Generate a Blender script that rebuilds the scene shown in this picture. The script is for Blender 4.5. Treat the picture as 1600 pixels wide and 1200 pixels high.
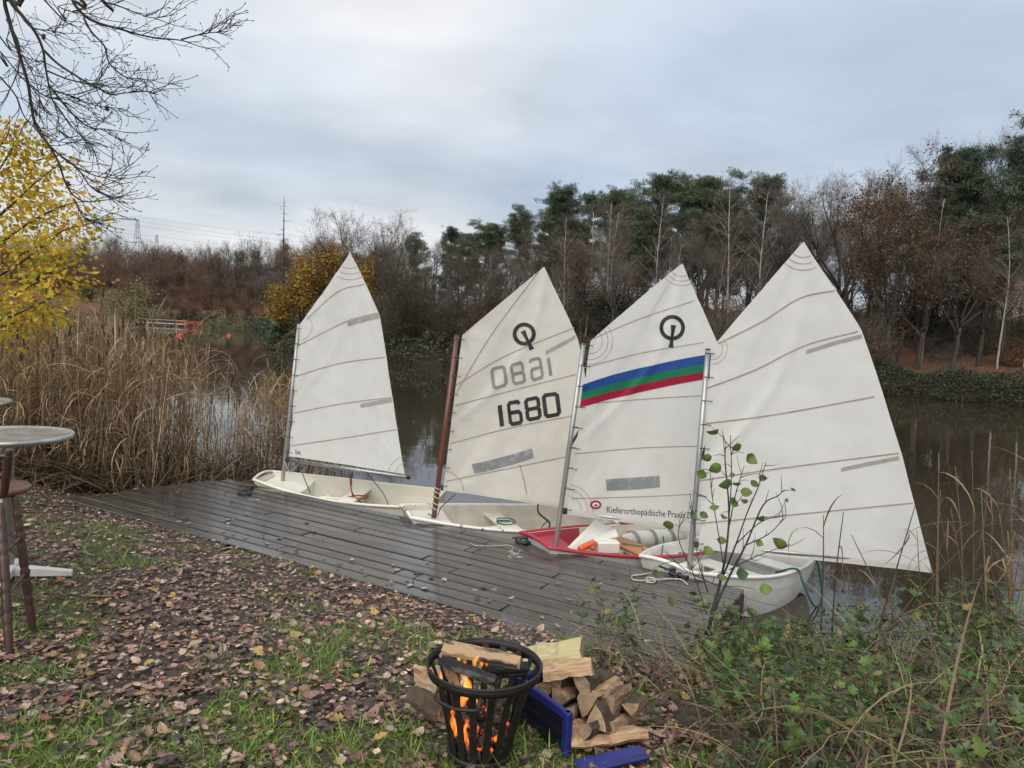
import bpy, math, random
import numpy as np
from mathutils import Vector, Matrix, noise

for o in list(bpy.data.objects):
    bpy.data.objects.remove(o)
SC = bpy.context.scene
COL = SC.collection
PI = math.pi

# ------------------------------------------------------------------ camera
FPX, ROLL, PITCH, HC = 1150.0, math.radians(2.86), math.radians(4.22), 2.4
cam = bpy.data.cameras.new('camera')
cam.sensor_width = 36.0
cam.lens = 36.0 * FPX / 1600.0
cam.clip_start = 0.05
cam.clip_end = 6000
camo = bpy.data.objects.new('camera', cam)
COL.objects.link(camo)
camo.matrix_world = (Matrix.Translation((0, 0, HC)) @ Matrix.Rotation(PI / 2 - PITCH, 4, 'X')
                     @ Matrix.Rotation(ROLL, 4, 'Z'))
SC.camera = camo

# ------------------------------------------------------------------ sky, sun, exposure
SUN_EL, SUN_AZ = math.radians(42), math.radians(205)     # azimuth clockwise from +Y: behind the viewer
world = bpy.data.worlds.new('World')
SC.world = world
world.use_nodes = True
nt = world.node_tree
nt.nodes.clear()
def wn(t, **k):
    n = nt.nodes.new(t)
    for a, b in k.items():
        setattr(n, a, b)
    return n
w_out = wn('ShaderNodeOutputWorld')
w_bg = wn('ShaderNodeBackground')
w_bg.inputs['Strength'].default_value = 0.1
w_sky = wn('ShaderNodeTexSky', sky_type='NISHITA')
w_sky.sun_disc = False
w_sky.sun_elevation = SUN_EL
w_sky.sun_rotation = SUN_AZ
w_tc = wn('ShaderNodeTexCoord')
w_sep = wn('ShaderNodeSeparateXYZ')
nt.links.new(w_tc.outputs['Generated'], w_sep.inputs[0])
# cloud layer: a plane overhead, seen in perspective (direction / height)
w_add = wn('ShaderNodeMath', operation='ADD'); w_add.inputs[1].default_value = 0.22
w_abs = wn('ShaderNodeMath', operation='ABSOLUTE')
nt.links.new(w_sep.outputs['Z'], w_abs.inputs[0])
nt.links.new(w_abs.outputs[0], w_add.inputs[0])
w_div = wn('ShaderNodeVectorMath', operation='DIVIDE')
w_cmb = wn('ShaderNodeCombineXYZ')
for i in range(3):
    nt.links.new(w_add.outputs[0], w_cmb.inputs[i])
nt.links.new(w_tc.outputs['Generated'], w_div.inputs[0])
nt.links.new(w_cmb.outputs[0], w_div.inputs[1])
w_map = wn('ShaderNodeMapping')
w_map.inputs['Location'].default_value = (3.1, 0.75, 0.0)
w_map.inputs['Scale'].default_value = (0.75, 1.0, 0.6)
nt.links.new(w_div.outputs[0], w_map.inputs['Vector'])
w_n1 = wn('ShaderNodeTexNoise')
w_n1.inputs['Scale'].default_value = 0.75
w_n1.inputs['Detail'].default_value = 5
w_n1.inputs['Roughness'].default_value = 0.48
w_n1.inputs['Distortion'].default_value = 0.3
nt.links.new(w_map.outputs[0], w_n1.inputs['Vector'])
w_r1 = wn('ShaderNodeValToRGB')
e = w_r1.color_ramp.elements
e[0].position, e[0].color = 0.36, (2.95, 3.45, 4.15, 1)
e[1].position, e[1].color = 0.62, (5.15, 5.15, 5.25, 1)
e2 = w_r1.color_ramp.elements.new(0.5); e2.color = (3.8, 4.1, 4.5, 1)
nt.links.new(w_n1.outputs['Fac'], w_r1.inputs[0])
w_n2 = wn('ShaderNodeTexNoise')
w_n2.inputs['Scale'].default_value = 2.6
w_n2.inputs['Detail'].default_value = 4
nt.links.new(w_map.outputs[0], w_n2.inputs['Vector'])
w_r2 = wn('ShaderNodeMapRange')
w_r2.inputs[1].default_value = 0.3; w_r2.inputs[2].default_value = 0.7
w_r2.inputs[3].default_value = 0.88; w_r2.inputs[4].default_value = 1.12
nt.links.new(w_n2.outputs['Fac'], w_r2.inputs[0])
w_grad = wn('ShaderNodeMapRange')                         # overcast sky: brighter towards the zenith
w_grad.inputs[1].default_value = 0.0; w_grad.inputs[2].default_value = 1.0
w_grad.inputs[3].default_value = 0.92; w_grad.inputs[4].default_value = 1.6
nt.links.new(w_abs.outputs[0], w_grad.inputs[0])
w_mul = wn('ShaderNodeMath', operation='MULTIPLY')
nt.links.new(w_r2.outputs[0], w_mul.inputs[0]); nt.links.new(w_grad.outputs[0], w_mul.inputs[1])
w_vs = wn('ShaderNodeVectorMath', operation='SCALE')
nt.links.new(w_r1.outputs[0], w_vs.inputs[0]); nt.links.new(w_mul.outputs[0], w_vs.inputs['Scale'])
w_mix = wn('ShaderNodeMixRGB'); w_mix.inputs[0].default_value = 0.9
nt.links.new(w_sky.outputs[0], w_mix.inputs[1]); nt.links.new(w_vs.outputs[0], w_mix.inputs[2])
nt.links.new(w_mix.outputs[0], w_bg.inputs['Color'])
nt.links.new(w_bg.outputs[0], w_out.inputs['Surface'])

sun = bpy.data.lights.new('sun', 'SUN')
sun.energy = 1.5
sun.angle = math.radians(70)
sun.color = (1.0, 0.96, 0.9)
suno = bpy.data.objects.new('sun', sun)
COL.objects.link(suno)
sd = Vector((math.sin(SUN_AZ) * math.cos(SUN_EL), math.cos(SUN_AZ) * math.cos(SUN_EL), math.sin(SUN_EL)))
suno.rotation_euler = (-sd).to_track_quat('-Z', 'Y').to_euler()

SC.view_settings.view_transform = 'Standard'
SC.view_settings.look = 'None'
SC.view_settings.gamma = 1.0
SC.view_settings.use_curve_mapping = False
SC.view_settings.exposure = 0.7

# ------------------------------------------------------------------ survey: from the camera to points in the place
RM = np.array(camo.matrix_world.to_3x3())
C0 = np.array([0, 0, HC])
def proj(p):
    q = (np.asarray(p, float) - C0) @ RM
    return np.stack([800 - FPX * q[..., 0] / q[..., 2], 600 + FPX * q[..., 1] / q[..., 2]], -1)
def aty(x, y, Y):
    d = RM @ np.array([(x - 800) / FPX, -(y - 600) / FPX, -1.0])
    return C0 + d * (Y / d[1])
def atz(x, y, z):
    d = RM @ np.array([(x - 800) / FPX, -(y - 600) / FPX, -1.0])
    return C0 + d * ((z - HC) / d[2])

# ------------------------------------------------------------------ mesh helpers
class Geo:
    def __init__(s):
        s.V = []; s.F = []; s.C = []; s.n = 0; s.mi = []
    def add(s, V, F, col=(1, 1, 1), mi=0):
        V = np.asarray(V, float).reshape(-1, 3)
        if isinstance(F, np.ndarray):
            F = [F]
        elif len(F) and not isinstance(F[0], np.ndarray):
            by = {}
            for f in F:
                by.setdefault(len(f), []).append(f)
            F = [np.array(v) for v in by.values()]
        for f in F:
            if len(f):
                s.F.append(f + s.n); s.mi.append(np.full(len(f), mi))
        c = np.asarray(col, float)
        s.C.append(np.broadcast_to(c, (len(V), 3)) if c.ndim == 1 else c)
        s.V.append(V); s.n += len(V)
    def tube(s, pts, rad, n=6, col=(1, 1, 1), cap=True, mi=0):
        P = np.asarray(pts, float); k = len(P)
        R = np.broadcast_to(np.asarray(rad, float), (k,))
        T = np.gradient(P, axis=0); T /= np.linalg.norm(T, axis=1)[:, None] + 1e-12
        up = np.array([0, 0, 1.0]) if abs(T[0, 2]) < 0.9 else np.array([1.0, 0, 0])
        A = np.cross(T, up); A /= np.linalg.norm(A, axis=1)[:, None] + 1e-12
        for i in range(1, k):                      # keep the frame from flipping
            a = A[i - 1] - T[i] * (A[i - 1] @ T[i]); l = np.linalg.norm(a)
            if l > 1e-6: A[i] = a / l
        B = np.cross(T, A)
        th = np.arange(n) * 2 * PI / n
        V = P[:, None] + R[:, None, None] * (np.cos(th)[None, :, None] * A[:, None] + np.sin(th)[None, :, None] * B[:, None])
        i = np.arange(k - 1)[:, None] * n; j = np.arange(n)[None]; j2 = (j + 1) % n
        F = np.stack([i + j, i + j2, i + n + j2, i + n + j], -1).reshape(-1, 4)
        s.add(V, F, col, mi)
        if cap and n > 3:
            b = s.n - k * n
            s.F.append(np.array([[b + q for q in range(n)][::-1]])); s.mi.append(np.array([mi]))
            s.F.append(np.array([[b + (k - 1) * n + q for q in range(n)]])); s.mi.append(np.array([mi]))
    def box(s, c, size, M=None, col=(1, 1, 1), mi=0):
        h = np.array(size) / 2
        V = np.array([[x, y, z] for x in (-1, 1) for y in (-1, 1) for z in (-1, 1)]) * h
        if M is not None: V = V @ np.asarray(M).T
        F = np.array([[0, 1, 3, 2], [4, 6, 7, 5], [0, 4, 5, 1], [2, 3, 7, 6], [0, 2, 6, 4], [1, 5, 7, 3]])
        s.add(V + np.array(c), F, col, mi)
    def bevbox(s, c, size, b=0.01, M=None, col=(1, 1, 1), mi=0):
        """box with chamfered edges: three shells of corners"""
        h = np.array(size) / 2; V = []; idx = {}
        for x in (-1, 1):
            for y in (-1, 1):
                for z in (-1, 1):
                    for a in range(3):
                        p = np.array([x, y, z]) * (h - b); p[a] = (x, y, z)[a] * h[a]
                        idx[(x, y, z, a)] = len(V); V.append(p)
        V = np.array(V); F = []
        for a in range(3):
            u, v = [i for i in range(3) if i != a]
            for sg in (-1, 1):
                q = []
                for (p, r) in ((-1, -1), (1, -1), (1, 1), (-1, 1)):
                    k = [0, 0, 0]; k[a] = sg; k[u] = p; k[v] = r; q.append(idx[(*k, a)])
                F.append(q)
        for a in range(3):
            u, v = [i for i in range(3) if i != a]
            for su in (-1, 1):
                for sv in (-1, 1):
                    q = []
                    for sa, ax in ((-1, u), (1, u), (1, v), (-1, v)):
                        k = [0, 0, 0]; k[a] = sa; k[u] = su; k[v] = sv; q.append(idx[(*k, ax)])
                    F.append(q)
        for x in (-1, 1):
            for y in (-1, 1):
                for z in (-1, 1):
                    F.append([idx[(x, y, z, a)] for a in range(3)])
        if M is not None: V = V @ np.asarray(M).T
        s.add(V + np.array(c), F, col, mi)
    def lathe(s, prof, c=(0, 0, 0), n=24, col=(1, 1, 1), mi=0, cap=True):
        prof = np.array(prof, float); k = len(prof); th = np.arange(n) * 2 * PI / n
        V = np.stack([prof[:, None, 0] * np.cos(th), prof[:, None, 0] * np.sin(th), np.broadcast_to(prof[:, None, 1], (k, n))], -1)
        i = np.arange(k - 1)[:, None] * n; j = np.arange(n)[None]; j2 = (j + 1) % n
        F = np.stack([i + j, i + j2, i + n + j2, i + n + j], -1).reshape(-1, 4)
        s.add(V.reshape(-1, 3) + np.array(c), F, col, mi)
        if cap:
            b = s.n - k * n
            s.F.append(np.array([[b + q for q in range(n)][::-1]])); s.mi.append(np.array([mi]))
            s.F.append(np.array([[b + (k - 1) * n + q for q in range(n)]])); s.mi.append(np.array([mi]))
    def scatter(s, tv, tf, R, P, col):
        """R (N,3,3) incl. scale, P (N,3), col (N,3)"""
        N, k = len(P), len(tv)
        V = np.einsum('nij,kj->nki', R, tv) + P[:, None]
        F = (np.asarray(tf)[None] + (np.arange(N) * k)[:, None, None]).reshape(-1, np.asarray(tf).shape[1])
        s.add(V.reshape(-1, 3), F, np.repeat(col, k, axis=0))
    def mesh(s, name, mats, smooth=False):
        me = bpy.data.meshes.new(name)
        V = np.concatenate(s.V)
        me.vertices.add(len(V)); me.vertices.foreach_set('co', V.ravel())
        lv = np.concatenate([f.ravel() for f in s.F]); lt = np.concatenate([np.full(len(f), f.shape[1]) for f in s.F])
        ls = np.concatenate([[0], np.cumsum(lt)[:-1]])
        me.loops.add(len(lv)); me.loops.foreach_set('vertex_index', lv.astype(np.int32))
        me.polygons.add(len(lt)); me.polygons.foreach_set('loop_start', ls.astype(np.int32)); me.polygons.foreach_set('loop_total', lt.astype(np.int32))
        me.polygons.foreach_set('use_smooth', np.full(len(lt), smooth))
        if not isinstance(mats, (list, tuple)): mats = [mats]
        for m in mats: me.materials.append(m)
        if len(mats) > 1: me.polygons.foreach_set('material_index', np.concatenate(s.mi).astype(np.int32))
        me.update(calc_edges=True)
        ca = me.color_attributes.new('Col', 'FLOAT_COLOR', 'POINT')
        cc = np.ones((len(V), 4)); cc[:, :3] = np.concatenate(s.C); ca.data.foreach_set('color', cc.ravel())
        me.validate()
        return me
    def build(s, name, mats, parent=None, smooth=False):
        return link(name, s.mesh(name, mats, smooth), parent)

def link(name, data, parent=None):
    o = bpy.data.objects.new(name, data); COL.objects.link(o)
    if parent is not None: o.parent = parent
    return o
def tag(o, label=None, cat=None, group=None, kind=None):
    if label: o['label'] = label
    if cat: o['category'] = cat
    if group: o['group'] = group
    if kind: o['kind'] = kind
    return o
def empty(name, loc, label, cat, group=None):
    o = link(name, None); o.location = loc; o.empty_display_size = 0.1
    return tag(o, label, cat, group)
def shift(o, root):                                # part built in world coordinates, thing rooted at its base
    me = o.data
    n = len(me.vertices); a = np.empty(n * 3); me.vertices.foreach_get('co', a)
    me.vertices.foreach_set('co', (a.reshape(-1, 3) - np.array(root.location)).ravel()); me.update()
    return o
class Thing:
    """an Empty whose parts are given in world coordinates"""
    def __init__(s, name, loc, label, cat, group=None):
        s.r = empty(name, loc, label, cat, group); s.loc = np.array(loc, float)
    def part(s, name, g, mats, smooth=False, parent=None, label=None, kind=None):
        g.V = [v - s.loc for v in g.V]
        o = g.build(name, mats, parent or s.r, smooth)
        if label: o['label'] = label
        if kind: o['kind'] = kind
        return o

def rotz(a): c, s = math.cos(a), math.sin(a); return np.array([[c, -s, 0], [s, c, 0], [0, 0, 1.0]])
def rots(yaw, tilt, rollv, scale):
    """(N,3,3): template along +X rolled about X, raised by tilt, turned by yaw"""
    cy, sy, ct, st, cr, sr = np.cos(yaw), np.sin(yaw), np.cos(tilt), np.sin(tilt), np.cos(rollv), np.sin(rollv)
    z, o = np.zeros_like(cy), np.ones_like(cy)
    A = np.stack([np.stack([cy, -sy, z], -1), np.stack([sy, cy, z], -1), np.stack([z, z, o], -1)], -2)
    B = np.stack([np.stack([ct, z, -st], -1), np.stack([z, o, z], -1), np.stack([st, z, ct], -1)], -2)
    D = np.stack([np.stack([o, z, z], -1), np.stack([z, cr, -sr], -1), np.stack([z, sr, cr], -1)], -2)
    return (A @ B @ D) * np.asarray(scale)[:, None, None]
def along(d, rng, scale):
    """(N,3,3): template +X along directions d with random roll"""
    d = d / (np.linalg.norm(d, axis=1)[:, None] + 1e-9)
    return rots(np.arctan2(d[:, 1], d[:, 0]), np.arcsin(np.clip(d[:, 2], -1, 1)), rng.uniform(0, 2 * PI, len(d)), scale)
def jit(base, rng, N, v=0.2, h=0.06):
    b = np.asarray(base, float)
    return np.clip(b * (1 + rng.normal(0, v, (N, 1))) * (1 + rng.normal(0, h, (N, 3))), 0.003, 1)
def pick(cols, w, rng, N, v=0.2, h=0.06):
    w = np.array(w, float); i = rng.choice(len(cols), N, p=w / w.sum())
    return np.clip(np.asarray(cols, float)[i] * (1 + rng.normal(0, v, (N, 1))) * (1 + rng.normal(0, h, (N, 3))), 0.003, 1)

# ------------------------------------------------------------------ materials
def mat(name, col, rough=0.6, col2=None, scale=6.0, stretch=(1, 1, 1), detail=6, lo=0.35, hi=0.65, bump=0.0, bscale=None,
        attr=False, metal=0.0, spec=0.5, trans=0.0, rough2=None, rnd=0.0, emit=None, coat=0.0, bdist=0.01):
    m = bpy.data.materials.new(name); m.use_nodes = True
    t = m.node_tree; N = t.nodes; L = t.links
    b = N['Principled BSDF']
    b.inputs['Roughness'].default_value = rough
    b.inputs['Metallic'].default_value = metal
    b.inputs['Specular IOR Level'].default_value = spec
    b.inputs['Coat Weight'].default_value = coat
    b.inputs['Coat Roughness'].default_value = 0.12
    tc = N.new('ShaderNodeTexCoord'); mp = N.new('ShaderNodeMapping'); mp.inputs['Scale'].default_value = stretch
    L.new(tc.outputs['Object'], mp.inputs['Vector'])
    n = N.new('ShaderNodeTexNoise'); n.inputs['Scale'].default_value = scale; n.inputs['Detail'].default_value = detail
    n.inputs['Roughness'].default_value = 0.6
    L.new(mp.outputs[0], n.inputs['Vector'])
    r = N.new('ShaderNodeMapRange'); r.inputs[1].default_value = lo; r.inputs[2].default_value = hi
    L.new(n.outputs['Fac'], r.inputs[0])
    mx = N.new('ShaderNodeMixRGB'); L.new(r.outputs[0], mx.inputs[0])
    c2 = col2 if col2 is not None else tuple(c * 0.75 for c in col)
    mx.inputs[1].default_value = (*col, 1); mx.inputs[2].default_value = (*c2, 1)
    out = mx.outputs[0]
    if attr:
        at = N.new('ShaderNodeVertexColor'); at.layer_name = 'Col'
        mm = N.new('ShaderNodeMixRGB'); mm.blend_type = 'MULTIPLY'; mm.inputs[0].default_value = 1
        L.new(out, mm.inputs[1]); L.new(at.outputs[0], mm.inputs[2]); out = mm.outputs[0]
    if rnd:
        oi = N.new('ShaderNodeObjectInfo'); rr = N.new('ShaderNodeMapRange'); rr.inputs[3].default_value = 1 - rnd; rr.inputs[4].default_value = 1 + rnd
        L.new(oi.outputs['Random'], rr.inputs[0])
        mv = N.new('ShaderNodeVectorMath'); mv.operation = 'SCALE'
        L.new(out, mv.inputs[0]); L.new(rr.outputs[0], mv.inputs['Scale']); out = mv.outputs[0]
    L.new(out, b.inputs['Base Color'])
    if rough2 is not None:
        n3 = N.new('ShaderNodeTexNoise'); n3.inputs['Scale'].default_value = scale * 0.35; n3.inputs['Detail'].default_value = 5
        L.new(tc.outputs['Object'], n3.inputs['Vector'])
        r3 = N.new('ShaderNodeMapRange'); r3.inputs[1].default_value = 0.35; r3.inputs[2].default_value = 0.65
        r3.inputs[3].default_value = rough; r3.inputs[4].default_value = rough2
        L.new(n3.outputs['Fac'], r3.inputs[0]); L.new(r3.outputs[0], b.inputs['Roughness'])
    if bump:
        n2 = N.new('ShaderNodeTexNoise'); n2.inputs['Scale'].default_value = bscale or scale * 2; n2.inputs['Detail'].default_value = 6
        L.new(mp.outputs[0], n2.inputs['Vector'])
        bp = N.new('ShaderNodeBump'); bp.inputs['Strength'].default_value = bump; bp.inputs['Distance'].default_value = bdist
        L.new(n2.outputs['Fac'], bp.inputs['Height']); L.new(bp.outputs[0], b.inputs['Normal'])
    if trans:
        tr = N.new('ShaderNodeBsdfTranslucent'); L.new(out, tr.inputs['Color'])
        ms = N.new('ShaderNodeMixShader'); ms.inputs[0].default_value = trans
        L.new(b.outputs[0], ms.inputs[1]); L.new(tr.outputs[0], ms.inputs[2]); L.new(ms.outputs[0], N['Material Output'].inputs['Surface'])
    if emit:
        b.inputs['Emission Color'].default_value = (*emit[0], 1); b.inputs['Emission Strength'].default_value = emit[1]
    return m

W1 = (1, 1, 1)
M = dict(
    soil=mat('soil', (0.075, 0.05, 0.037), 0.75, (0.035, 0.024, 0.018), 5, bump=0.6, bscale=30, rough2=0.4),
    forest_floor=None,
    litter=mat('leaf_litter', W1, 0.22, (0.62, 0.6, 0.58), 9, attr=True, bump=0.3, spec=0.6, rough2=0.55),
    grass=mat('grass', W1, 0.5, (0.8, 0.8, 0.7), 3, attr=True, trans=0.25),
    leaf=mat('leaf', W1, 0.45, (0.8, 0.8, 0.75), 9, attr=True, trans=0.35),
    reed=mat('dry_reed', W1, 0.6, (0.75, 0.7, 0.65), 6, attr=True, trans=0.2),
    needles=mat('pine_needles', W1, 0.6, (0.75, 0.8, 0.75), 1.2, attr=True, trans=0.15),
    twig=mat('twig_bark', W1, 0.8, (0.7, 0.7, 0.7), 2, attr=True),
    bark=mat('bark', (0.055, 0.044, 0.036), 0.85, (0.03, 0.025, 0.021), 4, (1, 1, 0.3), bump=0.6),
    bark_pine=mat('pine_bark', (0.085, 0.055, 0.04), 0.85, (0.045, 0.034, 0.028), 3, (1, 1, 0.3), bump=0.6),
    bark_birch=mat('birch_bark', (0.4, 0.36, 0.32), 0.7, (0.08, 0.068, 0.06), 3.2, (1, 1, 2.2), lo=0.5, hi=0.72),
    dark_bark=mat('dark_bark', (0.03, 0.024, 0.02), 0.8, (0.05, 0.042, 0.036), 12, (1, 1, 0.4)),
    plank=mat('wet_plank', (0.075, 0.064, 0.054), 0.14, (0.026, 0.023, 0.02), 3.0, (0.8, 12, 12), bump=0.22, bscale=6, coat=.5, rough2=0.5, rnd=0.28, bdist=0.004, spec=0.5),
    beam=mat('dark_timber', (0.05, 0.043, 0.036), 0.6, (0.03, 0.026, 0.022), 5, bump=0.4),
    cream=mat('cream_gelcoat', (0.72, 0.68, 0.56), 0.32, (0.6, 0.55, 0.43), 4, lo=0.45, hi=0.8, bump=0.03, rough2=0.5),
    white_hull=mat('white_gelcoat', (0.74, 0.73, 0.68), 0.35, (0.58, 0.55, 0.48), 5, lo=0.45, hi=0.8, bump=0.03, rough2=0.55),
    old_hull=mat('worn_white_hull', (0.68, 0.63, 0.53), 0.5, (0.5, 0.43, 0.34), 4, lo=0.4, hi=0.75, bump=0.06),
    hull_grey=mat('grey_white_hull', (0.55, 0.54, 0.5), 0.4, (0.44, 0.42, 0.38), 4, lo=0.45, hi=0.8),
    worn_rail=mat('worn_gunwale', (0.72, 0.69, 0.64), 0.55, (0.22, 0.07, 0.06), 11, (1, 1, 0.5), lo=0.57, hi=0.62, bump=0.2),
    red_rail=mat('red_gunwale', (0.42, 0.03, 0.05), 0.35, (0.34, 0.03, 0.045), 6),
    red_deck=mat('red_interior', (0.5, 0.045, 0.075), 0.35, (0.38, 0.035, 0.06), 3, rough2=0.55),
    alloy=mat('mast_alloy', (0.42, 0.42, 0.41), 0.38, (0.3, 0.3, 0.29), 20, (1, 1, 0.1), metal=0.75),
    wood_mast=mat('varnished_mast', (0.15, 0.042, 0.022), 0.35, (0.09, 0.026, 0.016), 8, (1, 1, 0.1), coat=0.3),
    sprit=mat('sprit_pole', (0.12, 0.115, 0.11), 0.5, None, 6),
    rope_white=mat('white_rope', (0.5, 0.47, 0.4), 0.8, (0.32, 0.3, 0.25), 60, bump=0.4),
    rope_green=mat('green_rope', (0.02, 0.12, 0.085), 0.75, (0.015, 0.075, 0.055), 60, bump=0.4),
    rope_red=mat('red_rope', (0.32, 0.035, 0.03), 0.75, (0.2, 0.025, 0.02), 60, bump=0.4),
    rope_dark=mat('dark_rope', (0.03, 0.032, 0.04), 0.75, (0.05, 0.05, 0.055), 60, bump=0.4),
    rope_blue=mat('blue_rope', (0.04, 0.05, 0.14), 0.75, (0.06, 0.06, 0.1), 60, bump=0.4),
    bag=mat('air_bag', (0.72, 0.7, 0.64), 0.4, (0.6, 0.57, 0.5), 5, bump=0.1),
    strap=mat('webbing', (0.33, 0.3, 0.24), 0.8),
    orange_seat=mat('orange_ply', (0.5, 0.22, 0.085), 0.5, (0.38, 0.15, 0.055), 5, (1, 6, 1)),
    orange=mat('orange_plastic', (0.72, 0.13, 0.05), 0.4, (0.6, 0.1, 0.04), 5),
    board=mat('white_board', (0.76, 0.74, 0.68), 0.4, (0.64, 0.61, 0.54), 3),
    black=mat('black_plastic', (0.015, 0.015, 0.016), 0.5, (0.03, 0.03, 0.03), 10),
    ink=mat('black_print', (0.012, 0.012, 0.013), 0.6, (0.03, 0.03, 0.03), 8),
    ghost=mat('grey_print_through', (0.3, 0.29, 0.28), 0.6, (0.38, 0.37, 0.35), 14, trans=0.4),
    seam=mat('seam', (0.33, 0.27, 0.225), 0.7, (0.44, 0.38, 0.33), 8, trans=0.3),
    batten=mat('batten_pocket', (0.46, 0.44, 0.4), 0.6, (0.36, 0.33, 0.3), 12, trans=0.3),
    patch=mat('corner_patch', (0.6, 0.585, 0.54), 0.6, (0.5, 0.49, 0.45), 6, trans=0.35),
    window=mat('vinyl_window', (0.28, 0.29, 0.3), 0.22, (0.5, 0.5, 0.5), 14, (1, 1, 1), lo=0.52, hi=0.75, trans=0.25),
    s_blue=mat('blue_stripe', (0.02, 0.09, 0.36), 0.5, (0.016, 0.075, 0.3), 5, trans=0.3),
    s_green=mat('green_stripe', (0.01, 0.22, 0.10), 0.5, (0.01, 0.18, 0.085), 5, trans=0.3),
    s_red=mat('red_stripe', (0.42, 0.008, 0.045), 0.5, (0.34, 0.008, 0.04), 5, trans=0.3),
    badge=mat('badge_red', (0.3, 0.02, 0.04), 0.5),
    steel=mat('brushed_steel', (0.52, 0.52, 0.5), 0.25, (0.34, 0.34, 0.33), 9, metal=0.85, bump=0.05, rough2=0.4),
    white_metal=mat('painted_foot', (0.62, 0.61, 0.57), 0.45, (0.48, 0.47, 0.43), 5),
    stoolwood=mat('stained_stool_wood', (0.062, 0.028, 0.017), 0.35, (0.035, 0.016, 0.011), 7, (1, 1, 0.25), coat=0.2),
    seatwood=mat('worn_seat_wood', (0.16, 0.075, 0.04), 0.4, (0.09, 0.042, 0.025), 6, (1, 5, 1)),
    iron=mat('sooty_iron', (0.012, 0.0115, 0.011), 0.55, (0.028, 0.022, 0.018), 14, bump=0.2, metal=0.3),
    split=mat('split_wood', (0.47, 0.31, 0.18), 0.75, (0.23, 0.14, 0.075), 3.2, (2, 26, 26), bump=0.7, bscale=2.5, rnd=0.22),
    pale_split=mat('pale_split_wood', (0.52, 0.44, 0.23), 0.7, (0.36, 0.31, 0.15), 3.2, (2, 22, 22), bump=0.7, bscale=2.5),
    wood_end=mat('sawn_end', (0.36, 0.25, 0.15), 0.8, (0.2, 0.13, 0.08), 22, bump=0.4, rnd=0.2),
    log_bark=mat('log_bark', (0.10, 0.066, 0.042), 0.9, (0.045, 0.03, 0.02), 18, (0.4, 1, 1), bump=0.9),
    burning=mat('half_burnt_wood', (0.36, 0.24, 0.13), 0.8, (0.012, 0.011, 0.01), 7, (0.7, 4, 4), lo=0.5, hi=0.6, bump=0.8, bscale=6),
    char=mat('charred_wood', (0.012, 0.011, 0.011), 0.8, (0.16, 0.15, 0.145), 9, (0.6, 2, 2), lo=0.52, hi=0.72, bump=0.8),
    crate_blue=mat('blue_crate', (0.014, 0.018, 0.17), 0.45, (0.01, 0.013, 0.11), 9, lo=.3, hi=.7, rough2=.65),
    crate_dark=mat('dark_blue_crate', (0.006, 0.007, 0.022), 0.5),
    pylon=mat('pylon_steel', (0.22, 0.23, 0.24), 0.6),
    wire=mat('wire', (0.16, 0.17, 0.19), 0.6),
    red_net=mat('red_barrier', (0.7, 0.06, 0.03), 0.6),
    far_white=mat('pale_rail', (0.55, 0.54, 0.5), 0.6),
    brick=mat('house_render', (0.4, 0.38, 0.36), 0.8, (0.33, 0.31, 0.29), 3),
    roof=mat('house_roof', (0.34, 0.15, 0.12), 0.7, (0.26, 0.11, 0.09), 6),
    glass=mat('window_glass', (0.03, 0.035, 0.04), 0.1),
)
# forest floor / ground: patches of soil, orange leaf fall, moss by fixed noise
def ground_mat():
    m = bpy.data.materials.new('ground'); m.use_nodes = True
    t = m.node_tree; N = t.nodes; L = t.links; b = N['Principled BSDF']; b.inputs['Roughness'].default_value = 0.85
    tc = N.new('ShaderNodeTexCoord')
    def nz(s, d=6):
        n = N.new('ShaderNodeTexNoise'); n.inputs['Scale'].default_value = s; n.inputs['Detail'].default_value = d
        n.inputs['Roughness'].default_value = 0.65; L.new(tc.outputs['Object'], n.inputs['Vector']); return n
    def ramp(n, els):
        r = N.new('ShaderNodeValToRGB'); L.new(n.outputs['Fac'], r.inputs[0])
        el = r.color_ramp.elements
        el[0].position, el[0].color = els[0][0], (*els[0][1], 1); el[1].position, el[1].color = els[-1][0], (*els[-1][1], 1)
        for p, c in els[1:-1]:
            q = el.new(p); q.color = (*c, 1)
        return r
    a = ramp(nz(0.35), [(0.3, (0.06, 0.034, 0.02)), (0.45, (0.12, 0.055, 0.024)), (0.56, (0.17, 0.078, 0.032)), (0.7, (0.05, 0.035, 0.02))])
    c = ramp(nz(4.5), [(0.3, (0.45, 0.42, 0.4)), (0.7, (1.25, 1.2, 1.1))])
    mm = N.new('ShaderNodeMixRGB'); mm.blend_type = 'MULTIPLY'; mm.inputs[0].default_value = 1
    L.new(a.outputs[0], mm.inputs[1]); L.new(c.outputs[0], mm.inputs[2])
    # the lawn by the jetty: dark wet soil (stays with the place)
    at = N.new('ShaderNodeVertexColor'); at.layer_name = 'Col'
    mx = N.new('ShaderNodeMixRGB'); sp = N.new('ShaderNodeSeparateColor'); L.new(at.outputs[0], sp.inputs[0])
    L.new(sp.outputs[0], mx.inputs[0]); L.new(mm.outputs[0], mx.inputs[1])
    s = ramp(nz(6), [(0.3, (0.03, 0.021, 0.016)), (0.5, (0.06, 0.042, 0.03)), (0.7, (0.095, 0.068, 0.048))])
    L.new(s.outputs[0], mx.inputs[2]); L.new(mx.outputs[0], b.inputs['Base Color'])
    bp = N.new('ShaderNodeBump'); bp.inputs['Strength'].default_value = 0.7; bp.inputs['Distance'].default_value = 0.03
    L.new(nz(22).outputs['Fac'], bp.inputs['Height']); L.new(bp.outputs[0], b.inputs['Normal'])
    return m
M['ground'] = ground_mat()
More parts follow.
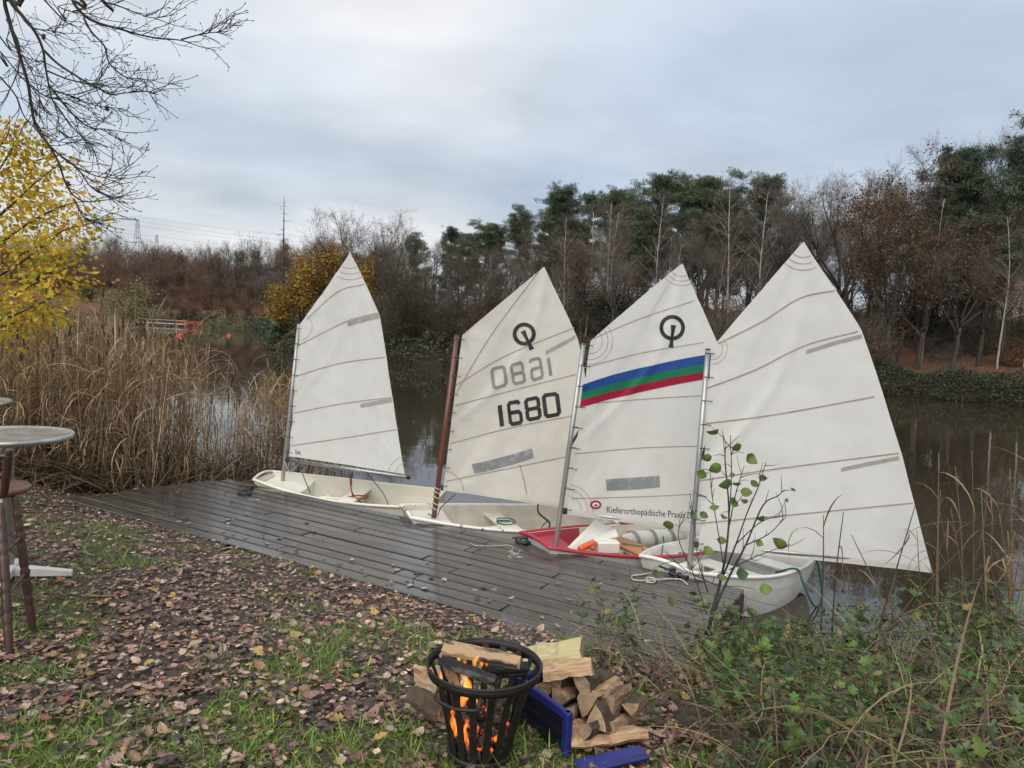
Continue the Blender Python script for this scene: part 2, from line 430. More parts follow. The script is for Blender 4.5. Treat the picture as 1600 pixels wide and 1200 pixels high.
def water_mat():
    m = bpy.data.materials.new('lake_water'); m.use_nodes = True
    t = m.node_tree; N = t.nodes; L = t.links; b = N['Principled BSDF']
    b.inputs['Base Color'].default_value = (0.04, 0.032, 0.02, 1); b.inputs['Roughness'].default_value = 0.02
    b.inputs['IOR'].default_value = 1.6
    tc = N.new('ShaderNodeTexCoord')
    def nz(s, d, st):
        mp = N.new('ShaderNodeMapping'); mp.inputs['Scale'].default_value = st; L.new(tc.outputs['Object'], mp.inputs[0])
        n = N.new('ShaderNodeTexNoise'); n.inputs['Scale'].default_value = s; n.inputs['Detail'].default_value = d; L.new(mp.outputs[0], n.inputs['Vector']); return n
    a = nz(2.2, 3, (1, 0.55, 1)); c = nz(0.22, 2, (1, 1, 1))
    ml = N.new('ShaderNodeMath'); ml.operation = 'MULTIPLY'; L.new(a.outputs['Fac'], ml.inputs[0]); L.new(c.outputs['Fac'], ml.inputs[1])
    bp = N.new('ShaderNodeBump'); bp.inputs['Strength'].default_value = 0.32; bp.inputs['Distance'].default_value = 0.02
    L.new(ml.outputs[0], bp.inputs['Height']); L.new(bp.outputs[0], b.inputs['Normal'])
    return m
M['water'] = water_mat()
def sail_mat(name, col, dirt, tr):
    m = bpy.data.materials.new(name); m.use_nodes = True
    t = m.node_tree; N = t.nodes; L = t.links; b = N['Principled BSDF']; b.inputs['Roughness'].default_value = 0.55
    b.inputs['Specular IOR Level'].default_value = 0.35
    tc = N.new('ShaderNodeTexCoord')
    n = N.new('ShaderNodeTexNoise'); n.inputs['Scale'].default_value = 2.4; n.inputs['Detail'].default_value = 8; n.inputs['Roughness'].default_value = 0.68
    L.new(tc.outputs['Object'], n.inputs['Vector'])
    r = N.new('ShaderNodeMapRange'); r.inputs[1].default_value = 0.42; r.inputs[2].default_value = 0.78; L.new(n.outputs['Fac'], r.inputs[0])
    mx = N.new('ShaderNodeMixRGB'); mx.inputs[1].default_value = (*col, 1); mx.inputs[2].default_value = (*dirt, 1); L.new(r.outputs[0], mx.inputs[0])
    at = N.new('ShaderNodeVertexColor'); at.layer_name = 'Col'
    mm = N.new('ShaderNodeMixRGB'); mm.blend_type = 'MULTIPLY'; mm.inputs[0].default_value = 1
    L.new(mx.outputs[0], mm.inputs[1]); L.new(at.outputs[0], mm.inputs[2])
    L.new(mm.outputs[0], b.inputs['Base Color'])
    v = N.new('ShaderNodeTexVoronoi'); v.feature = 'DISTANCE_TO_EDGE'; v.inputs['Scale'].default_value = 3.6      # crumple creases
    nd = N.new('ShaderNodeTexNoise'); nd.inputs['Scale'].default_value = 3; L.new(tc.outputs['Object'], nd.inputs['Vector'])
    md = N.new('ShaderNodeMixRGB'); md.inputs[0].default_value = 0.1; L.new(tc.outputs['Object'], md.inputs[1]); L.new(nd.outputs['Color'], md.inputs[2])
    L.new(md.outputs[0], v.inputs['Vector'])
    n2 = N.new('ShaderNodeTexNoise'); n2.inputs['Scale'].default_value = 7; n2.inputs['Detail'].default_value = 4; L.new(tc.outputs['Object'], n2.inputs['Vector'])
    ad = N.new('ShaderNodeMath'); ad.operation = 'MULTIPLY_ADD'; ad.inputs[1].default_value = 0.35
    cr_ = N.new('ShaderNodeMapRange'); cr_.inputs[1].default_value = 0.0; cr_.inputs[2].default_value = 0.45; L.new(v.outputs['Distance'], cr_.inputs[0])
    L.new(n2.outputs['Fac'], ad.inputs[0]); L.new(cr_.outputs[0], ad.inputs[2])
    bp = N.new('ShaderNodeBump'); bp.inputs['Strength'].default_value = 0.13; bp.inputs['Distance'].default_value = 0.03
    L.new(ad.outputs[0], bp.inputs['Height']); L.new(bp.outputs[0], b.inputs['Normal'])
    ts = N.new('ShaderNodeBsdfTranslucent'); L.new(mm.outputs[0], ts.inputs['Color'])
    ms = N.new('ShaderNodeMixShader'); ms.inputs[0].default_value = tr
    L.new(b.outputs[0], ms.inputs[1]); L.new(ts.outputs[0], ms.inputs[2]); L.new(ms.outputs[0], N['Material Output'].inputs['Surface'])
    return m
M['sail'] = sail_mat('sailcloth', (0.84, 0.825, 0.78), (0.77, 0.75, 0.7), 0.46)
M['sail_old'] = sail_mat('aged_sailcloth', (0.79, 0.75, 0.67), (0.65, 0.6, 0.52), 0.38)
# ------------------------------------------------------------------ the ground and the lake
LAKE = np.array([(-78, 128), (-70, 137), (-58, 140), (-47, 138), (-41, 122), (-30.5, 95), (-22.5, 70), (-18.5, 57.2), (-13, 50), (-5.5, 44.7),
                 (4, 42), (12, 40), (19.8, 37.9), (23.8, 34.1), (32, 30), (48, 26), (70, 22), (80, 12), (60, 5), (30, 5.5), (14, 5.2), (8, 4.9),
                 (5, 4.6), (3.2, 4.5), (2.2, 4.75), (1.4, 5.0), (0.69, 5.25), (-1.91, 6.73), (-4.5, 8.2), (-6, 9.3), (-9, 11), (-14, 15), (-22, 25),
                 (-33, 45), (-45, 75), (-62, 105)], float)
def lake_dist(x, y):
    x = np.asarray(x, float); y = np.asarray(y, float)
    d = np.full(x.shape, 1e9); ins = np.zeros(x.shape, bool)
    for i in range(len(LAKE)):
        ax, ay = LAKE[i]; bx, by = LAKE[(i + 1) % len(LAKE)]
        ex, ey = bx - ax, by - ay
        t = np.clip(((x - ax) * ex + (y - ay) * ey) / (ex * ex + ey * ey), 0, 1)
        d = np.minimum(d, np.hypot(x - ax - t * ex, y - ay - t * ey))
        c = ((ay > y) != (by > y)) & (x < ex * (y - ay) / (ey if ey else 1e-9) + ax)
        ins ^= c
    return np.where(ins, -d, d)
def ground_z(x, y):
    x = np.asarray(x, float); y = np.asarray(y, float)
    d = lake_dist(x, y)
    dd = np.maximum(d, 0)
    near = 0.24 + 0.52 * (1 - np.exp(-dd / 1.7)) + 0.015 * np.sin(2.3 * x + 1) * np.sin(2.9 * y) * np.minimum(dd, 1)
    left = np.clip((-x - 25) / 20, 0, 1)
    rise = (0.17 * (1 - left) + 0.33 * left) * dd
    cap = 8.0 + 1.5 * left
    far = 0.25 + 0.45 * np.clip(dd / 1.5, 0, 1) + cap * (1 - np.exp(-rise / cap)) + 0.3 * np.sin(x * 0.31) * np.sin(y * 0.27) * np.clip(dd / 4, 0, 1)
    isnear = (y < 20 - 0.25 * np.abs(x)) & (y < 14) | ((x < -5) & (y < -0.95 * x + 6))
    land = np.where(isnear, near, far)
    sub = np.maximum(0.24 + d * 0.9, -1.3)
    return np.where(d > 0, land, sub)
def gz(x, y): return float(ground_z(np.array([x]), np.array([y]))[0])
def axis(parts):
    out = []
    for a, b, s in parts: out += list(np.arange(a, b, s))
    return np.array(out)
gx = axis([(-3000, -600, 300), (-600, -120, 40), (-120, -30, 3), (-30, -8, 1), (-8, 7, 0.15), (7, 30, 1), (30, 110, 4), (110, 600, 40), (600, 3001, 300)])
gy = axis([(-1500, -60, 240), (-60, -3, 5), (-3, 10, 0.15), (10, 40, 0.8), (40, 150, 1.8), (150, 260, 6), (260, 800, 45), (800, 4000, 400)])
XX, YY = np.meshgrid(gx, gy)
ZZ = ground_z(XX, YY)
g = Geo()
nx = len(gx); ii, jj = np.meshgrid(np.arange(len(gy) - 1), np.arange(nx - 1), indexing='ij')
q = ii * nx + jj
lawnmask = ((YY < 12) & (np.abs(XX) < 14)).astype(float).ravel()
cc = np.zeros((XX.size, 3)); cc[:, 0] = np.maximum(lawnmask, (lake_dist(XX, YY) < 1.7).ravel())
g.add(np.stack([XX, YY, ZZ], -1).reshape(-1, 3), np.stack([q, q + 1, q + nx + 1, q + nx], -1).reshape(-1, 4), cc)
ground = tag(g.build('ground', M['ground'], smooth=True), kind='structure', label='ground of wet soil, leaf fall and wooded slopes round the lake')
g = Geo()
wx = np.array([-110, -60, -25, -8, 8, 30, 90.0]); wy = np.array([3.5, 12, 30, 60, 100, 145.0])
WX, WY = np.meshgrid(wx, wy); ii, jj = np.meshgrid(np.arange(5), np.arange(6), indexing='ij'); q = ii * 7 + jj
g.add(np.stack([WX, WY, 0 * WX], -1).reshape(-1, 3), np.stack([q, q + 1, q + 8, q + 7], -1).reshape(-1, 4))
tag(g.build('lake_water', M['water']), kind='structure', label='still dark lake water reflecting trees and sky')

# ------------------------------------------------------------------ the jetty
DN, DT = np.array([0.496, 0.868]), np.array([0.868, -0.496])
DZ = 0.42
def dk(n, t, z=DZ):
    p = DN * n + DT * t; return np.array([p[0], p[1], z])
DROT = np.array([[DT[0], DN[0], 0], [DT[1], DN[1], 0], [0, 0, 1.0]])
rng = np.random.default_rng(4)
dock = Thing('wooden_jetty', dk(5.2, -4.7, 0), 'dark wet plank jetty running along the lake shore under the boats', 'jetty')
NW, N0, N1 = 12, 4.25, 5.98
bw = (N1 - N0) / NW
for i in range(NW):
    nc = N0 + bw * (i + 0.5)
    tL = -7.72 + 0.30 * (i / (NW - 1)) + rng.uniform(-0.03, 0.03) + (0.1 if i == NW - 1 else 0)
    tR = -1.17 + rng.uniform(-0.012, 0.012)
    cuts = [tL] + sorted([-5.9 + (i % 3) * 1.15 + rng.uniform(-.3, .3)] + ([-3.4 + (i % 2) * 0.9 + rng.uniform(-.15, .15)] if i % 3 else [])) + [tR]
    for a, b in zip(cuts[:-1], cuts[1:]):
        g = Geo()
        L_ = b - a - 0.012
        g.bevbox((0, 0, 0), (L_, bw - 0.02, 0.034), 0.006)
        g2 = Geo(); k = 9                                              # a little bow and cup along the board
        V = g.V[0]
        c = dk(nc, (a + b) / 2, DZ - 0.017 + rng.uniform(-0.0025, 0.0035))
        skew = rng.uniform(-0.0012, 0.0012); tw = rng.uniform(-0.012, 0.012)
        Mr = DROT @ rotz(skew) @ np.array([[1, 0, 0], [0, math.cos(tw), -math.sin(tw)], [0, math.sin(tw), math.cos(tw)]])
        me = g.mesh('plank', M['plank'])
        o = link('plank', me, dock.r)
        o.matrix_local = Matrix.Translation(c - dock.loc) @ Matrix(Mr.tolist()).to_4x4()
for n in (4.45, 5.1, 5.8):
    g = Geo(); g.box(dk(n, -4.45, DZ - 0.112), (5.95, 0.1, 0.15), DROT); dock.part('beam', g, M['beam'])
for n in (4.4, 5.86):
    for t in (-7.2, -5.4, -3.5, -1.5):
        g = Geo(); p = dk(n, t); g.tube([p + [0, 0, -1.4], p + [0, 0, -0.19]], 0.06, 8); dock.part('post', g, M['beam'])
g = Geo(); g.box(dk(5.115, -1.19, DZ - 0.115), (0.035, 1.72, 0.155), DROT); dock.part('end_board', g, M['beam'])
for (px, py) in ((388, 765), (818, 847), (1058, 897)):                # mooring cleats
    p = atz(px, py, DZ); g = Geo(); M2 = DROT @ rotz(0.5)
    for s in (-0.035, 0.035):
        g.tube([p + M2 @ [s, 0, -0.01], p + M2 @ [s * 0.8, 0, 0.035]], 0.012, 8)
    g.tube([p + M2 @ [-0.11, 0, 0.032], p + M2 @ [-0.05, 0, 0.042], p + M2 @ [0.05, 0, 0.042], p + M2 @ [0.11, 0, 0.032]], [0.007, 0.013, 0.013, 0.007], 8)
    dock.part('cleat', g, M['black'], True)

# ------------------------------------------------------------------ sailing dinghies
def curve3(xs, ys, s):                            # smooth interpolation through stations
    xs = np.array(xs); ys = np.array(ys); m = np.gradient(ys, xs)
    i = np.clip(np.searchsorted(xs, s) - 1, 0, len(xs) - 2); h = xs[i + 1] - xs[i]; t = (s - xs[i]) / h
    return ((2 * t**3 - 3 * t**2 + 1) * ys[i] + (t**3 - 2 * t**2 + t) * h * m[i] + (-2 * t**3 + 3 * t**2) * ys[i + 1] + (t**3 - t**2) * h * m[i + 1])
ST = [0, 0.15, 0.35, 0.6, 0.8, 1.0]
def hull_dims(s):
    return dict(bg=curve3(ST, [0.255, 0.40, 0.53, 0.565, 0.53, 0.44], s), bc=curve3(ST, [0.21, 0.32, 0.43, 0.47, 0.44, 0.37], s),
                zg=curve3(ST, [0.475, 0.43, 0.385, 0.35, 0.34, 0.345], s), zc=curve3(ST, [0.24, 0.12, -0.0, -0.03, 0.0, 0.07], s),
                zk=curve3(ST, [0.20, 0.06, -0.06, -0.09, -0.05, 0.03], s))
def tieline(pts, sag=0.0, k=14):
    P = np.array(pts, float); out = []
    for a, b in zip(P[:-1], P[1:]):
        for t in np.linspace(0, 1, k, endpoint=False):
            out.append(a + (b - a) * t + np.array([0, 0, -sag * 4 * t * (1 - t)]))
    out.append(P[-1]); return np.array(out)
def smoothline(pts, k=8):
    P = np.array(pts, float); t = np.arange(len(P), dtype=float); tt = np.linspace(0, len(P) - 1, (len(P) - 1) * k + 1)
    return np.stack([curve3(t, P[:, i], tt) for i in range(P.shape[1])], -1)

class Boat:
    def __init__(s, name, label, bow, head, L, hullm, insidem, railm, deckm, extra=()):
        s.u = np.array([math.cos(head), math.sin(head), 0]); s.v = np.array([-math.sin(head), math.cos(head), 0])
        s.bow = np.array([bow[0], bow[1], 0.0]); s.L = L
        s.t = Thing(name, s.bow + s.u * L / 2, label, 'sailboat', 'sailing dinghies moored at the jetty')
        ns = 25; S = np.linspace(0, 1, ns); d = hull_dims(S)
        def shell(off, zoff, s0, s1):
            Sx = s0 + S * (s1 - s0); dd = hull_dims(Sx); rows = []
            for i in range(ns):
                bg, bc, zg, zc, zk = (dd[k][i] for k in ('bg', 'bc', 'zg', 'zc', 'zk'))
                bg -= off; bc -= off; zc += zoff; zk += zoff
                prof = [(bg, zg), (bg * .66 + bc * .34 + .012, zg * .66 + zc * .34), (bg * .33 + bc * .67 + .012, zg * .33 + zc * .67), (bc, zc), (bc * .55, zk * .75 + zc * .25), (0, zk)]
                prof += [(-a, b) for a, b in prof[-2::-1]]
                rows.append([s.P(Sx[i], a, b) for a, b in prof])
            return np.array(rows)
        O = shell(0, 0, 0, 1); I = shell(0.028, 0.03, 0.016, 0.986)
        k = O.shape[1]
        def grid(flip):
            i = np.arange(ns - 1)[:, None] * k; j = np.arange(k - 1)[None]
            F = np.stack([i + j, i + j + 1, i + k + j + 1, i + k + j], -1).reshape(-1, 4)
            return F[:, ::-1] if flip else F
        g = Geo(); g.add(O.reshape(-1, 3), grid(False))
        for r, fl in ((O[0], 1), (O[-1], 0)): g.add(r, [list(range(k))[::-1 if fl else 1]])
        s.hull = s.t.part('hull', g, hullm)
        g = Geo(); fi = grid(True); fr = (np.arange(len(fi)) // (k - 1)) < 9; g.add(I.reshape(-1, 3), fi[~fr]); g.F.append(fi[fr]); g.mi.append(np.ones(fr.sum(), int))
        for r, fl in ((I[0], 0), (I[-1], 1)): g.add(r, [list(range(k))[::-1 if fl else 1]])
        for c in (0, k - 1):                                  # top edge between the shells
            A = O[:, c]; B = I[:, c]; V = np.concatenate([A, B]); n = ns
            g.add(V, [[i, i + 1, n + i + 1, n + i] for i in range(n - 1)])
        s.inner = s.t.part('cockpit_lining', g, [insidem, deckm], parent=None)
        # rounded rub rail right round the top
        loop = [s.P(x, hull_dims(x)['bg'] + 0.004, hull_dims(x)['zg'] + 0.004) for x in np.linspace(0.0, 1, 30)]
        loop2 = [s.P(x, -(hull_dims(x)['bg'] + 0.004), hull_dims(x)['zg'] + 0.004) for x in np.linspace(1, 0.0, 30)]
        st = [s.P(1.0, a, 0.35 + 0.03 * (1 - (a / .44)**2)) for a in np.linspace(0.40, -0.40, 7)]
        bo = [s.P(0.0, a, 0.478 + 0.03 * (1 - (a / .255)**2)) for a in np.linspace(-0.22, 0.22, 5)]
        g = Geo(); P = np.array(loop + st + loop2 + bo + loop[:1]); g.tube(P, 0.017, 8, cap=False); s.t.part('gunwale', g, railm, True)
        for xx, zz, hw in ((1.0, 0.345, 0.43), (0.0, 0.475, 0.25)):  # cambered top of each transom
            pass
        # foredeck and mast thwart
        g = Geo(); nn = 7; rows = []
        for x in np.linspace(0.02, 0.22, 7):
            d0 = hull_dims(x); w = d0['bg'] - 0.03
            rows.append([s.P(x, a * w, d0['zg'] - 0.045 - 0.05 * (1 - a * a) * (x / 0.22)) for a in np.linspace(-1, 1, nn)])
        R_ = np.array(rows); i = np.arange(6)[:, None] * nn; j = np.arange(nn - 1)[None]
        g.add(R_.reshape(-1, 3), np.stack([i + j, i + nn + j, i + nn + j + 1, i + j + 1], -1).reshape(-1, 4))
        lo = R_[-1] - [0, 0, 0.2]; lo = lo + s.u * 0.02
        g.add(np.concatenate([R_[-1], lo]), [[a, a + 1, nn + a + 1, nn + a] for a in range(nn - 1)])
        s.t.part('foredeck', g, deckm, True)
        # midship thwart with its bulkhead
        d0 = hull_dims(0.5); g = Geo(); w = d0['bg'] - 0.035
        c = s.P(0.5, 0, d0['zg'] - 0.09); Mx = np.stack([s.u, s.v, [0, 0, 1]], -1)
        g.bevbox(c, (0.2, 2 * w - 0.015, 0.025), 0.006, Mx); s.t.part('thwart', g, insidem)
        g = Geo(); g.box(s.P(0.5, 0, 0.10), (0.02, 2 * (w - 0.07), 0.29), Mx); s.t.part('bulkhead', g, insidem)
        g = Geo(); g.bevbox(s.P(0.39, 0, 0.12), (0.30, 0.05, 0.30), 0.008, Mx); s.t.part('daggerboard_case', g, insidem)
        s.Mx = Mx
    def P(s, x, a, z):
        """x station along the boat 0..1, a across, z up; the bow transom leans forward at the top"""
        rake = (1 - x)**4 * 0.34 * (0.475 - z) - x**6 * 0.05 * (0.345 - z)
        return s.bow + s.u * (s.L * x + rake) + s.v * a + np.array([0, 0, z])
    def bags(s, m, strapm):
        for sg in (-1, 1):
            pts = [s.P(x, sg * (hull_dims(x)['bg'] - 0.165), 0.20) for x in np.linspace(0.57, 0.95, 9)]
            g = Geo(); g.tube(pts, [0.03, 0.09, 0.108, 0.112, 0.112, 0.112, 0.108, 0.09, 0.03], 12); b = s.t.part('air_bag', g, m, True)
            for x in (0.66, 0.76, 0.86):
                g = Geo(); a0 = hull_dims(x)['bg'] - 0.165; ring = []
                for th in np.linspace(0, 2 * PI, 17): ring.append((math.cos(th) * 0.1165, math.sin(th) * 0.1165))
                A = np.array([s.P(x - .009, sg * a0 + c, 0.20 + z) for c, z in ring]); B = np.array([s.P(x + .009, sg * a0 + c, 0.20 + z) for c, z in ring])
                g.add(np.concatenate([A, B]), [[i, i + 1, 17 + i + 1, 17 + i] for i in range(16)]); s.t.part('strap', g, strapm, True, parent=b)
        a = [s.P(0.93, x, 0.2) for x in np.linspace(-0.2, 0.2, 7)]
        g = Geo(); g.tube(a, [0.03, 0.085, 0.1, 0.1, 0.1, 0.085, 0.03], 12); s.t.part('air_bag', g, m, True)

class Sail:
    """four-sided spritsail: patch between luff and leech, with belly and creases"""
    def __init__(s, boat, Ys, px, m, belly, seed, tint=None):
        s.b = boat
        c = {k: aty(*px[k], Ys[k]) for k in px}
        s.c = c; s.seed = seed; s.belly = belly
        s.leech = np.array([c['C'], c['L2'], c['L1'], c['P']]); l2 = np.array([0, 0.335, 0.70, 1.0])
        s.lt = l2
        n = np.cross(c['C'] - c['T'], c['H'] - c['T']); n /= np.linalg.norm(n)
        if n @ (C0 - c['T']) < 0: n = -n
        s.n = n                                      # towards the viewer's side
        nu, nv = 57, 67
        U, V = np.meshgrid(np.linspace(0, 1, nu), np.linspace(0, 1, nv)); P = s.S(U.ravel(), V.ravel())
        i = np.arange(nv - 1)[:, None] * nu; j = np.arange(nu - 1)[None]
        F = np.stack([i + j, i + j + 1, i + nu + j + 1, i + nu + j], -1).reshape(-1, 4)
        g = Geo(); colr = np.ones((nu * nv, 3))
        if tint: colr = tint(U.ravel(), V.ravel())
        g.add(P, F, colr)
        s.o = boat.t.part('sail', g, m, True)
        # precomputed inverse: pixel -> (u, v)
        gu, gv = np.meshgrid(np.linspace(-0.02, 1.02, 105), np.linspace(-0.02, 1.02, 105)); s.gu, s.gv = gu.ravel(), gv.ravel()
        s.gp = proj(s.S(s.gu, s.gv))
    def S(s, u, v, off=0.0):
        u = np.asarray(u, float)[..., None]; v1 = np.asarray(v, float); v = v1[..., None]
        c = s.c
        lf = c['T'] + (c['H'] - c['T']) * v
        le = np.stack([curve3(s.lt, s.leech[:, i], v1) for i in range(3)], -1) * 0.35 + np.stack([np.interp(v1, s.lt, s.leech[:, i]) for i in range(3)], -1) * 0.65
        p = lf * (1 - u) + le * u
        uu, vv = u[..., 0], v1
        w = s.belly * np.sin(PI * np.clip(uu, 0, 1)) ** 0.8 * (0.35 + 0.65 * np.sin(PI * np.clip(vv * 0.85 + 0.1, 0, 1)))
        k = s.seed
        w = w + 0.009 * np.sin(9 * uu + 5 * vv + k) * np.sin(4 * vv - 3 * uu + 2 * k) + 0.004 * np.sin(26 * (uu - 0.6 * vv) + k) * np.exp(-((vv - 0.15) / 0.25) ** 2)
        w = w + 0.012 * np.exp(-((uu - (1 - vv) * 0.15) / 0.07) ** 2) * np.sin(3 * vv + k)
        w = w + 0.006 * np.sin(30 * vv + 7 * uu) * np.exp(-(uu / 0.06) ** 2)
        ln = uu - (vv - 0.42) / 0.58 - 0.02; w = w - 0.015 * np.exp(-(ln / 0.06) ** 2) * np.clip((vv - 0.36) * 6, 0, 1)      # ridge where the sprit presses
        w = w + 0.003 * np.sin(17 * uu + 11 * vv * (1 + uu) + k) * np.sin(13 * vv - 8 * uu + k * 3) + 0.0012 * np.sin(41 * uu + 23 * vv + k) * np.sin(37 * vv - 19 * uu)
        for cu, cv, q in ((0, 0, 21), (0, 1, 19), (1, 0, 23), (1, 1, 15)):                    # creases fanning out of the corners
            du, dv = np.abs(uu - cu) * 1.15, np.abs(vv - cv); rr_ = np.hypot(du, dv) + 1e-6; th_ = np.arctan2(dv, du)
            w = w + 0.0055 * np.sin(q * th_ + k * 2 + 2 * np.sin(3 * th_ + k)) * np.exp(-rr_ / 0.26) * np.clip(rr_ / 0.07, 0, 1)
        return p - s.n * (w[..., None]) + s.n * off
    def inv(s, pts):
        pts = np.asarray(pts, float).reshape(-1, 2)
        i = np.array([np.argmin(((s.gp - p) ** 2).sum(1)) for p in pts]); u, v = s.gu[i].copy(), s.gv[i].copy(); e = 1e-4
        for _ in range(6):
            p0 = proj(s.S(u, v)); f = p0 - pts
            a = (proj(s.S(u + e, v)) - p0) / e; b = (proj(s.S(u, v + e)) - p0) / e
            det = a[:, 0] * b[:, 1] - a[:, 1] * b[:, 0]
            u -= np.clip((f[:, 0] * b[:, 1] - f[:, 1] * b[:, 0]) / det, -.05, .05); v -= np.clip((a[:, 0] * f[:, 1] - a[:, 1] * f[:, 0]) / det, -.05, .05)
        return np.stack([u, v], -1)
    def sub(s, name, g, m, smooth=False):
        return s.b.t.part(name, g, m, smooth, parent=s.o)
    def strip(s, name, line, w, m, off=0.004, n=60):
        """ribbon of width w (m) along a line given on the photo"""
        line = np.array(line, float); q = np.linspace(0, 1, n); t = np.linspace(0, 1, len(line))
        L = np.stack([np.interp(q, t, line[:, 0]), np.interp(q, t, line[:, 1])], -1)
        if len(line) > 2: L = smoothline(line, max(2, n // len(line)))
        uv = s.inv(L); P = s.S(uv[:, 0], uv[:, 1], off)
        T = np.gradient(P, axis=0); N_ = np.cross(T, s.n); N_ /= np.linalg.norm(N_, axis=1)[:, None]
        k = len(P); g = Geo(); g.add(np.concatenate([P - N_ * w / 2, P + N_ * w / 2]), [[i, i + 1, k + i + 1, k + i] for i in range(k - 1)])
        return s.sub(name, g, m)
    def quadpatch(s, name, c4, m, off=0.0045, nu=40, nv=9):
        """patch with four photo corners (bl, br, tr, tl)"""
        uv = s.inv(c4); a, b = np.meshgrid(np.linspace(0, 1, nu), np.linspace(0, 1, nv)); a, b = a.ravel()[:, None], b.ravel()[:, None]
        Q = uv[0] * (1 - a) * (1 - b) + uv[1] * a * (1 - b) + uv[2] * a * b + uv[3] * (1 - a) * b
        i = np.arange(nv - 1)[:, None] * nu; j = np.arange(nu - 1)[None]
        g = Geo(); g.add(s.S(Q[:, 0], Q[:, 1], off), np.stack([i + j, i + j + 1, i + nu + j + 1, i + nu + j], -1).reshape(-1, 4))
        return s.sub(name, g, m)
    def frame(s, c4, o0=0.004):
        """unit square -> sail, from four photo corners"""
        uv = s.inv(c4)
        def f(P, off=0.003):
            a, b = P[:, :1], P[:, 1:2]
            Q = uv[0] * (1 - a) * (1 - b) + uv[1] * a * (1 - b) + uv[2] * a * b + uv[3] * (1 - a) * b
            return s.S(Q[:, 0], Q[:, 1], off)
        return f
    def arcs(s, name, c, r, a0, a1, m, rings=(1, .72, .45), w=0.006):
        for k in rings:
            th = np.linspace(a0, a1, 22)
            s.strip(name, [(c[0] + r * k * math.cos(t), c[1] + r * k * math.sin(t)) for t in th], w, m)

def stroke(segs, w, closed=False):
    """2D outline strokes -> list of quads (points), mitred"""
    P = np.array(segs, float); n = len(P); out_l, out_r = [], []
    for i in range(n):
        if closed: a, b = P[(i - 1) % n], P[(i + 1) % n]
        else: a, b = P[max(i - 1, 0)], P[min(i + 1, n - 1)]
        d1 = P[i] - a if (closed or i > 0) else b - P[i]; d2 = b - P[i] if (closed or i < n - 1) else P[i] - a
        d1 = d1 / np.linalg.norm(d1); d2 = d2 / np.linalg.norm(d2)
        n1 = np.array([-d1[1], d1[0]]); n2 = np.array([-d2[1], d2[0]]); mm = n1 + n2; mm /= np.linalg.norm(mm)
        l = w / 2 / max(0.35, mm @ n1); out_l.append(P[i] + mm * l); out_r.append(P[i] - mm * l)
    V = np.array(out_l + out_r); m = n if closed else n - 1
    return V, [[i, (i + 1) % n, n + (i + 1) % n, n + i] for i in range(m)]
def dense(P, k=4):
    P = np.array(P, float); o = []
    for a, b in zip(P[:-1], P[1:]):
        for t in range(k): o.append(a + (b - a) * t / k)
    o.append(P[-1]); return np.array(o)
DIG = {  # block digits with chamfered corners on a 0..1 x 0..1 cell
    '0': [([(.15, .0), (.85, .0), (1, .1), (1, .9), (.85, 1), (.15, 1), (0, .9), (0, .1)], True)],
    '8': [([(.15, .5), (.85, .5), (1, .6), (1, .9), (.85, 1), (.15, 1), (0, .9), (0, .6)], True), ([(.15, .0), (.85, .0), (1, .1), (1, .4), (.85, .5), (.15, .5), (0, .4), (0, .1)], True)],
    '6': [([(1, .88), (.85, 1), (.15, 1), (0, .9), (0, .1), (.15, 0), (.85, 0), (1, .1), (1, .42), (.85, .53), (.04, .53)], False)],
    '1': [([(.5, 0), (.5, 1)], False)],
}
def digit(s, name, ch, c4, m, w=0.24, off=0.0045):
    f = s.frame(c4); g = Geo()
    asp = 0.62
    for path, cl in DIG[ch]:
        P = np.array(path, float); P[:, 0] *= asp
        if cl: P = dense(np.vstack([P, P[:1]]), 4)[:-1]
        else: P = dense(P, 4)
        V, F = stroke(P, w * asp, cl); V[:, 0] /= asp
        g.add(f(V, off), F); off += 0.0003
    return s.sub(name, g, m)
def emblem(s, centre, r, bar, m):
    g = Geo(); th = np.linspace(0, 2 * PI, 41)[:-1]
    V, F = stroke([(centre[0] + r * math.cos(t), centre[1] + r * math.sin(t)) for t in th], 6.0, True)
    uv = s.inv(V); g.add(s.S(uv[:, 0], uv[:, 1], 0.0045), F); e_ = s.sub('emblem_ring', g, m)
    (x0, y0), (x1, y1) = bar; d = np.array([x1 - x0, y1 - y0]); L = np.linalg.norm(d); d = d / L; nn = np.array([-d[1], d[0]])
    prof = [(0, 4.2), (0.06, 3.8), (0.3, 2.5), (0.5, 2.4), (0.8, 2.8), (1, 4.2)]
    V = [np.array(bar[0]) + d * L * t + nn * h for t, h in prof] + [np.array(bar[0]) + d * L * t - nn * h for t, h in prof]
    uv = s.inv(V); g = Geo(); g.add(s.S(uv[:, 0], uv[:, 1], 0.0052), [[i, i + 1, 6 + i + 1, 6 + i] for i in range(5)]); s.sub('emblem_bar', g, m)

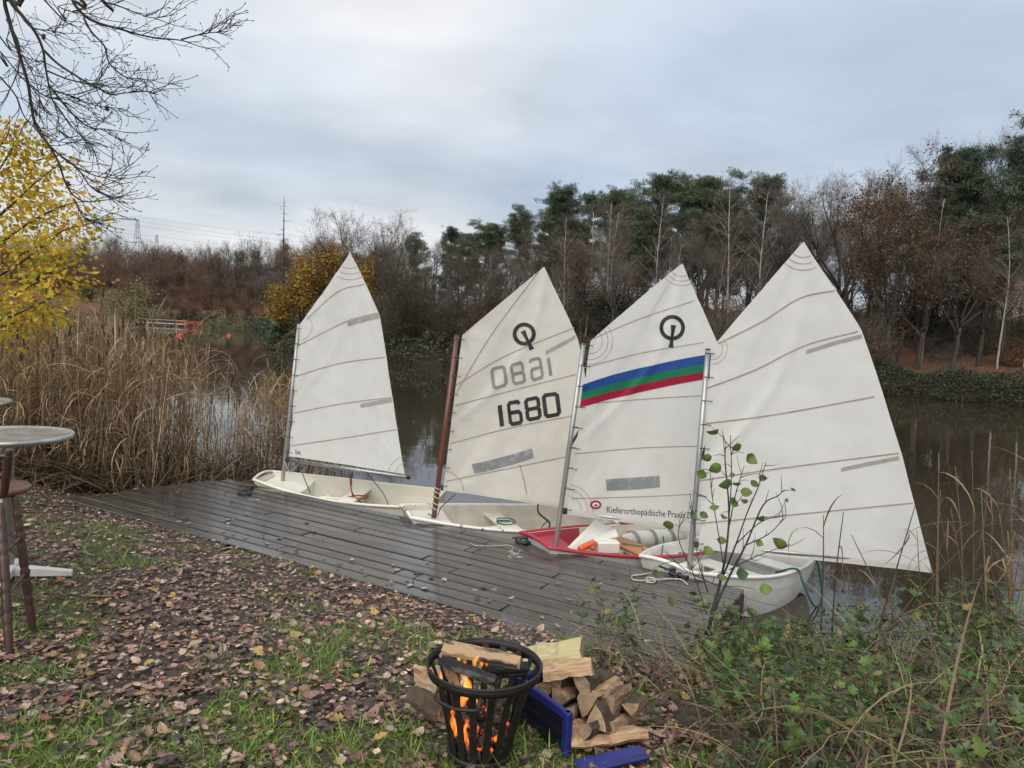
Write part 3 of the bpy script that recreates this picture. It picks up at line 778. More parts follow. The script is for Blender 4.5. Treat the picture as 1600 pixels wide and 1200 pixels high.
def rig(b, mast_px, Ym, lean, mastm, sail, boomend, thick=0.024, ties=9, drop=0.045):
    (x0, y0), (x1, y1) = mast_px
    p1 = aty(x1, y1, Ym + lean); p0 = aty(x0, y0, Ym)
    d = (p1 - p0) / np.linalg.norm(p1 - p0); foot = p0 - d * ((p0[2] - 0.03) / d[2])
    g = Geo(); g.tube([foot, p0, (p0 + p1) / 2, p1], [thick, thick, thick, thick * 0.9], 12); b.t.part('mast', g, mastm, True)
    g = Geo(); g.tube([p1, p1 + d * 0.012], thick * 0.92, 12); b.t.part('mast_cap', g, M['black'])
    c = sail.c
    a = c['T'] - d * drop; a = p0 + d * ((a - p0) @ d) + (c['T'] - (p0 + d * ((c['T'] - p0) @ d))) * 0.5
    a = a - sail.n * (0.035 if drop < 0 else 0); e = boomend
    g = Geo(); g.tube([a, e], [0.02, 0.02], 10); bm = b.t.part('boom', g, M['alloy'], True)
    dd = (e - a) / np.linalg.norm(e - a)
    g = Geo(); g.tube([e, e + dd * 0.03], 0.023, 10); b.t.part('boom_cap', g, M['black'], True, parent=bm)
    g = Geo(); g.tube([a - dd * 0.035, a + dd * 0.05], 0.027, 8); b.t.part('boom_jaw', g, M['black'], parent=bm)
    # sprit on the far side of the sail
    k0 = p0 + (p1 - p0) * 0.47 - sail.n * 0.045; k1 = c['P'] - sail.n * 0.03
    g = Geo(); g.tube([k0, (k0 + k1) / 2 - sail.n * (sail.belly * 0.9 + 0.0), k1], [0.014, 0.015, 0.012], 8); b.t.part('sprit', g, M['sprit'], True)
    for t in np.linspace(0.03, 0.97, ties):                    # lacing round the mast
        q = sail.S(np.array([0.012]), np.array([t]))[0]; m_ = p0 + d * ((q - p0) @ d)
        ax = q - m_; l = np.linalg.norm(ax); ax = ax / l; bx = np.cross(d, ax)
        ring = [m_ + ax * (l * 0.5 + (l * 0.5 + 0.02) * math.cos(th)) + bx * (0.03 * math.sin(th)) for th in np.linspace(0, 2 * PI, 11)]
        g = Geo(); g.tube(ring, 0.0035, 5, cap=False); b.t.part('sail_tie', g, M['rope_dark'], True)
    for t in (0.25, 0.5, 0.75, 0.97):
        q = a + (e - a) * t; ring = [q + np.array([0, 0, 0.03]) * (1 + math.cos(th)) * 0.8 - [0, 0, 0.024] + np.cross(dd, [0, 0, 1]) * 0.024 * math.sin(th) for th in np.linspace(0, 2 * PI, 11)]
        g = Geo(); g.tube(ring, 0.003, 5, cap=False); b.t.part('foot_tie', g, M['rope_white'], True)
    return p0, p1, d, a, e

def depths(Y, ly, az, sc=1.0, keys=('T', 'H', 'P', 'C', 'L1', 'L2')):
    S2 = dict(T=(0, 0), H=(0, 1.73), P=(.71, 2.70), C=(2.02, -.05), L1=(1.26, 1.99), L2=(1.70, .94))
    return {k: Y + (ly * S2[k][1] + math.sin(az) * S2[k][0]) * sc for k in keys}
R_ = math.radians
# boat by the reeds: cream hull, plain sail
b1 = Boat('sailing_dinghy', 'cream dinghy with plain white sail, farthest left beside the reeds', (-2.98, 8.86), R_(-5), 2.2, M['cream'], M['cream'], M['cream'], M['cream'])
s1 = Sail(b1, depths(9.0, .033, -.45, .92), dict(T=(451, 713), H=(467, 508), P=(547, 393), C=(632, 741), L1=(593, 493), L2=(613, 624)), M['sail'], 0.05, 0.3)
e1 = s1.c['C'] + (s1.c['C'] - s1.c['T']) * 0.02 + np.array([0, 0, -0.03])
r1 = rig(b1, ((442, 748), (467, 506)), 9.0, .033 * 2, M['alloy'], s1, e1)
# old boat with the number
b2 = Boat('sailing_dinghy', 'worn white dinghy with brown wooden mast and sail number 1680', (-1.03, 7.47), R_(21), 2.26, M['hull_grey'], M['old_hull'], M['worn_rail'], M['old_hull'])
s2 = Sail(b2, depths(7.72, .045, .2, .96), dict(T=(692, 766), H=(722, 524), P=(850, 417), C=(956, 806), L1=(903, 530), L2=(928, 668)), M['sail_old'], 0.05, 1.7)
e2_ = s2.c['C'] + (s2.c['C'] - s2.c['T']) * 0.02 + np.array([0, 0, 0.03]) - s2.n * 0.06
r2 = rig(b2, ((678, 806), (714, 524)), 7.72, .045 * 2, M['wood_mast'], s2, e2_, 0.027, drop=-0.015)
# red boat with stripes
b3 = Boat('sailing_dinghy', 'red-rimmed dinghy with blue, green and red stripes across its sail', (0.28, 6.66), R_(30), 2.26, M['hull_grey'], M['cream'], M['red_rail'], M['red_deck'])
s3 = Sail(b3, depths(6.85, .012, .25, .94), dict(T=(886, 804), H=(922, 533), P=(1065, 412), C=(1172, 846), L1=(1121, 536), L2=(1146, 672)), M['sail'], 0.05, 2.9)
e3 = s3.c['C'] + (s3.c['C'] - s3.c['T']) * 0.02 + np.array([0, 0, 0.04]) - s3.n * 0.06
r3 = rig(b3, ((868, 855), (912, 537)), 6.85, .012 * 2, M['alloy'], s3, e3, drop=-0.02)
# nearest boat, big plain sail
b4 = Boat('sailing_dinghy', 'white dinghy nearest the camera with large plain crinkled sail behind the sapling', (1.37, 6.14), R_(42), 1.88, M['white_hull'], M['white_hull'], M['white_hull'], M['white_hull'])
s4 = Sail(b4, depths(6.3, .047, 0.0, 1.01), dict(T=(1091, 858), H=(1112, 545), P=(1255, 378), C=(1456, 895), L1=(1345, 515), L2=(1410, 712)), M['sail'], 0.055, 4.1)
e4 = s4.c['C'] - (s4.c['C'] - s4.c['T']) * 0.01 + np.array([0, 0, 0.05]) - s4.n * 0.06
r4 = rig(b4, ((1077, 895), (1106, 547)), 6.3, .047 * 2, M['alloy'], s4, e4, drop=-0.03)

# marks on the sails -------------------------------------------------
for L in ([(480, 498), (528, 456), (570, 444)], [(464, 541), (540, 503), (590, 489)], [(459, 589), (530, 568), (602, 558)], [(455, 646), (540, 630), (612, 621)], [(452, 697), (540, 684), (620, 671)]):
    s1.strip('seam', L, 0.012, M['seam'])
s1.quadpatch('batten_pocket', [(544, 510), (593, 497), (592, 489), (543, 503)], M['batten'])
s1.quadpatch('batten_pocket', [(564, 637), (613, 628), (612, 621), (563, 631)], M['batten'])
s1.arcs('corner_stitching', (547, 393), 44, R_(60), R_(118), M['seam'], (1, .8, .6), 0.007)
s1.arcs('corner_stitching', (636, 741), 30, R_(181), R_(262), M['seam'], (.95, .6), 0.006)
s1.arcs('corner_stitching', (466, 510), 22, R_(-55), R_(75), M['seam'], (1,), 0.006)
s1.quadpatch('maker_label', [(461, 709), (470, 711), (470, 705), (461, 703)], M['batten'], nu=3, nv=3)
for L in ([(712, 602), (790, 556), (897, 512)], [(710, 634), (800, 610), (900, 585)], [(703, 693), (800, 668), (893, 650)], [(696, 752), (790, 733), (882, 714)], [(712, 615), (770, 520), (842, 424)], [(812, 726), (818, 748), (823, 773)]):
    s2.strip('seam', L, 0.011, M['seam'])
s2.quadpatch('batten_pocket', [(853, 554), (899, 529), (898, 524), (852, 548)], M['batten'])
s2.quadpatch('window', [(741, 740), (834, 715), (831, 700), (737, 725)], M['window'])
emblem(s2, (819, 522), 15.0, ((817, 517), (831, 546)), M['ink'])
for ch, c4 in zip('1680', ([(781, 667), (788, 665), (784, 632), (777, 634)], [(798, 663), (815, 660), (811, 627), (794, 630)], [(825, 656), (844, 652), (840, 621), (821, 625)], [(853, 651), (874, 647), (870, 615), (849, 618)])):
    digit(s2, 'sail_number', ch, c4, M['ink'], 0.30 if ch != '1' else 0.95)
for ch, c4 in zip('0861', ([(772, 607), (791, 601), (787, 572), (768, 577)], [(803, 600), (820, 596), (815, 566), (798, 571)], [(848, 589), (832, 594), (827, 563), (843, 559)], [(857, 588), (864, 586), (860, 558), (853, 560)])):
    digit(s2, 'number_show_through', ch, c4, M['ghost'], 0.26 if ch != '1' else 0.7)
s2.arcs('corner_stitching', (692, 768), 32, R_(-88), R_(0), M['seam'], (1,), 0.006)
for L in ([(925, 530), (1000, 498), (1084, 470)], [(912, 575), (1000, 552), (1100, 535)], [(905, 632), (1000, 624), (1098, 618)], [(897, 709), (1000, 700), (1090, 697)], [(893, 779), (1000, 776), (1085, 772)]):
    s3.strip('seam', L, 0.009, M['seam'])
for nm, a, b_, m_ in (('blue_stripe', 0, .36, 's_blue'), ('green_stripe', .36, .68, 's_green'), ('red_stripe', .68, 1, 's_red')):
    tl, bl = np.array((910, 601)), np.array((906, 637)); tr, br = np.array((1124, 551)), np.array((1129, 588))
    p = lambda A, B, t: tuple(A + (B - A) * t)
    s3.quadpatch(nm, [p(tl, bl, b_), p(tr, br, b_), p(tr, br, a), p(tl, bl, a)], M[m_], nu=80)
emblem(s3, (1050, 512), 17.0, ((1052, 508), (1048, 543)), M['ink'])
s3.quadpatch('window', [(948, 767), (1031, 761), (1030, 743), (946, 749)], M['window'])
s3.arcs('corner_stitching', (921, 533), 36, R_(-38), R_(95), M['seam'], (1, .8, .55), 0.005)
s3.arcs('corner_stitching', (1065, 412), 40, R_(62), R_(140), M['seam'], (.85, .68, .5), 0.005)
s3.arcs('corner_stitching', (886, 797), 40, R_(-84), R_(4), M['seam'], (1, .8, .55), 0.005)
def ellipse(s, name, c, rx, ry, m, off):
    th = np.linspace(0, 2 * PI, 25)[:-1]; V = [(c[0] + rx * math.cos(t), c[1] + ry * math.sin(t)) for t in th]
    uv = s.inv(V); g = Geo(); g.add(s.S(uv[:, 0], uv[:, 1], off), [list(range(24))]); s.sub(name, g, m)
ellipse(s3, 'badge', (930.5, 788.5), 9, 6.8, M['badge'], 0.006); ellipse(s3, 'badge_centre', (930.5, 788.5), 5.6, 3.7, M['board'], 0.0085); ellipse(s3, 'badge_mark', (930.5, 789), 3.2, 1.5, M['badge'], 0.0105)
# sponsor lettering on the foot of the striped sail
fc = bpy.data.curves.new('lettering', 'FONT'); fc.body = 'Kieferorthopädische Praxis Dr.'; fc.size = 1.0; fc.resolution_u = 2
fo = bpy.data.objects.new('lettering', fc); COL.objects.link(fo)
dg = bpy.context.evaluated_depsgraph_get(); tm = bpy.data.meshes.new_from_object(fo.evaluated_get(dg))
tv = np.array([v.co[:] for v in tm.vertices]); tf = [list(p.vertices) for p in tm.polygons]
bpy.data.objects.remove(fo); bpy.data.meshes.remove(tm)
k_ = 140.0 / (tv[:, 0].max() - tv[:, 0].min()) * 1.0
bx0, by0 = 947.0, 800.5
V = np.stack([bx0 + tv[:, 0] * k_, by0 + 0.0735 * tv[:, 0] * k_ - tv[:, 1] * 14.6], -1)
uvs = s3.inv(V)
g = Geo(); g.add(s3.S(uvs[:, 0], uvs[:, 1], 0.0045), tf); s3.sub('lettering', g, M['ink'])
for L in ([(1122, 537), (1190, 503), (1250, 466), (1304, 454)], [(1104, 607), (1180, 578), (1258, 540), (1340, 518)], [(1102, 662), (1210, 648), (1366, 620)], [(1093, 751), (1210, 733), (1404, 708)], [(1088, 818), (1220, 806), (1426, 786)]):
    s4.strip('seam', L, 0.013, M['seam'])
s4.quadpatch('batten_pocket', [(1260, 553), (1347, 528), (1346, 522), (1259, 547)], M['batten'])
s4.quadpatch('batten_pocket', [(1314, 737), (1405, 718), (1404, 712), (1313, 731)], M['batten'])
s4.arcs('corner_stitching', (1255, 378), 44, R_(62), R_(132), M['seam'], (1, .78, .55), 0.007)
s4.arcs('corner_stitching', (1112, 545), 24, R_(-45), R_(92), M['seam'], (1, .7), 0.005)
s4.arcs('corner_stitching', (1456, 896), 38, R_(188), R_(258), M['seam'], (1, .7), 0.006)

# lines of the rigs and things in the boats --------------------------
def ropething(name, label, pts, r, m, cat='rope', group=None):
    P = smoothline(pts, 8); g = Geo(); base = P[np.argmin(P[:, 2])]
    g.V = []; g.tube(P - base, r, 6)
    o = g.build(name, m, smooth=True); o.location = base; return tag(o, label, cat, group)
def px(l, Y): return [aty(x, y, Y + (d[0] if d else 0)) for x, y, *d in l]
a = r1[3]; e = r1[4]
g = Geo(); g.tube([a + (e - a) * 0.10, b1.P(0.27, -0.02, 0.30)], 0.006, 6); b1.t.part('downhaul', g, M['rope_blue'], True)
g = Geo(); g.tube([a + (e - a) * 0.12 + [0, 0, -.02], aty(452, 752, 8.85) + [0, 0, .1], r1[0] + [0, 0, 0.25]], 0.005, 6); b1.t.part('kicking_strap', g, M['rope_white'], True)
g = Geo(); g.tube(smoothline([b1.P(0.72, 0, 0.05), b1.P(0.70, 0, .3), a + (e - a) * 0.68]), 0.005, 6); b1.t.part('mainsheet', g, M['rope_dark'], True)
ropething('rope', 'red rope tangled in the cream dinghy by the reeds', [b1.P(.48, .0, .28), b1.P(.53, .05, .30), b1.P(.56, .1, .29), b1.P(.6, .02, .31), b1.P(.58, -.08, .30), b1.P(.52, 0, .285), b1.P(.5, .05, .33), b1.P(.475, .16, .42), b1.P(.468, .2, .5), b1.P(.47, .24, .43), b1.P(.5, .1, .30), b1.P(.65, -.1, .12)], 0.008, M['rope_red'])
p = b1.P(.94, -.3, .16); g = Geo(); g.lathe([(0, -.06), (.06, -.06), (.075, 0), (.07, .05), (.05, .1), (0, .11)], n=14, cap=False); o = g.build('bailer', M['orange'], smooth=True); o.location = p; tag(o, 'red plastic bailer in the stern of the cream dinghy', 'bailer')
g = Geo(); g.lathe([(0.055, 0), (.06, .012), (0.06, .02), (.03, .028), (0, .028)], n=20); V0 = g.V[0]; hc = b1.P(0.31, 0.36, 0.16)
g.V[0] = V0 @ np.stack([b1.u, [0, 0, 1], -b1.v], 0) + hc; b1.t.part('hatch_cover', g, M['board'], True)
a = r2[3]; e = r2[4]
ropething('rope', 'dark blue line from the wooden mast up to the boom end of its sail', [aty(668, 845 - 42, 7.66), aty(682, 806, 7.7), aty(690, 792, 7.72), aty(712, 772, 7.74)], 0.006, M['rope_blue'])
g = Geo(); g.tube(smoothline([b2.P(.72, .1, .12), b2.P(.74, .08, .25), aty(841, 800, 8.05), aty(843, 779, 8.1)]), 0.011, 6); b2.t.part('mainsheet', g, M['rope_green'], True)
ropething('rope', 'thin green rope coiled on the thwart of the worn white dinghy', [b2.P(.5 + .045 * math.cos(t), .05 + .11 * math.sin(t), .285 + 0.004 * t) for t in np.linspace(0, 11, 16)], 0.007, M['rope_green'])
ropething('rope', 'green rope hanging slack inside the worn white dinghy', [b2.P(.58, .0, .1), b2.P(.63, -.1, .16), b2.P(.68, 0, .12), b2.P(.70, .1, .2), b2.P(.735, .09, .29)], 0.006, M['rope_green'])
g = Geo()
for t in (.12, .2, .3, .38, .44): 
    q = r2[0] + (r2[1] - r2[0]) * t * .35
    ring = [q + np.array([math.cos(th) * .034, math.sin(th) * .034, .01 * math.sin(th * 2)]) for th in np.linspace(0, 2 * PI, 10)]
    g.tube(ring, 0.007, 5, cap=False)
b2.t.part('mast_lashing', g, M['rope_white'], True)
# contents of the red boat
def board(name, label, cat, c4, th, m):
    A = np.array(c4); n = np.cross(A[1] - A[0], A[3] - A[0]); n /= np.linalg.norm(n); base = A.mean(0)
    a_, b_ = np.meshgrid(np.linspace(0, 1, 7), np.linspace(0, 1, 5)); 
    def sq(t): return t
    V = []
    for k in (0, 1):
        for q in range(5):
            for r in range(7):
                u, v = r / 6, q / 4
                V.append(A[0] * (1 - u) * (1 - v) + A[1] * u * (1 - v) + A[2] * u * v + A[3] * (1 - u) * v + n * (k - .5) * th * (1 if 0 < q < 4 and 0 < r < 6 else .45) - base)
    F = []
    for k in (0, 1):
        for q in range(4):
            for r in range(6):
                i = k * 35 + q * 7 + r; f = [i, i + 1, i + 8, i + 7]; F.append(f if k else f[::-1])
    ed = [i for i in range(7)] + [6 + 7 * i for i in range(1, 5)] + [33 - i for i in range(0, 6)] + [21, 14, 7]
    for i in range(len(ed)): F.append([ed[i], ed[(i + 1) % len(ed)], ed[(i + 1) % len(ed)] + 35, ed[i] + 35])
    g = Geo(); g.add(V, F); o = g.build(name, m); o.location = base; return tag(o, label, cat)
board('daggerboard', 'white daggerboard leaning across the bow of the red-rimmed dinghy', 'daggerboard', [aty(886, 856, 6.75), aty(930, 812, 7.25), aty(962, 829, 7.3), aty(900, 860, 6.8)], 0.03, M['board'])
board('rudder_blade', 'white box lid lying beside the daggerboard in the red-rimmed dinghy', 'lid', [aty(928, 846, 6.95), aty(966, 838, 6.95), aty(962, 827, 7.15), aty(930, 836, 7.15)], 0.03, M['board'])
c = aty(948, 853, 6.92); g = Geo(); g.bevbox((0, 0, 0), (0.22, 0.16, 0.12), 0.015, b3.Mx @ rotz(-.35)); o = g.build('storage_box', M['board']); o.location = c; tag(o, 'white plastic box standing in the red-rimmed dinghy', 'box')
ropething('float_collar', 'orange foam float squeezed between bow and white box in red-rimmed dinghy', [aty(906, 858, 6.72), aty(918, 852, 6.78), aty(928, 849, 6.82), aty(924, 858, 6.8)], 0.03, M['orange'], 'float')
c = b3.P(.5, -.02, .305); g = Geo(); g.bevbox((0, 0, 0), (0.24, 0.62, 0.02), 0.006, b3.Mx); o = g.build('plywood_board', M['orange_seat']); o.location = c; tag(o, 'orange plywood board across the middle of the red-rimmed dinghy', 'board')
g = Geo(); g.tube([b3.P(.47, .05, .33), b3.P(.5, 0, .325), b3.P(.53, -.1, .33)], 0.01, 6); b3.t.part('hiking_strap', g, M['strap'])
b3.bags(M['bag'], M['strap'])
g = Geo(); g.tube(smoothline([aty(1036, 838, 7.2), aty(1037, 850, 7.1), aty(1032, 866, 6.9)]), 0.008, 6); b3.t.part('sheet_end', g, M['rope_green'], True)
ropething('rope', 'green rope looping over the near side of the red-rimmed dinghy', [aty(1003, 857, 6.98), aty(1010, 868, 6.8), aty(1018, 876, 6.72), aty(1032, 871, 6.75), aty(1036, 852, 6.95)], 0.006, M['rope_green'])
# mast number plate
g = Geo(); g.bevbox(b4.P(.9, 0, .2), (.2, .78, .025), .006, b4.Mx); b4.t.part('stern_seat', g, M['white_hull'])
c = b4.P(.34, .16, .26); g = Geo(); g.bevbox((0, 0, 0), (0.2, 0.16, 0.12), 0.012, b4.Mx); o = g.build('storage_box', M['board']); o.location = c; tag(o, 'white plastic box in the nearest dinghy, behind the sapling stem', 'box')
ropething('rope', 'pale mooring rope looped on jetty planks at the bow of the nearest dinghy', [atz(1046, 886, .43), atz(1030, 893, .40), atz(1008, 897, .43), atz(988, 900, .428), atz(990, 906, .428), atz(1008, 907, .428), atz(1012, 903, .43), atz(1022, 904, .432), atz(1022, 910, .428), atz(1010, 909, .428), atz(1020, 906, .436), atz(1060, 905, .43), atz(1075, 914, .428)], 0.007, M['rope_white'])
ropething('rope', 'green stern rope hanging from the nearest dinghy towards the bank', [b4.P(.62, -.40, .30), b4.P(.64, -.575, .375), b4.P(.66, -.63, .25), b4.P(.72, -.68, .05), b4.P(.82, -.66, .0), b4.P(.93, -.58, .08), b4.P(.985, -.46, .30), b4.P(.99, -.38, .36)], 0.009, M['rope_green'])
ropething('rope', 'pale frayed cord lying loose on the middle of the jetty', [atz(735, 849, .426), atz(742, 852, .426), atz(752, 853, .426), atz(775, 853, .426), atz(795, 852, .428), atz(802, 857, .428), atz(798, 861, .426), atz(804, 864, .43), atz(808, 866, .428), atz(803, 868, .426)], 0.004, M['rope_white'])
g = Geo(); p = atz(806, 868, .426)
for k in range(9):
    rr = np.random.default_rng(k); q = [p - p]
    for _ in range(4): q.append(q[-1] + np.array([*rr.normal(0, .022, 2), max(-.003, rr.normal(.004, .008))]))
    g.tube(q, 0.003, 4)
o = g.build('knotted_cord', M['rope_white']); o.location = p; tag(o, 'small pale knot of cord on the jetty near the red bow', 'cord')
for (lab, pts) in (('black mooring rope coiled at the bow of the cream dinghy', [(372, 771), (384, 772), (392, 771), (378, 769), (374, 766), (388, 764), (400, 758)]), ('black mooring rope at the tip of the red bow', [(806, 843), (814, 848), (822, 846), (819, 849), (828, 847), (840, 846)]), ('black mooring line at the bow of the nearest dinghy', [(1046, 894), (1056, 898), (1066, 893), (1062, 899), (1074, 900), (1030, 884)])):
    ropething('mooring_rope', lab, [atz(x, y, .432 + .012 * (i % 2)) for i, (x, y) in enumerate(pts)], 0.011, M['rope_dark'])
#@@PART2@@
# ------------------------------------------------------------------ plant templates
def leaf_tpl(n=6, lobes=0, w=0.32, curl=0.12, fold=0.12, petiole=0.12, ser=0.0):
    t = np.linspace(0, 1, n + 1); wd = w * np.sin(PI * t ** 0.85) ** 0.8
    if lobes: wd = wd * (1 + 0.38 * np.cos(2 * PI * lobes * t))
    if ser: wd = wd * (1 + ser * np.where(np.arange(n + 1) % 2, 1, -1))
    wd[0] = wd[-1] = 0.012
    x = petiole + t * (1 - petiole); z = curl * (t - 0.4) ** 2 * 2
    V = [(0, 0, 0)] + [(x[i], 0, z[i]) for i in range(n + 1)] + [(x[i], wd[i], z[i] + fold * wd[i]) for i in range(n + 1)] + [(x[i], -wd[i], z[i] + fold * wd[i]) for i in range(n + 1)]
    F = []
    for i in range(n):
        F.append([1 + i, 2 + i, n + 3 + i, n + 2 + i]); F.append([2 + i, 1 + i, 2 * n + 3 + i, 2 * n + 4 + i])
    return np.array(V, float), np.array(F)
def blade_tpl(n=4, w=0.03, bend=0.4, up=False):
    t = np.linspace(0, 1, n + 1); th = bend * t; x = np.cumsum(np.concatenate([[0], np.cos(th[1:]) / n])); z = np.cumsum(np.concatenate([[0], -np.sin(th[1:]) / n]))
    wd = w * (1 - t ** 2 * 0.97) * np.minimum(1, 0.5 + 2 * t); wd[-1] = w * 0.03
    V = [(x[i], wd[i], z[i]) for i in range(n + 1)] + [(x[i], -wd[i], z[i]) for i in range(n + 1)]
    return np.array(V), np.array([[i, i + 1, n + 2 + i, n + 1 + i] for i in range(n)])
def twig_tpl(seed, k=9, w=0.008, sub=2, droop=0.0, ang=0.7):
    """flat-sided spray of shoots along +X, unit length"""
    r = np.random.default_rng(seed); V = []; F = []
    def tri(a, b, ww):
        a, b = np.array(a), np.array(b); d = b - a; nrm = np.cross(d, r.normal(0, 1, 3)); nrm /= np.linalg.norm(nrm) + 1e-9
        i = len(V); V.extend([a - nrm * ww, a + nrm * ww, b]); F.append([i, i + 1, i + 2])
    def pt(t): return np.array([t, 0.05 * math.sin(3 * t + seed), 0.05 * math.cos(2.3 * t) - droop * t * t])
    for i in range(3): tri(pt(i / 3), pt((i + 1) / 3 + 0.03), w * (1.1 - 0.3 * i))
    for i in range(k):
        t = r.uniform(0.12, 0.95); a = pt(t); az = r.uniform(0, 2 * PI); L = r.uniform(0.25, 0.55) * (1.15 - 0.6 * t); an = ang * r.uniform(.6, 1.3)
        d = np.array([math.cos(an), math.sin(an) * math.cos(az), math.sin(an) * math.sin(az) - droop * .5]); b = a + d * L
        tri(a, b, w * 0.62)
        for _ in range(sub):
            tt = r.uniform(0.3, 0.9); c = a + d * L * tt; d2 = d + r.normal(0, 0.45, 3); tri(c, c + d2 / np.linalg.norm(d2) * L * r.uniform(.3, .6), w * 0.45)
    return np.array(V), np.array(F)
TW = [twig_tpl(i, 10, 0.009, 2) for i in range(3)]
TWD = [twig_tpl(10 + i, 10, 0.007, 2, droop=0.35, ang=0.5) for i in range(3)]
def needle_tpl(seed, k=72):
    r = np.random.default_rng(seed); V = []; F = []
    for i in range(k):
        c = r.normal(0, 1, 3); c /= np.linalg.norm(c); c *= np.array([1, 1, 0.55]) * r.uniform(0.2, 0.75)
        d = c / (np.linalg.norm(c) + .01) * 0.6 + r.normal(0, 0.5, 3) + [0, 0, 0.3]; d /= np.linalg.norm(d); n = np.cross(d, r.normal(0, 1, 3)); n /= np.linalg.norm(n)
        L = r.uniform(0.25, 0.5); w = r.uniform(.026, .05)
        j = len(V); V += [c - n * w, c + n * w, c + d * L]; F.append([j, j + 1, j + 2])
    return np.array(V), np.array(F)
ND = [needle_tpl(i) for i in range(3)]
LEAFQ = (np.array([(0, 0, 0), (.5, .32, .06), (1, 0, 0), (.5, -.32, .06)], float), np.array([[0, 1, 2, 3]]))

def walk(rng, p, d, L, n, wander, trop=(0, 0, 0)):
    P = [np.array(p, float)]; d = np.array(d, float); d /= np.linalg.norm(d)
    for _ in range(n):
        d = d + rng.normal(0, wander, 3) + np.array(trop) / n; d /= np.linalg.norm(d); P.append(P[-1] + d * L / n)
    return np.array(P), d
def side(rng, d, ang):
    d = d / np.linalg.norm(d); a = np.cross(d, rng.normal(0, 1, 3)); a /= np.linalg.norm(a); return d * math.cos(ang) + a * math.sin(ang)

class TreeMesh:
    def __init__(s): s.wood = Geo(); s.crown = Geo()
def deciduous(seed, H, spread=0.75, trunk=0.33, nl=5, twcol=(0.085, 0.064, 0.05), wood=(1, 1, 1), r0=0.17, tw=0.9, leaves=0, leafcols=None, lean=(0, 0), density=1.0, droop=0, leafsize=.17):
    rng = np.random.default_rng(seed); t = TreeMesh()
    P, d = walk(rng, (0, 0, -0.4), (lean[0], lean[1], 1), H * trunk + .4, 6, 0.05)
    t.wood.tube(P, np.linspace(r0 * 1.15, r0 * .8, 7), 8)
    tips_p, tips_d = [], []
    for i in range(nl):
        st = P[-1] if i < nl - 2 else P[-2]
        az = 2 * PI * i / nl + rng.uniform(-.5, .5); an = rng.uniform(.2, .75) * spread if i else 0.1
        dd = np.array([math.sin(an) * math.cos(az), math.sin(an) * math.sin(az), math.cos(an)])
        L = H * (1 - trunk) * rng.uniform(.72, .95)
        Q, _ = walk(rng, st, dd, L, 8, 0.11, (0, 0, 0.5)); rr = np.linspace(r0 * .55, r0 * .08, 9); t.wood.tube(Q, rr, 6)
        for k in range(7):
            f = rng.uniform(.22, .97); j = min(7, int(f * 8)); p = Q[j] + (Q[j + 1] - Q[j]) * (f * 8 - j)
            d2 = side(rng, Q[j + 1] - Q[j], rng.uniform(.5, 1.0)); L2 = L * rng.uniform(.28, .5) * (1.2 - f * .6)
            Q2, _ = walk(rng, p, d2, L2, 5, 0.16, (0, 0, .5 - droop)); t.wood.tube(Q2, np.linspace(rr[j] * .5, r0 * .05, 6), 4)
            for _ in range(6):
                f2 = rng.uniform(.15, 1); j2 = min(4, int(f2 * 5)); p2 = Q2[j2] + (Q2[j2 + 1] - Q2[j2]) * (f2 * 5 - j2)
                d3 = side(rng, Q2[j2 + 1] - Q2[j2], rng.uniform(.4, .9)); L3 = L2 * rng.uniform(.3, .55)
                Q3, dl = walk(rng, p2, d3, L3, 3, .2, (0, 0, .4 - droop * 1.5)); t.wood.tube(Q3, np.linspace(r0 * .06, r0 * .025, 4), 3)
                for q in range(max(1, int(4 * density))):
                    i3 = rng.integers(1, 4); tips_p.append(Q3[i3]); tips_d.append(side(rng, Q3[i3] - Q3[i3 - 1], rng.uniform(.1, .8)) + [0, 0, -.5 * droop])
    tp, td = np.array(tips_p), np.array(tips_d); idx = rng.integers(0, 3, len(tp))
    for k in range(3):
        m = idx == k; T = (TWD if droop > .3 else TW)[k]
        t.crown.scatter(T[0], T[1], along(td[m], rng, rng.uniform(.6, 1.15, m.sum()) * tw), tp[m], jit(twcol, rng, m.sum(), .22))
    if leaves:
        i = rng.integers(0, len(tp), leaves); p = tp[i] + rng.normal(0, .28, (leaves, 3)); dd = rng.normal(0, 1, (leaves, 3)) + [0, 0, -.4]
        t.crown.scatter(*LEAFQ, along(dd, rng, rng.uniform(.7, 1.2, leaves) * leafsize), p, pick(leafcols[0], leafcols[1], rng, leaves, .25))
    return t
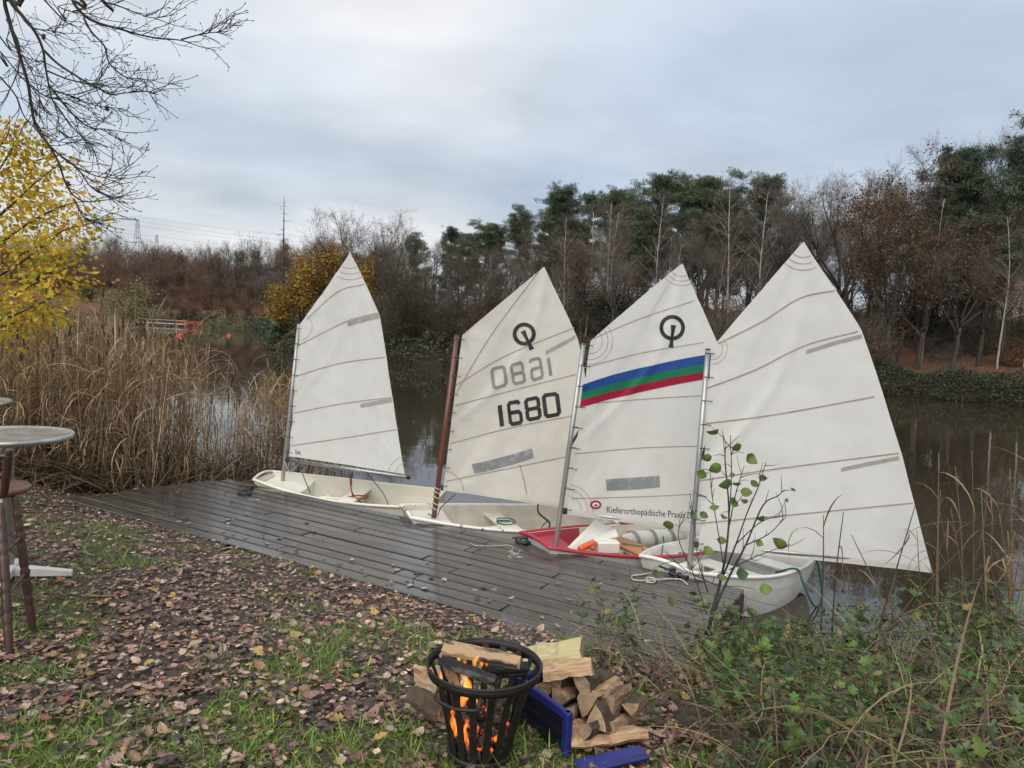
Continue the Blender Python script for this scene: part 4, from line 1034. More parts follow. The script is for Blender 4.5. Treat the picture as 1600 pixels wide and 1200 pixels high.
def birch(seed, H, lean=(0, 0), leaves=0, leafcols=None, twcol=(0.105, 0.066, 0.06), r0=.085, stems=1):
    rng = np.random.default_rng(seed); t = TreeMesh(); tips_p, tips_d = [], []
    for sidx in range(stems):
        P, d = walk(rng, (rng.normal(0, .1), rng.normal(0, .1), -.4), (lean[0] + rng.normal(0, .05), lean[1] + rng.normal(0, .05), 1), H * (1 - .08 * sidx), 14, .035)
        t.wood.tube(P, np.linspace(r0, .015, 15), 7)
        for k in range(34):
            f = rng.uniform(.32, .98); j = min(13, int(f * 14)); p = P[j] + (P[j + 1] - P[j]) * (f * 14 - j)
            az = rng.uniform(0, 2 * PI); an = rng.uniform(.45, .95); dd = np.array([math.sin(an) * math.cos(az), math.sin(an) * math.sin(az), math.cos(an)])
            L = H * rng.uniform(.12, .24) * (1.25 - f)* 1.5
            Q, _ = walk(rng, p, dd, L, 5, .1, (0, 0, -.1)); t.wood.tube(Q, np.linspace(r0 * .26 * (1.1 - f) + .006, .005, 6), 4)
            for _ in range(13):
                i3 = rng.integers(1, 6); tips_p.append(Q[i3]); tips_d.append(side(rng, Q[i3] - Q[i3 - 1], rng.uniform(.3, .9)) + [0, 0, -.35])
    tp, td = np.array(tips_p), np.array(tips_d); idx = rng.integers(0, 3, len(tp))
    for k in range(3):
        m = idx == k; t.crown.scatter(*TWD[k], along(td[m], rng, rng.uniform(.6, 1.2, m.sum()) * .95), tp[m], jit(twcol, rng, m.sum(), .2))
    if leaves:
        i = rng.integers(0, len(tp), leaves); p = tp[i] + rng.normal(0, .3, (leaves, 3)) - [0, 0, .15]
        t.crown.scatter(*LEAFQ, along(rng.normal(0, 1, (leaves, 3)) + [0, 0, -.7], rng, rng.uniform(.7, 1.2, leaves) * .2), p, pick(leafcols[0], leafcols[1], rng, leaves, .22))
    return t
def pine(seed, H, bare=.5, width=.2, col=(0.05, 0.078, 0.042), nb=34, lean=(0, 0)):
    rng = np.random.default_rng(seed); t = TreeMesh()
    P, d = walk(rng, (0, 0, -.4), (lean[0], lean[1], 1), H * .93, 12, .04); t.wood.tube(P, np.linspace(.18, .03, 13), 8)
    cp, cs = [], []
    for k in range(nb):
        rel = rng.uniform(0, 1) ** .85; f = bare + (1 - bare) * rel; j = min(11, int(f * 12)); p = P[j] + (P[j + 1] - P[j]) * (f * 12 - j)
        az = k * 2.4 + rng.uniform(-.7, .7); L = H * width * (.55 + .9 * rel * (1 - rel) * 2) * rng.uniform(.35, 1.25) * (1 - .45 * rel ** 4); up = .15 + .8 * rel + rng.normal(0, .15)
        Q, _ = walk(rng, p, (math.cos(az), math.sin(az), up), L, 5, .16, (0, 0, .35)); t.wood.tube(Q, np.linspace(.05, .012, 6), 4)
        for c2 in range(3):                                   # each bough carries a few flat plates of needles
            cc = Q[rng.integers(2, 6)] + rng.normal(0, .3, 3) * [1, 1, .5]
            for _ in range(7):
                cp.append(cc + rng.normal(0, 1, 3) * np.array([.4, .4, .2]) * rng.uniform(.6, 1.25)); cs.append(rng.uniform(.34, .66))
    cp.append(P[-1]); cs.append(.5)
    cp = np.array(cp); cs = np.array(cs); idx = rng.integers(0, 3, len(cp))
    for k in range(3):
        m = idx == k; n = m.sum(); t.crown.scatter(*ND[k], rots(rng.uniform(0, 6.3, n), rng.normal(0, .25, n), rng.normal(0, .25, n), cs[m]), cp[m], jit(col, rng, n, .3, .08))
    for k in range(12):
        f = rng.uniform(.15, bare); j = int(f * 12); az = rng.uniform(0, 6.3); Q, _ = walk(rng, P[j], (math.cos(az), math.sin(az), .1), H * .09, 4, .2); t.wood.tube(Q, np.linspace(.02, .005, 5), 3)
    return t
def spruce(seed, H):
    rng = np.random.default_rng(seed); t = TreeMesh(); P = np.array([(0, 0, -.4), (0.05, 0, H * .5), (0, 0, H)]); t.wood.tube(P, [.16, .1, .02], 8); cp, cs = [], []
    for k in range(46):
        f = .2 + .8 * k / 46; L = H * .17 * (1.06 - f) * rng.uniform(.8, 1.2) + .1; az = k * 2.4
        Q, _ = walk(rng, (0, 0, f * H), (math.cos(az), math.sin(az), -.1), L, 4, .05, (0, 0, .25)); t.wood.tube(Q, np.linspace(.03, .008, 5), 3)
        for _ in range(9): cp.append(Q[rng.integers(1, 5)] + rng.normal(0, .16, 3)); cs.append(rng.uniform(.3, .55))
    cp = np.array(cp); cs = np.array(cs); n = len(cp); t.crown.scatter(*ND[0], rots(rng.uniform(0, 6.3, n), rng.normal(-.2, .2, n), rng.normal(0, .2, n), cs), cp, jit((.032, .052, .034), rng, n, .25))
    return t
def bush(seed, H, W, n=260, col=(0.075, 0.055, 0.042), leaves=0, leafcols=None, ls=.12, tw=.8, arch=.0):
    rng = np.random.default_rng(seed); t = TreeMesh(); tp, td = [], []
    for k in range(16):
        az = rng.uniform(0, 6.3); an = rng.uniform(.05, 1.0); Q, _ = walk(rng, (rng.normal(0, W * .12), rng.normal(0, W * .12), -.2), (math.sin(an) * math.cos(az) * W / H * 1.2, math.sin(an) * math.sin(az) * W / H * 1.2, 1), H * rng.uniform(.6, 1.0), 6, .13, (0, 0, -arch))
        t.wood.tube(Q, np.linspace(.035, .008, 7), 4)
        for _ in range(n // 16): i = rng.integers(1, 7); tp.append(Q[i] + rng.normal(0, .12, 3)); td.append(side(rng, Q[i] - Q[i - 1], rng.uniform(.2, 1.0)) + [0, 0, -arch * .5])
    tp, td = np.array(tp), np.array(td); idx = rng.integers(0, 3, len(tp))
    for k in range(3):
        m = idx == k; t.crown.scatter(*TW[k], along(td[m], rng, rng.uniform(.6, 1.2, m.sum()) * tw), tp[m], jit(col, rng, m.sum(), .22))
    if leaves:
        i = rng.integers(0, len(tp), leaves); t.crown.scatter(*LEAFQ, along(rng.normal(0, 1, (leaves, 3)), rng, rng.uniform(.7, 1.3, leaves) * ls), tp[i] + rng.normal(0, .3, (leaves, 3)), pick(leafcols[0], leafcols[1], rng, leaves, .25))
    return t
class Kind:
    """tree shape shared by its copies: trunk mesh and crown mesh"""
    def __init__(s, t, barkm, crownm, H): s.w = t.wood.mesh('trunk', barkm, True); s.c = t.crown.mesh('crown', crownm); s.H = H
    def place(s, name, label, cat, x, y, h, rz, group=None, z=None, sxy=1.0, lean=(0, 0)):
        z = gz(x, y) if z is None else z
        k = h / s.H; r = empty(name, (x, y, z), label, cat, group); r.rotation_euler = (lean[0], lean[1], rz); r.scale = (k * sxy, k * sxy, k)
        link('trunk', s.w, r); link('crown', s.c, r); return r
OAKB = ([(0.17, 0.085, 0.03), (0.12, 0.06, 0.025), (0.22, 0.11, 0.035)], [3, 3, 1])
YELB = ([(0.6, 0.38, 0.05), (0.5, 0.32, 0.05), (0.42, 0.22, 0.04)], [3, 2, 1])
rngT = np.random.default_rng(77)
BARE = [Kind(deciduous(20 + i, 12, .75 + .1 * i, .28 + .05 * i, 5, twcol=[(0.17, 0.142, 0.118), (0.15, 0.12, 0.098), (0.155, 0.122, 0.108), (.15, .13, .092)][i]), M['bark'], M['twig'], 12) for i in range(4)]
OAK = [Kind(deciduous(30 + i, 12, .85, .26, 5, leaves=[3600, 900][i], leafcols=OAKB, twcol=(.085, .064, .048)), M['bark'], M['leaf'], 12) for i in range(2)]
RUSTY = Kind(deciduous(36, 10, .8, .25, 5, leaves=1600, leafcols=([(.2, .115, .045), (.16, .1, .05)], [1, 1]), twcol=(.125, .095, .075)), M['bark'], M['leaf'], 10)
BIRCH = [Kind(birch(40 + i, 13, [(0, 0), (.06, 0), (-.12, .02)][i], twcol=[(.15, .1, .09), (.14, .088, .08), (.18, .135, .115)][i], stems=[1, 1, 2][i]), M['bark_birch'], M['twig'], 13) for i in range(3)]
YBIRCH = Kind(birch(47, 10, leaves=4300, leafcols=YELB, twcol=(.085, .06, .045), stems=3, r0=.09), M['bark'], M['leaf'], 10)
PINE = [Kind(pine(50 + i, 15, [.34, .3, .42, .2][i], [.2, .22, .18, .24][i], col=[(.085, .115, .062), (.095, .122, .064), (.1, .122, .078), (.068, .098, .054)][i], nb=[42, 46, 34, 58][i]), M['bark_pine'], M['needles'], 15) for i in range(4)]
SPR = Kind(spruce(55, 14), M['bark'], M['needles'], 14)
BUSH = [Kind(bush(60 + i, 3, 2.6, 330, col=[(.13, .1, .08), (.12, .085, .065), (.13, .112, .075)][i]), M['bark'], M['twig'], 3) for i in range(3)]
HILLB = [Kind(bush(70 + i, 6, 5, 620, col=[(.185, .11, .072), (.16, .092, .06)][i], tw=1.5, leaves=[500, 1100][i], leafcols=([(.2, .1, .05), (.16, .085, .045), (.24, .15, .06)], [2, 2, 1]), ls=.2), M['bark'], M['leaf'], 6) for i in range(2)]
HILLT = Kind(deciduous(38, 12, .8, .25, 5, twcol=(.185, .13, .1)), M['bark'], M['twig'], 12)
BIGBUSH = Kind(bush(64, 8, 6.5, 900, col=(.085, .072, .045), tw=1.7, leaves=700, leafcols=([(.13, .1, .04), (.1, .09, .04)], [1, 1]), ls=.16), M['bark'], M['leaf'], 8)
IVY = Kind(bush(66, 2, 2.4, 200, col=(.06, .06, .04), leaves=2600, leafcols=([(.05, .075, .035), (.07, .095, .05), (.1, .1, .055)], [3, 2, 1]), ls=.15), M['bark'], M['leaf'], 2)
HOLLY = Kind(bush(67, 4, 3.2, 260, col=(.05, .05, .035), leaves=3600, leafcols=([(.025, .04, .02), (.04, .055, .028)], [3, 2]), ls=.17), M['bark'], M['leaf'], 4)
RUSTB = Kind(bush(68, 3, 2.8, 240, col=(.1, .06, .04), leaves=1100, leafcols=([(.2, .09, .03), (.15, .07, .03), (.3, .16, .04)], [3, 2, 1]), ls=.13), M['bark'], M['leaf'], 3)
WILL = Kind(bush(69, 4.5, 2.6, 300, col=(.13, .12, .05), leaves=2600, leafcols=([(.24, .22, .08), (.18, .19, .07)], [1, 1]), ls=.16, arch=.5), M['bark'], M['leaf'], 4.5)

def horizon_tree(K, name, label, cat, xp, ytop, Y, group=None, sxy=1.0, zoff=0, lean=(0, 0)):
    """tree whose top is seen at (xp, ytop) when it stands Y metres off"""
    p = aty(xp, ytop, Y); z = gz(p[0], p[1]) + zoff; h = max(1.5, p[2] - z) * (1.02 if K in PINE else 1)
    return K.place(name, label, cat, p[0], p[1], h, rngT.uniform(0, 6.28), group, z=z, sxy=sxy, lean=lean)
# trees one can pick out
T_ = horizon_tree
def spot(x):
    return 'right of the first sail' if x < 690 else 'above the sail numbered 1680' if x < 890 else 'above the striped sail' if x < 1110 else 'above the nearest sail' if x < 1350 else 'right of the nearest sail' if x < 1490 else 'at the right edge'
def hspot(x):
    return 'behind the yellow leaning tree' if x < 150 else 'below the pylons' if x < 300 else 'left of the dead spruce' if x < 440 else 'behind the first sail'
ROWN = ['front row', 'second row', 'third row', 'fourth row', 'rearmost row']
T_(PINE[0], 'pine_tree', 'tall pine rising above the birches, left of the dip in the middle skyline', 'tree', 897, 281, 60)
T_(PINE[1], 'pine_tree', 'round-topped green pine, second in the tall row above the striped sail', 'tree', 955, 284, 64)
T_(PINE[0], 'pine_tree', 'broad dark pine standing straight above the two middle sails', 'tree', 1022, 268, 58, sxy=1.1)
T_(PINE[2], 'pine_tree', 'slender pine just left of the tallest middle pine', 'tree', 1062, 272, 66)
T_(PINE[1], 'pine_tree', 'tallest pine of the middle group, above the emblem of the striped sail', 'tree', 1118, 262, 57, sxy=1.1)
T_(PINE[0], 'pine_tree', 'dark pine at the right end of the middle pine group', 'tree', 1182, 266, 59)
T_(PINE[1], 'pine_tree', 'low spreading pine on the skyline above the sail numbered 1680', 'tree', 757, 335, 76, sxy=1.2)
T_(PINE[2], 'pine_tree', 'thin-crowned pine between low pine and tall pine group', 'tree', 815, 321, 74)
T_(PINE[3], 'pine_tree', 'small dark pine at the left end of the pine skyline', 'tree', 706, 352, 82)
T_(PINE[2], 'pine_tree', 'small distant pine left of all other pines, right of first sail', 'tree', 655, 362, 88)
T_(PINE[1], 'pine_tree', 'dark pine filling the slope right of the low spreading pine', 'tree', 858, 318, 68)
T_(PINE[3], 'pine_tree', 'big bushy dark green pine at right with layered boughs', 'tree', 1528, 222, 46, sxy=1.15)
T_(PINE[2], 'pine_tree', 'tall pine cut by the right edge of the picture', 'tree', 1602, 180, 42)
T_(SPR, 'spruce_tree', 'pointed dark spruce top just left of the big bushy pine', 'tree', 1481, 231, 52, sxy=.9)
T_(BIRCH[2], 'birch_tree', 'pale leaning birch with forked stem in the middle wood', 'tree', 965, 305, 51, sxy=1.1)
T_(BIRCH[0], 'birch_tree', 'slim white birch above the sail numbered 1680', 'tree', 893, 335, 49)
T_(BIRCH[1], 'birch_tree', 'thin white birch just right of the numbered sail peak', 'tree', 925, 325, 50)
T_(BIRCH[1], 'birch_tree', 'white birch stem against the tall pines above striped sail', 'tree', 1040, 300, 53)
T_(BIRCH[0], 'birch_tree', 'purple-twigged birch at the right end of the middle wood', 'tree', 1160, 278, 48, sxy=1.2)
T_(BIRCH[1], 'birch_tree', 'purple-brown birch left of the nearest sail peak', 'tree', 1205, 290, 47, sxy=1.15)
T_(BIRCH[0], 'birch_tree', 'lone white-stemmed birch at right above the orange leaf slope', 'tree', 1458, 300, 43)
T_(BIRCH[1], 'birch_tree', 'thin white birch among the trunks below the pine at the right edge', 'tree', 1580, 330, 41)
T_(BIRCH[0], 'birch_tree', 'thin birch with pale top behind the first sail', 'tree', 503, 325, 62, sxy=.8)
T_(BARE[0], 'bare_tree', 'wide bare tree right of the nearest sail peak', 'tree', 1262, 262, 47, sxy=1.05)
T_(BARE[1], 'bare_tree', 'tallest bare tree with fanned twigs right of nearest sail', 'tree', 1335, 244, 46)
T_(BARE[3], 'bare_tree', 'bare tree between the fanned bare tree and brown-leaved oak', 'tree', 1376, 262, 50)
T_(OAK[0], 'oak_tree', 'oak still holding brown leaves, dark trunk by the right bank', 'tree', 1412, 262, 41.5, sxy=1.05)
T_(OAK[1], 'oak_tree', 'sparse brown oak just left of the big bushy pine', 'tree', 1455, 270, 49)
T_(BARE[2], 'bare_tree', 'bare crown sticking up behind the big bushy pine', 'tree', 1543, 200, 60, sxy=.8)
T_(BARE[1], 'bare_tree', 'bare round-crowned tree right of the first sail peak', 'tree', 560, 318, 63, sxy=1.0)
T_(BARE[0], 'bare_tree', 'broad bare tree on the skyline between first and second sails', 'tree', 612, 322, 61, sxy=1.1)
T_(BIGBUSH, 'willow_bush', 'big olive-brown bush by the water right of the first sail', 'bush', 640, 385, 48, sxy=1.05)
T_(BIGBUSH, 'willow_bush', 'brown thicket by the water left of the wooden mast', 'bush', 705, 440, 46.5, sxy=1.0)
T_(YBIRCH, 'yellow_tree', 'yellow-leaved tree at the water edge left of the first sail', 'tree', 440, 440, 59, sxy=1.6)
T_(YBIRCH, 'yellow_tree', 'taller yellow-leaved tree between dead spruce and first sail', 'tree', 480, 385, 60, sxy=1.45)
T_(YBIRCH, 'yellow_tree', 'yellow-leaved tree hidden by the upper part of the first sail', 'tree', 522, 372, 62, sxy=1.3)
T_(YBIRCH, 'yellow_tree', 'yellow-leaved tree showing right of the first sail peak', 'tree', 574, 392, 60, sxy=1.4)
T_(OAK[0], 'oak_tree', 'orange-brown oak crown above the sail numbered 1680', 'tree', 835, 372, 55, sxy=.8)
T_(WILL, 'willow_bush', 'small pale yellow-green willow on the far left shore', 'bush', 209, 432, 134, sxy=1.2)
T_(WILL, 'willow_bush', 'low yellow bush by the water right of the red barrier', 'bush', 345, 490, 118, sxy=1.7)
for xp_, yt_, Y_ in ((870, 305, 70), (925, 300, 72), (985, 292, 70), (1005, 310, 76), (1085, 290, 72), (1150, 288, 70), (1210, 300, 68), (1235, 320, 66), (780, 352, 84), (735, 362, 86), (1140, 330, 64), (1035, 335, 67), (905, 345, 66), (1570, 290, 52), (1500, 300, 50)):
    T_(PINE[rngT.integers(4)], 'pine_tree', 'dark pine half hidden behind taller pines %s' % spot(xp_), 'tree', xp_, yt_, Y_, 'second row of pines ' + spot(xp_), sxy=rngT.uniform(.9, 1.2))
# dead spruce pole
p = aty(441, 540, 66); top = aty(444, 306, 66); z0 = gz(p[0], p[1]); dead = Thing('dead_spruce', (p[0], p[1], z0), 'bare dead spruce pole standing above the yellow tree', 'tree')
g = Geo(); P = np.array([[p[0], p[1], z0 - .3], (np.array([p[0], p[1], z0]) + top) / 2, top]); g.tube(P, [.14, .09, .015], 6); dead.part('trunk', g, M['dark_bark'], True)
g = Geo(); rr = np.random.default_rng(3)
for k in range(46):
    f = rr.uniform(.35, .98); c = P[0] + (P[2] - P[0]) * f; az = rr.uniform(0, 6.3); L = (1.15 - f) * 2.6 * rr.uniform(.3, 1)
    g.tube([c, c + np.array([math.cos(az) * L * .6, math.sin(az) * L * .6, -.12 * L]), c + np.array([math.cos(az) * L, math.sin(az) * L, .1 * L])], [.02, .014, .006], 3)
dead.part('crown', g, M['dark_bark'])
# the wood behind them: trees nothing tells apart
SKX = [580, 680, 760, 850, 900, 1000, 1100, 1200, 1240, 1300, 1400, 1480, 1560, 1640]
SKY_ = [350, 372, 362, 340, 310, 300, 295, 300, 318, 300, 300, 290, 275, 262]
cnt = 0
for row, (Y0, n) in enumerate(((47, 20), (53, 22), (60, 22), (70, 22), (84, 22))):
    for i in range(n):
        xp = 590 + (i + rngT.uniform(.1, .9)) * 1060 / n; Y = Y0 + rngT.uniform(-2.5, 2.5) + (-7 if xp > 1400 else 0)
        q = aty(xp, 500, Y)
        if lake_dist(q[0], q[1]) < (4.5 if xp > 1370 else 2): continue
        yt = np.interp(xp, SKX, SKY_) + rngT.uniform(0, 55) + (45 if row < 2 else 0)
        if 930 < xp < 1120 and row > 1: yt += 30
        u = rngT.random()
        if u < .46: K, nm, lab, gr = BARE[rngT.integers(4)], 'bare_tree', 'bare brown tree massed in the wood across the lake', 'bare trees in the wood across the lake'
        elif u < .8: K, nm, lab, gr = BIRCH[rngT.integers(2)], 'birch_tree', 'slim purple-brown birch massed in the wood across the lake', 'birches in the wood across the lake'
        elif u < .92: K, nm, lab, gr = RUSTY, 'rusty_tree', 'brown tree with some rusty leaves in the wood across the lake', 'rusty-leaved trees in the wood across the lake'
        else: K, nm, lab, gr = OAK[1], 'rusty_tree', 'brown tree with some rusty leaves in the wood across the lake', 'rusty-leaved trees in the wood across the lake'
        lab = {'bare_tree': 'bare brown tree', 'birch_tree': 'slim purple-brown birch', 'rusty_tree': 'rusty-leaved brown tree'}[nm] + ', %s of the wood %s' % (ROWN[row], spot(xp))
        T_(K, nm, lab, 'tree', xp, yt, Y, gr + ', ' + ROWN[row] + ' ' + spot(xp), sxy=rngT.uniform(.85, 1.1)); cnt += 1
# undergrowth along the opposite shore
for i in range(110):
    xp = 590 + (i + rngT.uniform(0, 1)) * 1080 / 110; Y = None
    for Yt in np.arange(30, 70, .5):
        q = aty(xp, 560, Yt)
        if lake_dist(q[0], q[1]) > .6 and q[1] > 28: Y = Yt + rngT.uniform(0, 16); break
    if Y is None: continue
    q = aty(xp, 560, Y); u = rngT.random(); h = rngT.uniform(1.6, 4.2)
    if u < .62: K, nm, lab, gr = BUSH[rngT.integers(3)], 'bare_bush', 'leafless brown bush in the undergrowth of the opposite shore', 'bare bushes on the opposite shore'
    elif u < .85: K, nm, lab, gr = RUSTB, 'rusty_bush', 'rust-leaved bush in the undergrowth of the opposite shore', 'rusty bushes on the opposite shore'
    else: K, nm, lab, gr = HOLLY, 'evergreen_bush', 'dark evergreen bush in the undergrowth of the opposite shore', 'evergreen bushes on the opposite shore'
    if xp > 1370 and lake_dist(q[0], q[1]) < 11:
        if rngT.random() < .5: continue
        h *= .45
    dl = float(lake_dist(q[0], q[1])); wh = ('at the waterline' if dl < 3.5 else 'a little up the slope' if dl < 9 else 'well up the slope') + ' ' + spot(xp)
    lab = lab.replace(' in the undergrowth of the opposite shore', ', ' + wh)
    K.place(nm, lab, 'bush', q[0], q[1], h, rngT.uniform(0, 6.3), gr + ', ' + wh, sxy=rngT.uniform(1, 1.5))
# bramble hedge on the right bank and ivy along the water
def hedge(name, label, pts, step, h, ytol, seed, cols, ls=.13, n=170):
    rng = np.random.default_rng(seed); P = np.array(pts, float); g = Geo()
    seg = np.linalg.norm(np.diff(P, axis=0), axis=1); tot = seg.sum(); k = int(tot / step); cum = np.concatenate([[0], np.cumsum(seg)])
    q = rng.uniform(0, tot, k * n); x = np.interp(q, cum, P[:, 0]); y = np.interp(q, cum, P[:, 1])
    off = rng.uniform(-ytol * .75, ytol, len(q)); y = y + off; x = x + rng.normal(0, .2, len(q))
    hh = h * (.65 + .35 * np.sin(x * 1.9 + seed) * np.sin(x * .73 + 2)) * np.sqrt(np.clip(1 - ((off - ytol * .15) / (ytol * .95)) ** 2, .05, 1))
    z = np.maximum(ground_z(x, y), 0.0) + hh * rng.uniform(.05, 1, len(q)) ** .55
    g.scatter(*LEAFQ, rots(rng.uniform(0, 6.3, len(q)), rng.normal(-.1, .5, len(q)), rng.normal(0, .5, len(q)), rng.uniform(.7, 1.4, len(q)) * ls), np.stack([x, y, z], -1), pick(cols[0], cols[1], rng, len(q), .25))
    m = len(q) // 14; i = rng.integers(0, len(q), m); T = TW[0]
    g.scatter(T[0], T[1], rots(rng.uniform(0, 6.3, m), rng.uniform(-.4, .9, m), rng.uniform(0, 6, m), rng.uniform(.4, .9, m)), np.stack([x[i], y[i], z[i] * .7], -1), jit((.09, .07, .045), rng, m, .2))
    return tag(g.build(name, M['leaf']), label, 'hedge', kind='stuff')
hedge('bramble_hedge', 'low grey-green bramble hedge along the right bank at the water', [(17.5, 39.2), (20.0, 38.2), (24.0, 34.5), (32, 30.3), (40, 28.2)], .22, 1.25, 1.8, 5, ([(.075, .095, .055), (.05, .07, .04), (.12, .12, .08), (.09, .07, .045)], [3, 2, 1, 1]), .1, 420)
hedge('shore_ivy', 'grey-green ivy and bramble at the waterline behind the middle sails', [(-14, 51.3), (-5.5, 45), (4, 42.3), (12, 40.3)], .3, 1.7, 1.8, 8, ([(.075, .09, .055), (.06, .075, .045), (.11, .1, .07)], [3, 2, 2]), .17, 150)
hedge('point_bramble', 'green and brown bramble at the foot of the yellow trees', [(-22.3, 70), (-18.6, 57.4), (-13, 50.4)], .3, 1.3, 2.4, 14, ([(.075, .09, .045), (.1, .085, .05), (.13, .09, .045)], [2, 2, 1]), .18, 170)
hedge('shore_bramble', 'dark green bramble along the far left waterline', [(-66, 138.5), (-58, 140.5), (-47, 138.3), (-41, 122.5), (-30.2, 95.5), (-22.3, 70.5), (-18.3, 58)], .6, 2.6, 3, 11, ([(.05, .08, .04), (.07, .1, .05)], [1, 1]), .4, 60)
# far wood on the left hillside
farg = 'bare trees on the far left hillside'
for row, (Y0, n, yt0) in enumerate(((150, 20, 425), (162, 30, 402), (174, 40, 384), (190, 40, 376))):
    for i in range(n):
        xp = -30 + (i + rngT.uniform(-.4, 1.4)) * 660 / n; K = [BARE[0], HILLT, BARE[3], HILLT, RUSTY, OAK[1]][rngT.choice(6, p=[.15, .25, .15, .2, .15, .1])]
        T_(K, 'hillside_tree', 'bare brown tree, %s on the far hillside %s' % (ROWN[row], hspot(xp)), 'tree', xp, yt0 + rngT.uniform(-9, 20), Y0 + rngT.uniform(-5, 5), farg + ', ' + ROWN[row] + ' ' + hspot(xp), sxy=rngT.uniform(.8, 1.15))
for row, (Y0, n, h0) in enumerate(((143, 24, 3.5), (150, 22, 5), (160, 22, 6.5), (170, 22, 8), (182, 22, 9))):
    for i in range(n):
        xp = -30 + (i + rngT.uniform(-.3, 1.3)) * 660 / n; q = aty(xp, 500, Y0 + rngT.uniform(-3, 4))
        if lake_dist(q[0], q[1]) < 1: continue
        K = [HILLB[0], HILLB[1], HILLB[0], HILLB[1], BIGBUSH][rngT.integers(5)]
        K.place('hillside_bush', 'brown thicket, %s on the far hillside %s' % (ROWN[row], hspot(xp)), 'bush', q[0], q[1], h0 * rngT.uniform(.7, 1.2), rngT.uniform(0, 6), 'far hillside thickets, %s %s' % (ROWN[row], hspot(xp)), sxy=rngT.uniform(1.0, 1.5))
# the point where the yellow trees stand
for i in range(30):
    t = rngT.uniform(0, 1); q = np.array([np.interp(t, [0, .3, .6, 1], [-18.5, -22.5, -30.5, -41]), np.interp(t, [0, .3, .6, 1], [58, 70, 95, 122])]) + np.array([rngT.uniform(.5, 10), rngT.uniform(-1, 4)])
    if lake_dist(q[0], q[1]) < .8: continue
    K = [BUSH[0], IVY, RUSTB, BUSH[2], BIGBUSH][rngT.integers(5)]
    K.place('shore_bush', 'brown and green bush on the wooded point with yellow trees', 'bush', q[0], q[1], rngT.uniform(1.8, 4.5), rngT.uniform(0, 6), 'bushes on the point with the yellow trees', sxy=1.3)
# pylons and wires far beyond the hill
def pylon(xp, ytop, Y, lab):
    t = aty(xp, ytop, Y); H = t[2]; T = Thing('pylon', (t[0], t[1], 0), lab, 'pylon'); g = Geo(); w = 4.0
    def at(i, f): s = w * (1 - f) + .5 * f; return np.array([t[0] + (s if i in (0, 3) else -s), t[1] + (s if i < 2 else -s), H * f])
    for i in range(4):
        g.tube([at(i, 0), at(i, 1)], .1, 4)
        for k in range(9):
            g.tube([at(i, k / 9), at((i + 1) % 4, (k + 1) / 9)], .05, 3); g.tube([at((i + 1) % 4, k / 9), at(i, (k + 1) / 9)], .05, 3)
    T.part('lattice', g, M['pylon'])
    for f, L in ((.80, 5), (.9, 4)):
        g = Geo(); c = np.array([t[0], t[1], H * f]); g.tube([c + [-L * .4, L, 0], c + [0, 0, .6], c + [L * .4, -L, 0]], .2, 4); T.part('cross_arm', g, M['pylon'])
pylon(215, 342, 420, 'taller lattice pylon behind the far left wood'); pylon(245, 367, 520, 'shorter distant lattice pylon right of the taller one')
for i, (pts) in enumerate(([(-200, 322), (215, 345), (640, 391)], [(-200, 326), (215, 352), (640, 396)], [(-200, 316), (215, 338), (640, 381)], [(100, 342), (245, 369), (640, 402)])):
    P = tieline([aty(x, y, Y) for (x, y), Y in zip(pts, (430, 420, 380))], 2.0, 10); g = Geo(); b0 = P[0].copy(); g.tube(P - b0, .045, 3); o = g.build('power_line', M['wire']); o.location = b0
    tag(o, 'thin overhead power line crossing the sky behind the far left pylons', 'cable', 'power lines over the far wood')
# far jetty, red barrier, buoy
p0, p1 = atz(216, 507, 0), atz(282, 508, 0); Y = p0[1] = 132; 
fj = Thing('far_jetty', aty(250, 505, 132) * [1, 1, 0], 'pale narrow jetty with rail on the far left shore', 'jetty')
a, b = aty(216, 504, 132), aty(290, 504.5, 130); a[2] = b[2] = .45
g = Geo(); d = b - a; L = np.linalg.norm(d); g.box((a + b) / 2, (L, 1.2, .12), rotz(math.atan2(d[1], d[0]))); fj.part('deck', g, M['far_white'])
g = Geo(); g.tube([a + [0, 0, .6], b + [0, 0, .6]], .035, 4); fj.part('rail', g, M['far_white'])
for t in np.linspace(0, 1, 6):
    g = Geo(); q = a + d * t; g.tube([q - [0, 0, 1.2], q + [0, 0, .6]], .035, 4); fj.part('post', g, M['far_white'])
a, b = aty(275, 501, 134), aty(316, 502, 134); a[2] = b[2] = .5; rb = Thing('red_barrier', (a + b) / 2 * [1, 1, 0], 'bright red netting barrier on the far shore beside the jetty', 'barrier')
d = b - a; L = np.linalg.norm(d)
for k in range(3): g = Geo(); g.box((a + b) / 2 + [0, 0, .1 + k * .2], (L, .05, .07), rotz(math.atan2(d[1], d[0]))); rb.part('rail', g, M['red_net'])
for t in (0, .33, .66, 1): g = Geo(); q = a + d * t; g.tube([q - [0, 0, 1.], q + [0, 0, .62]], .05, 5); rb.part('post', g, M['red_net'])
def buoy(xp, yp, r, lab, m):
    c = atz(xp, yp, 0); T = Thing('buoy', c, lab, 'buoy'); g = Geo(); g.lathe([(.02, -r * .6), (r * .8, -r * .45), (r, 0), (r * .8, r * .55), (r * .3, r * .95), (r * .12, r * 1.1), (.02, r * 1.25)], c, 16); T.part('float', g, m, True)
    g = Geo(); th = np.linspace(0, 2 * PI, 13); g.tube([c + [r * .16 * math.cos(t), 0, r * 1.35 + r * .16 * math.sin(t)] for t in th], r * .04, 5, cap=False); T.part('eye', g, m)
buoy(358, 525, .24, 'small orange buoy floating alone on the far water', M['red_net'])
buoy(281, 525, .24, 'orange buoy floating left of a flat orange one behind the reeds', M['red_net'])
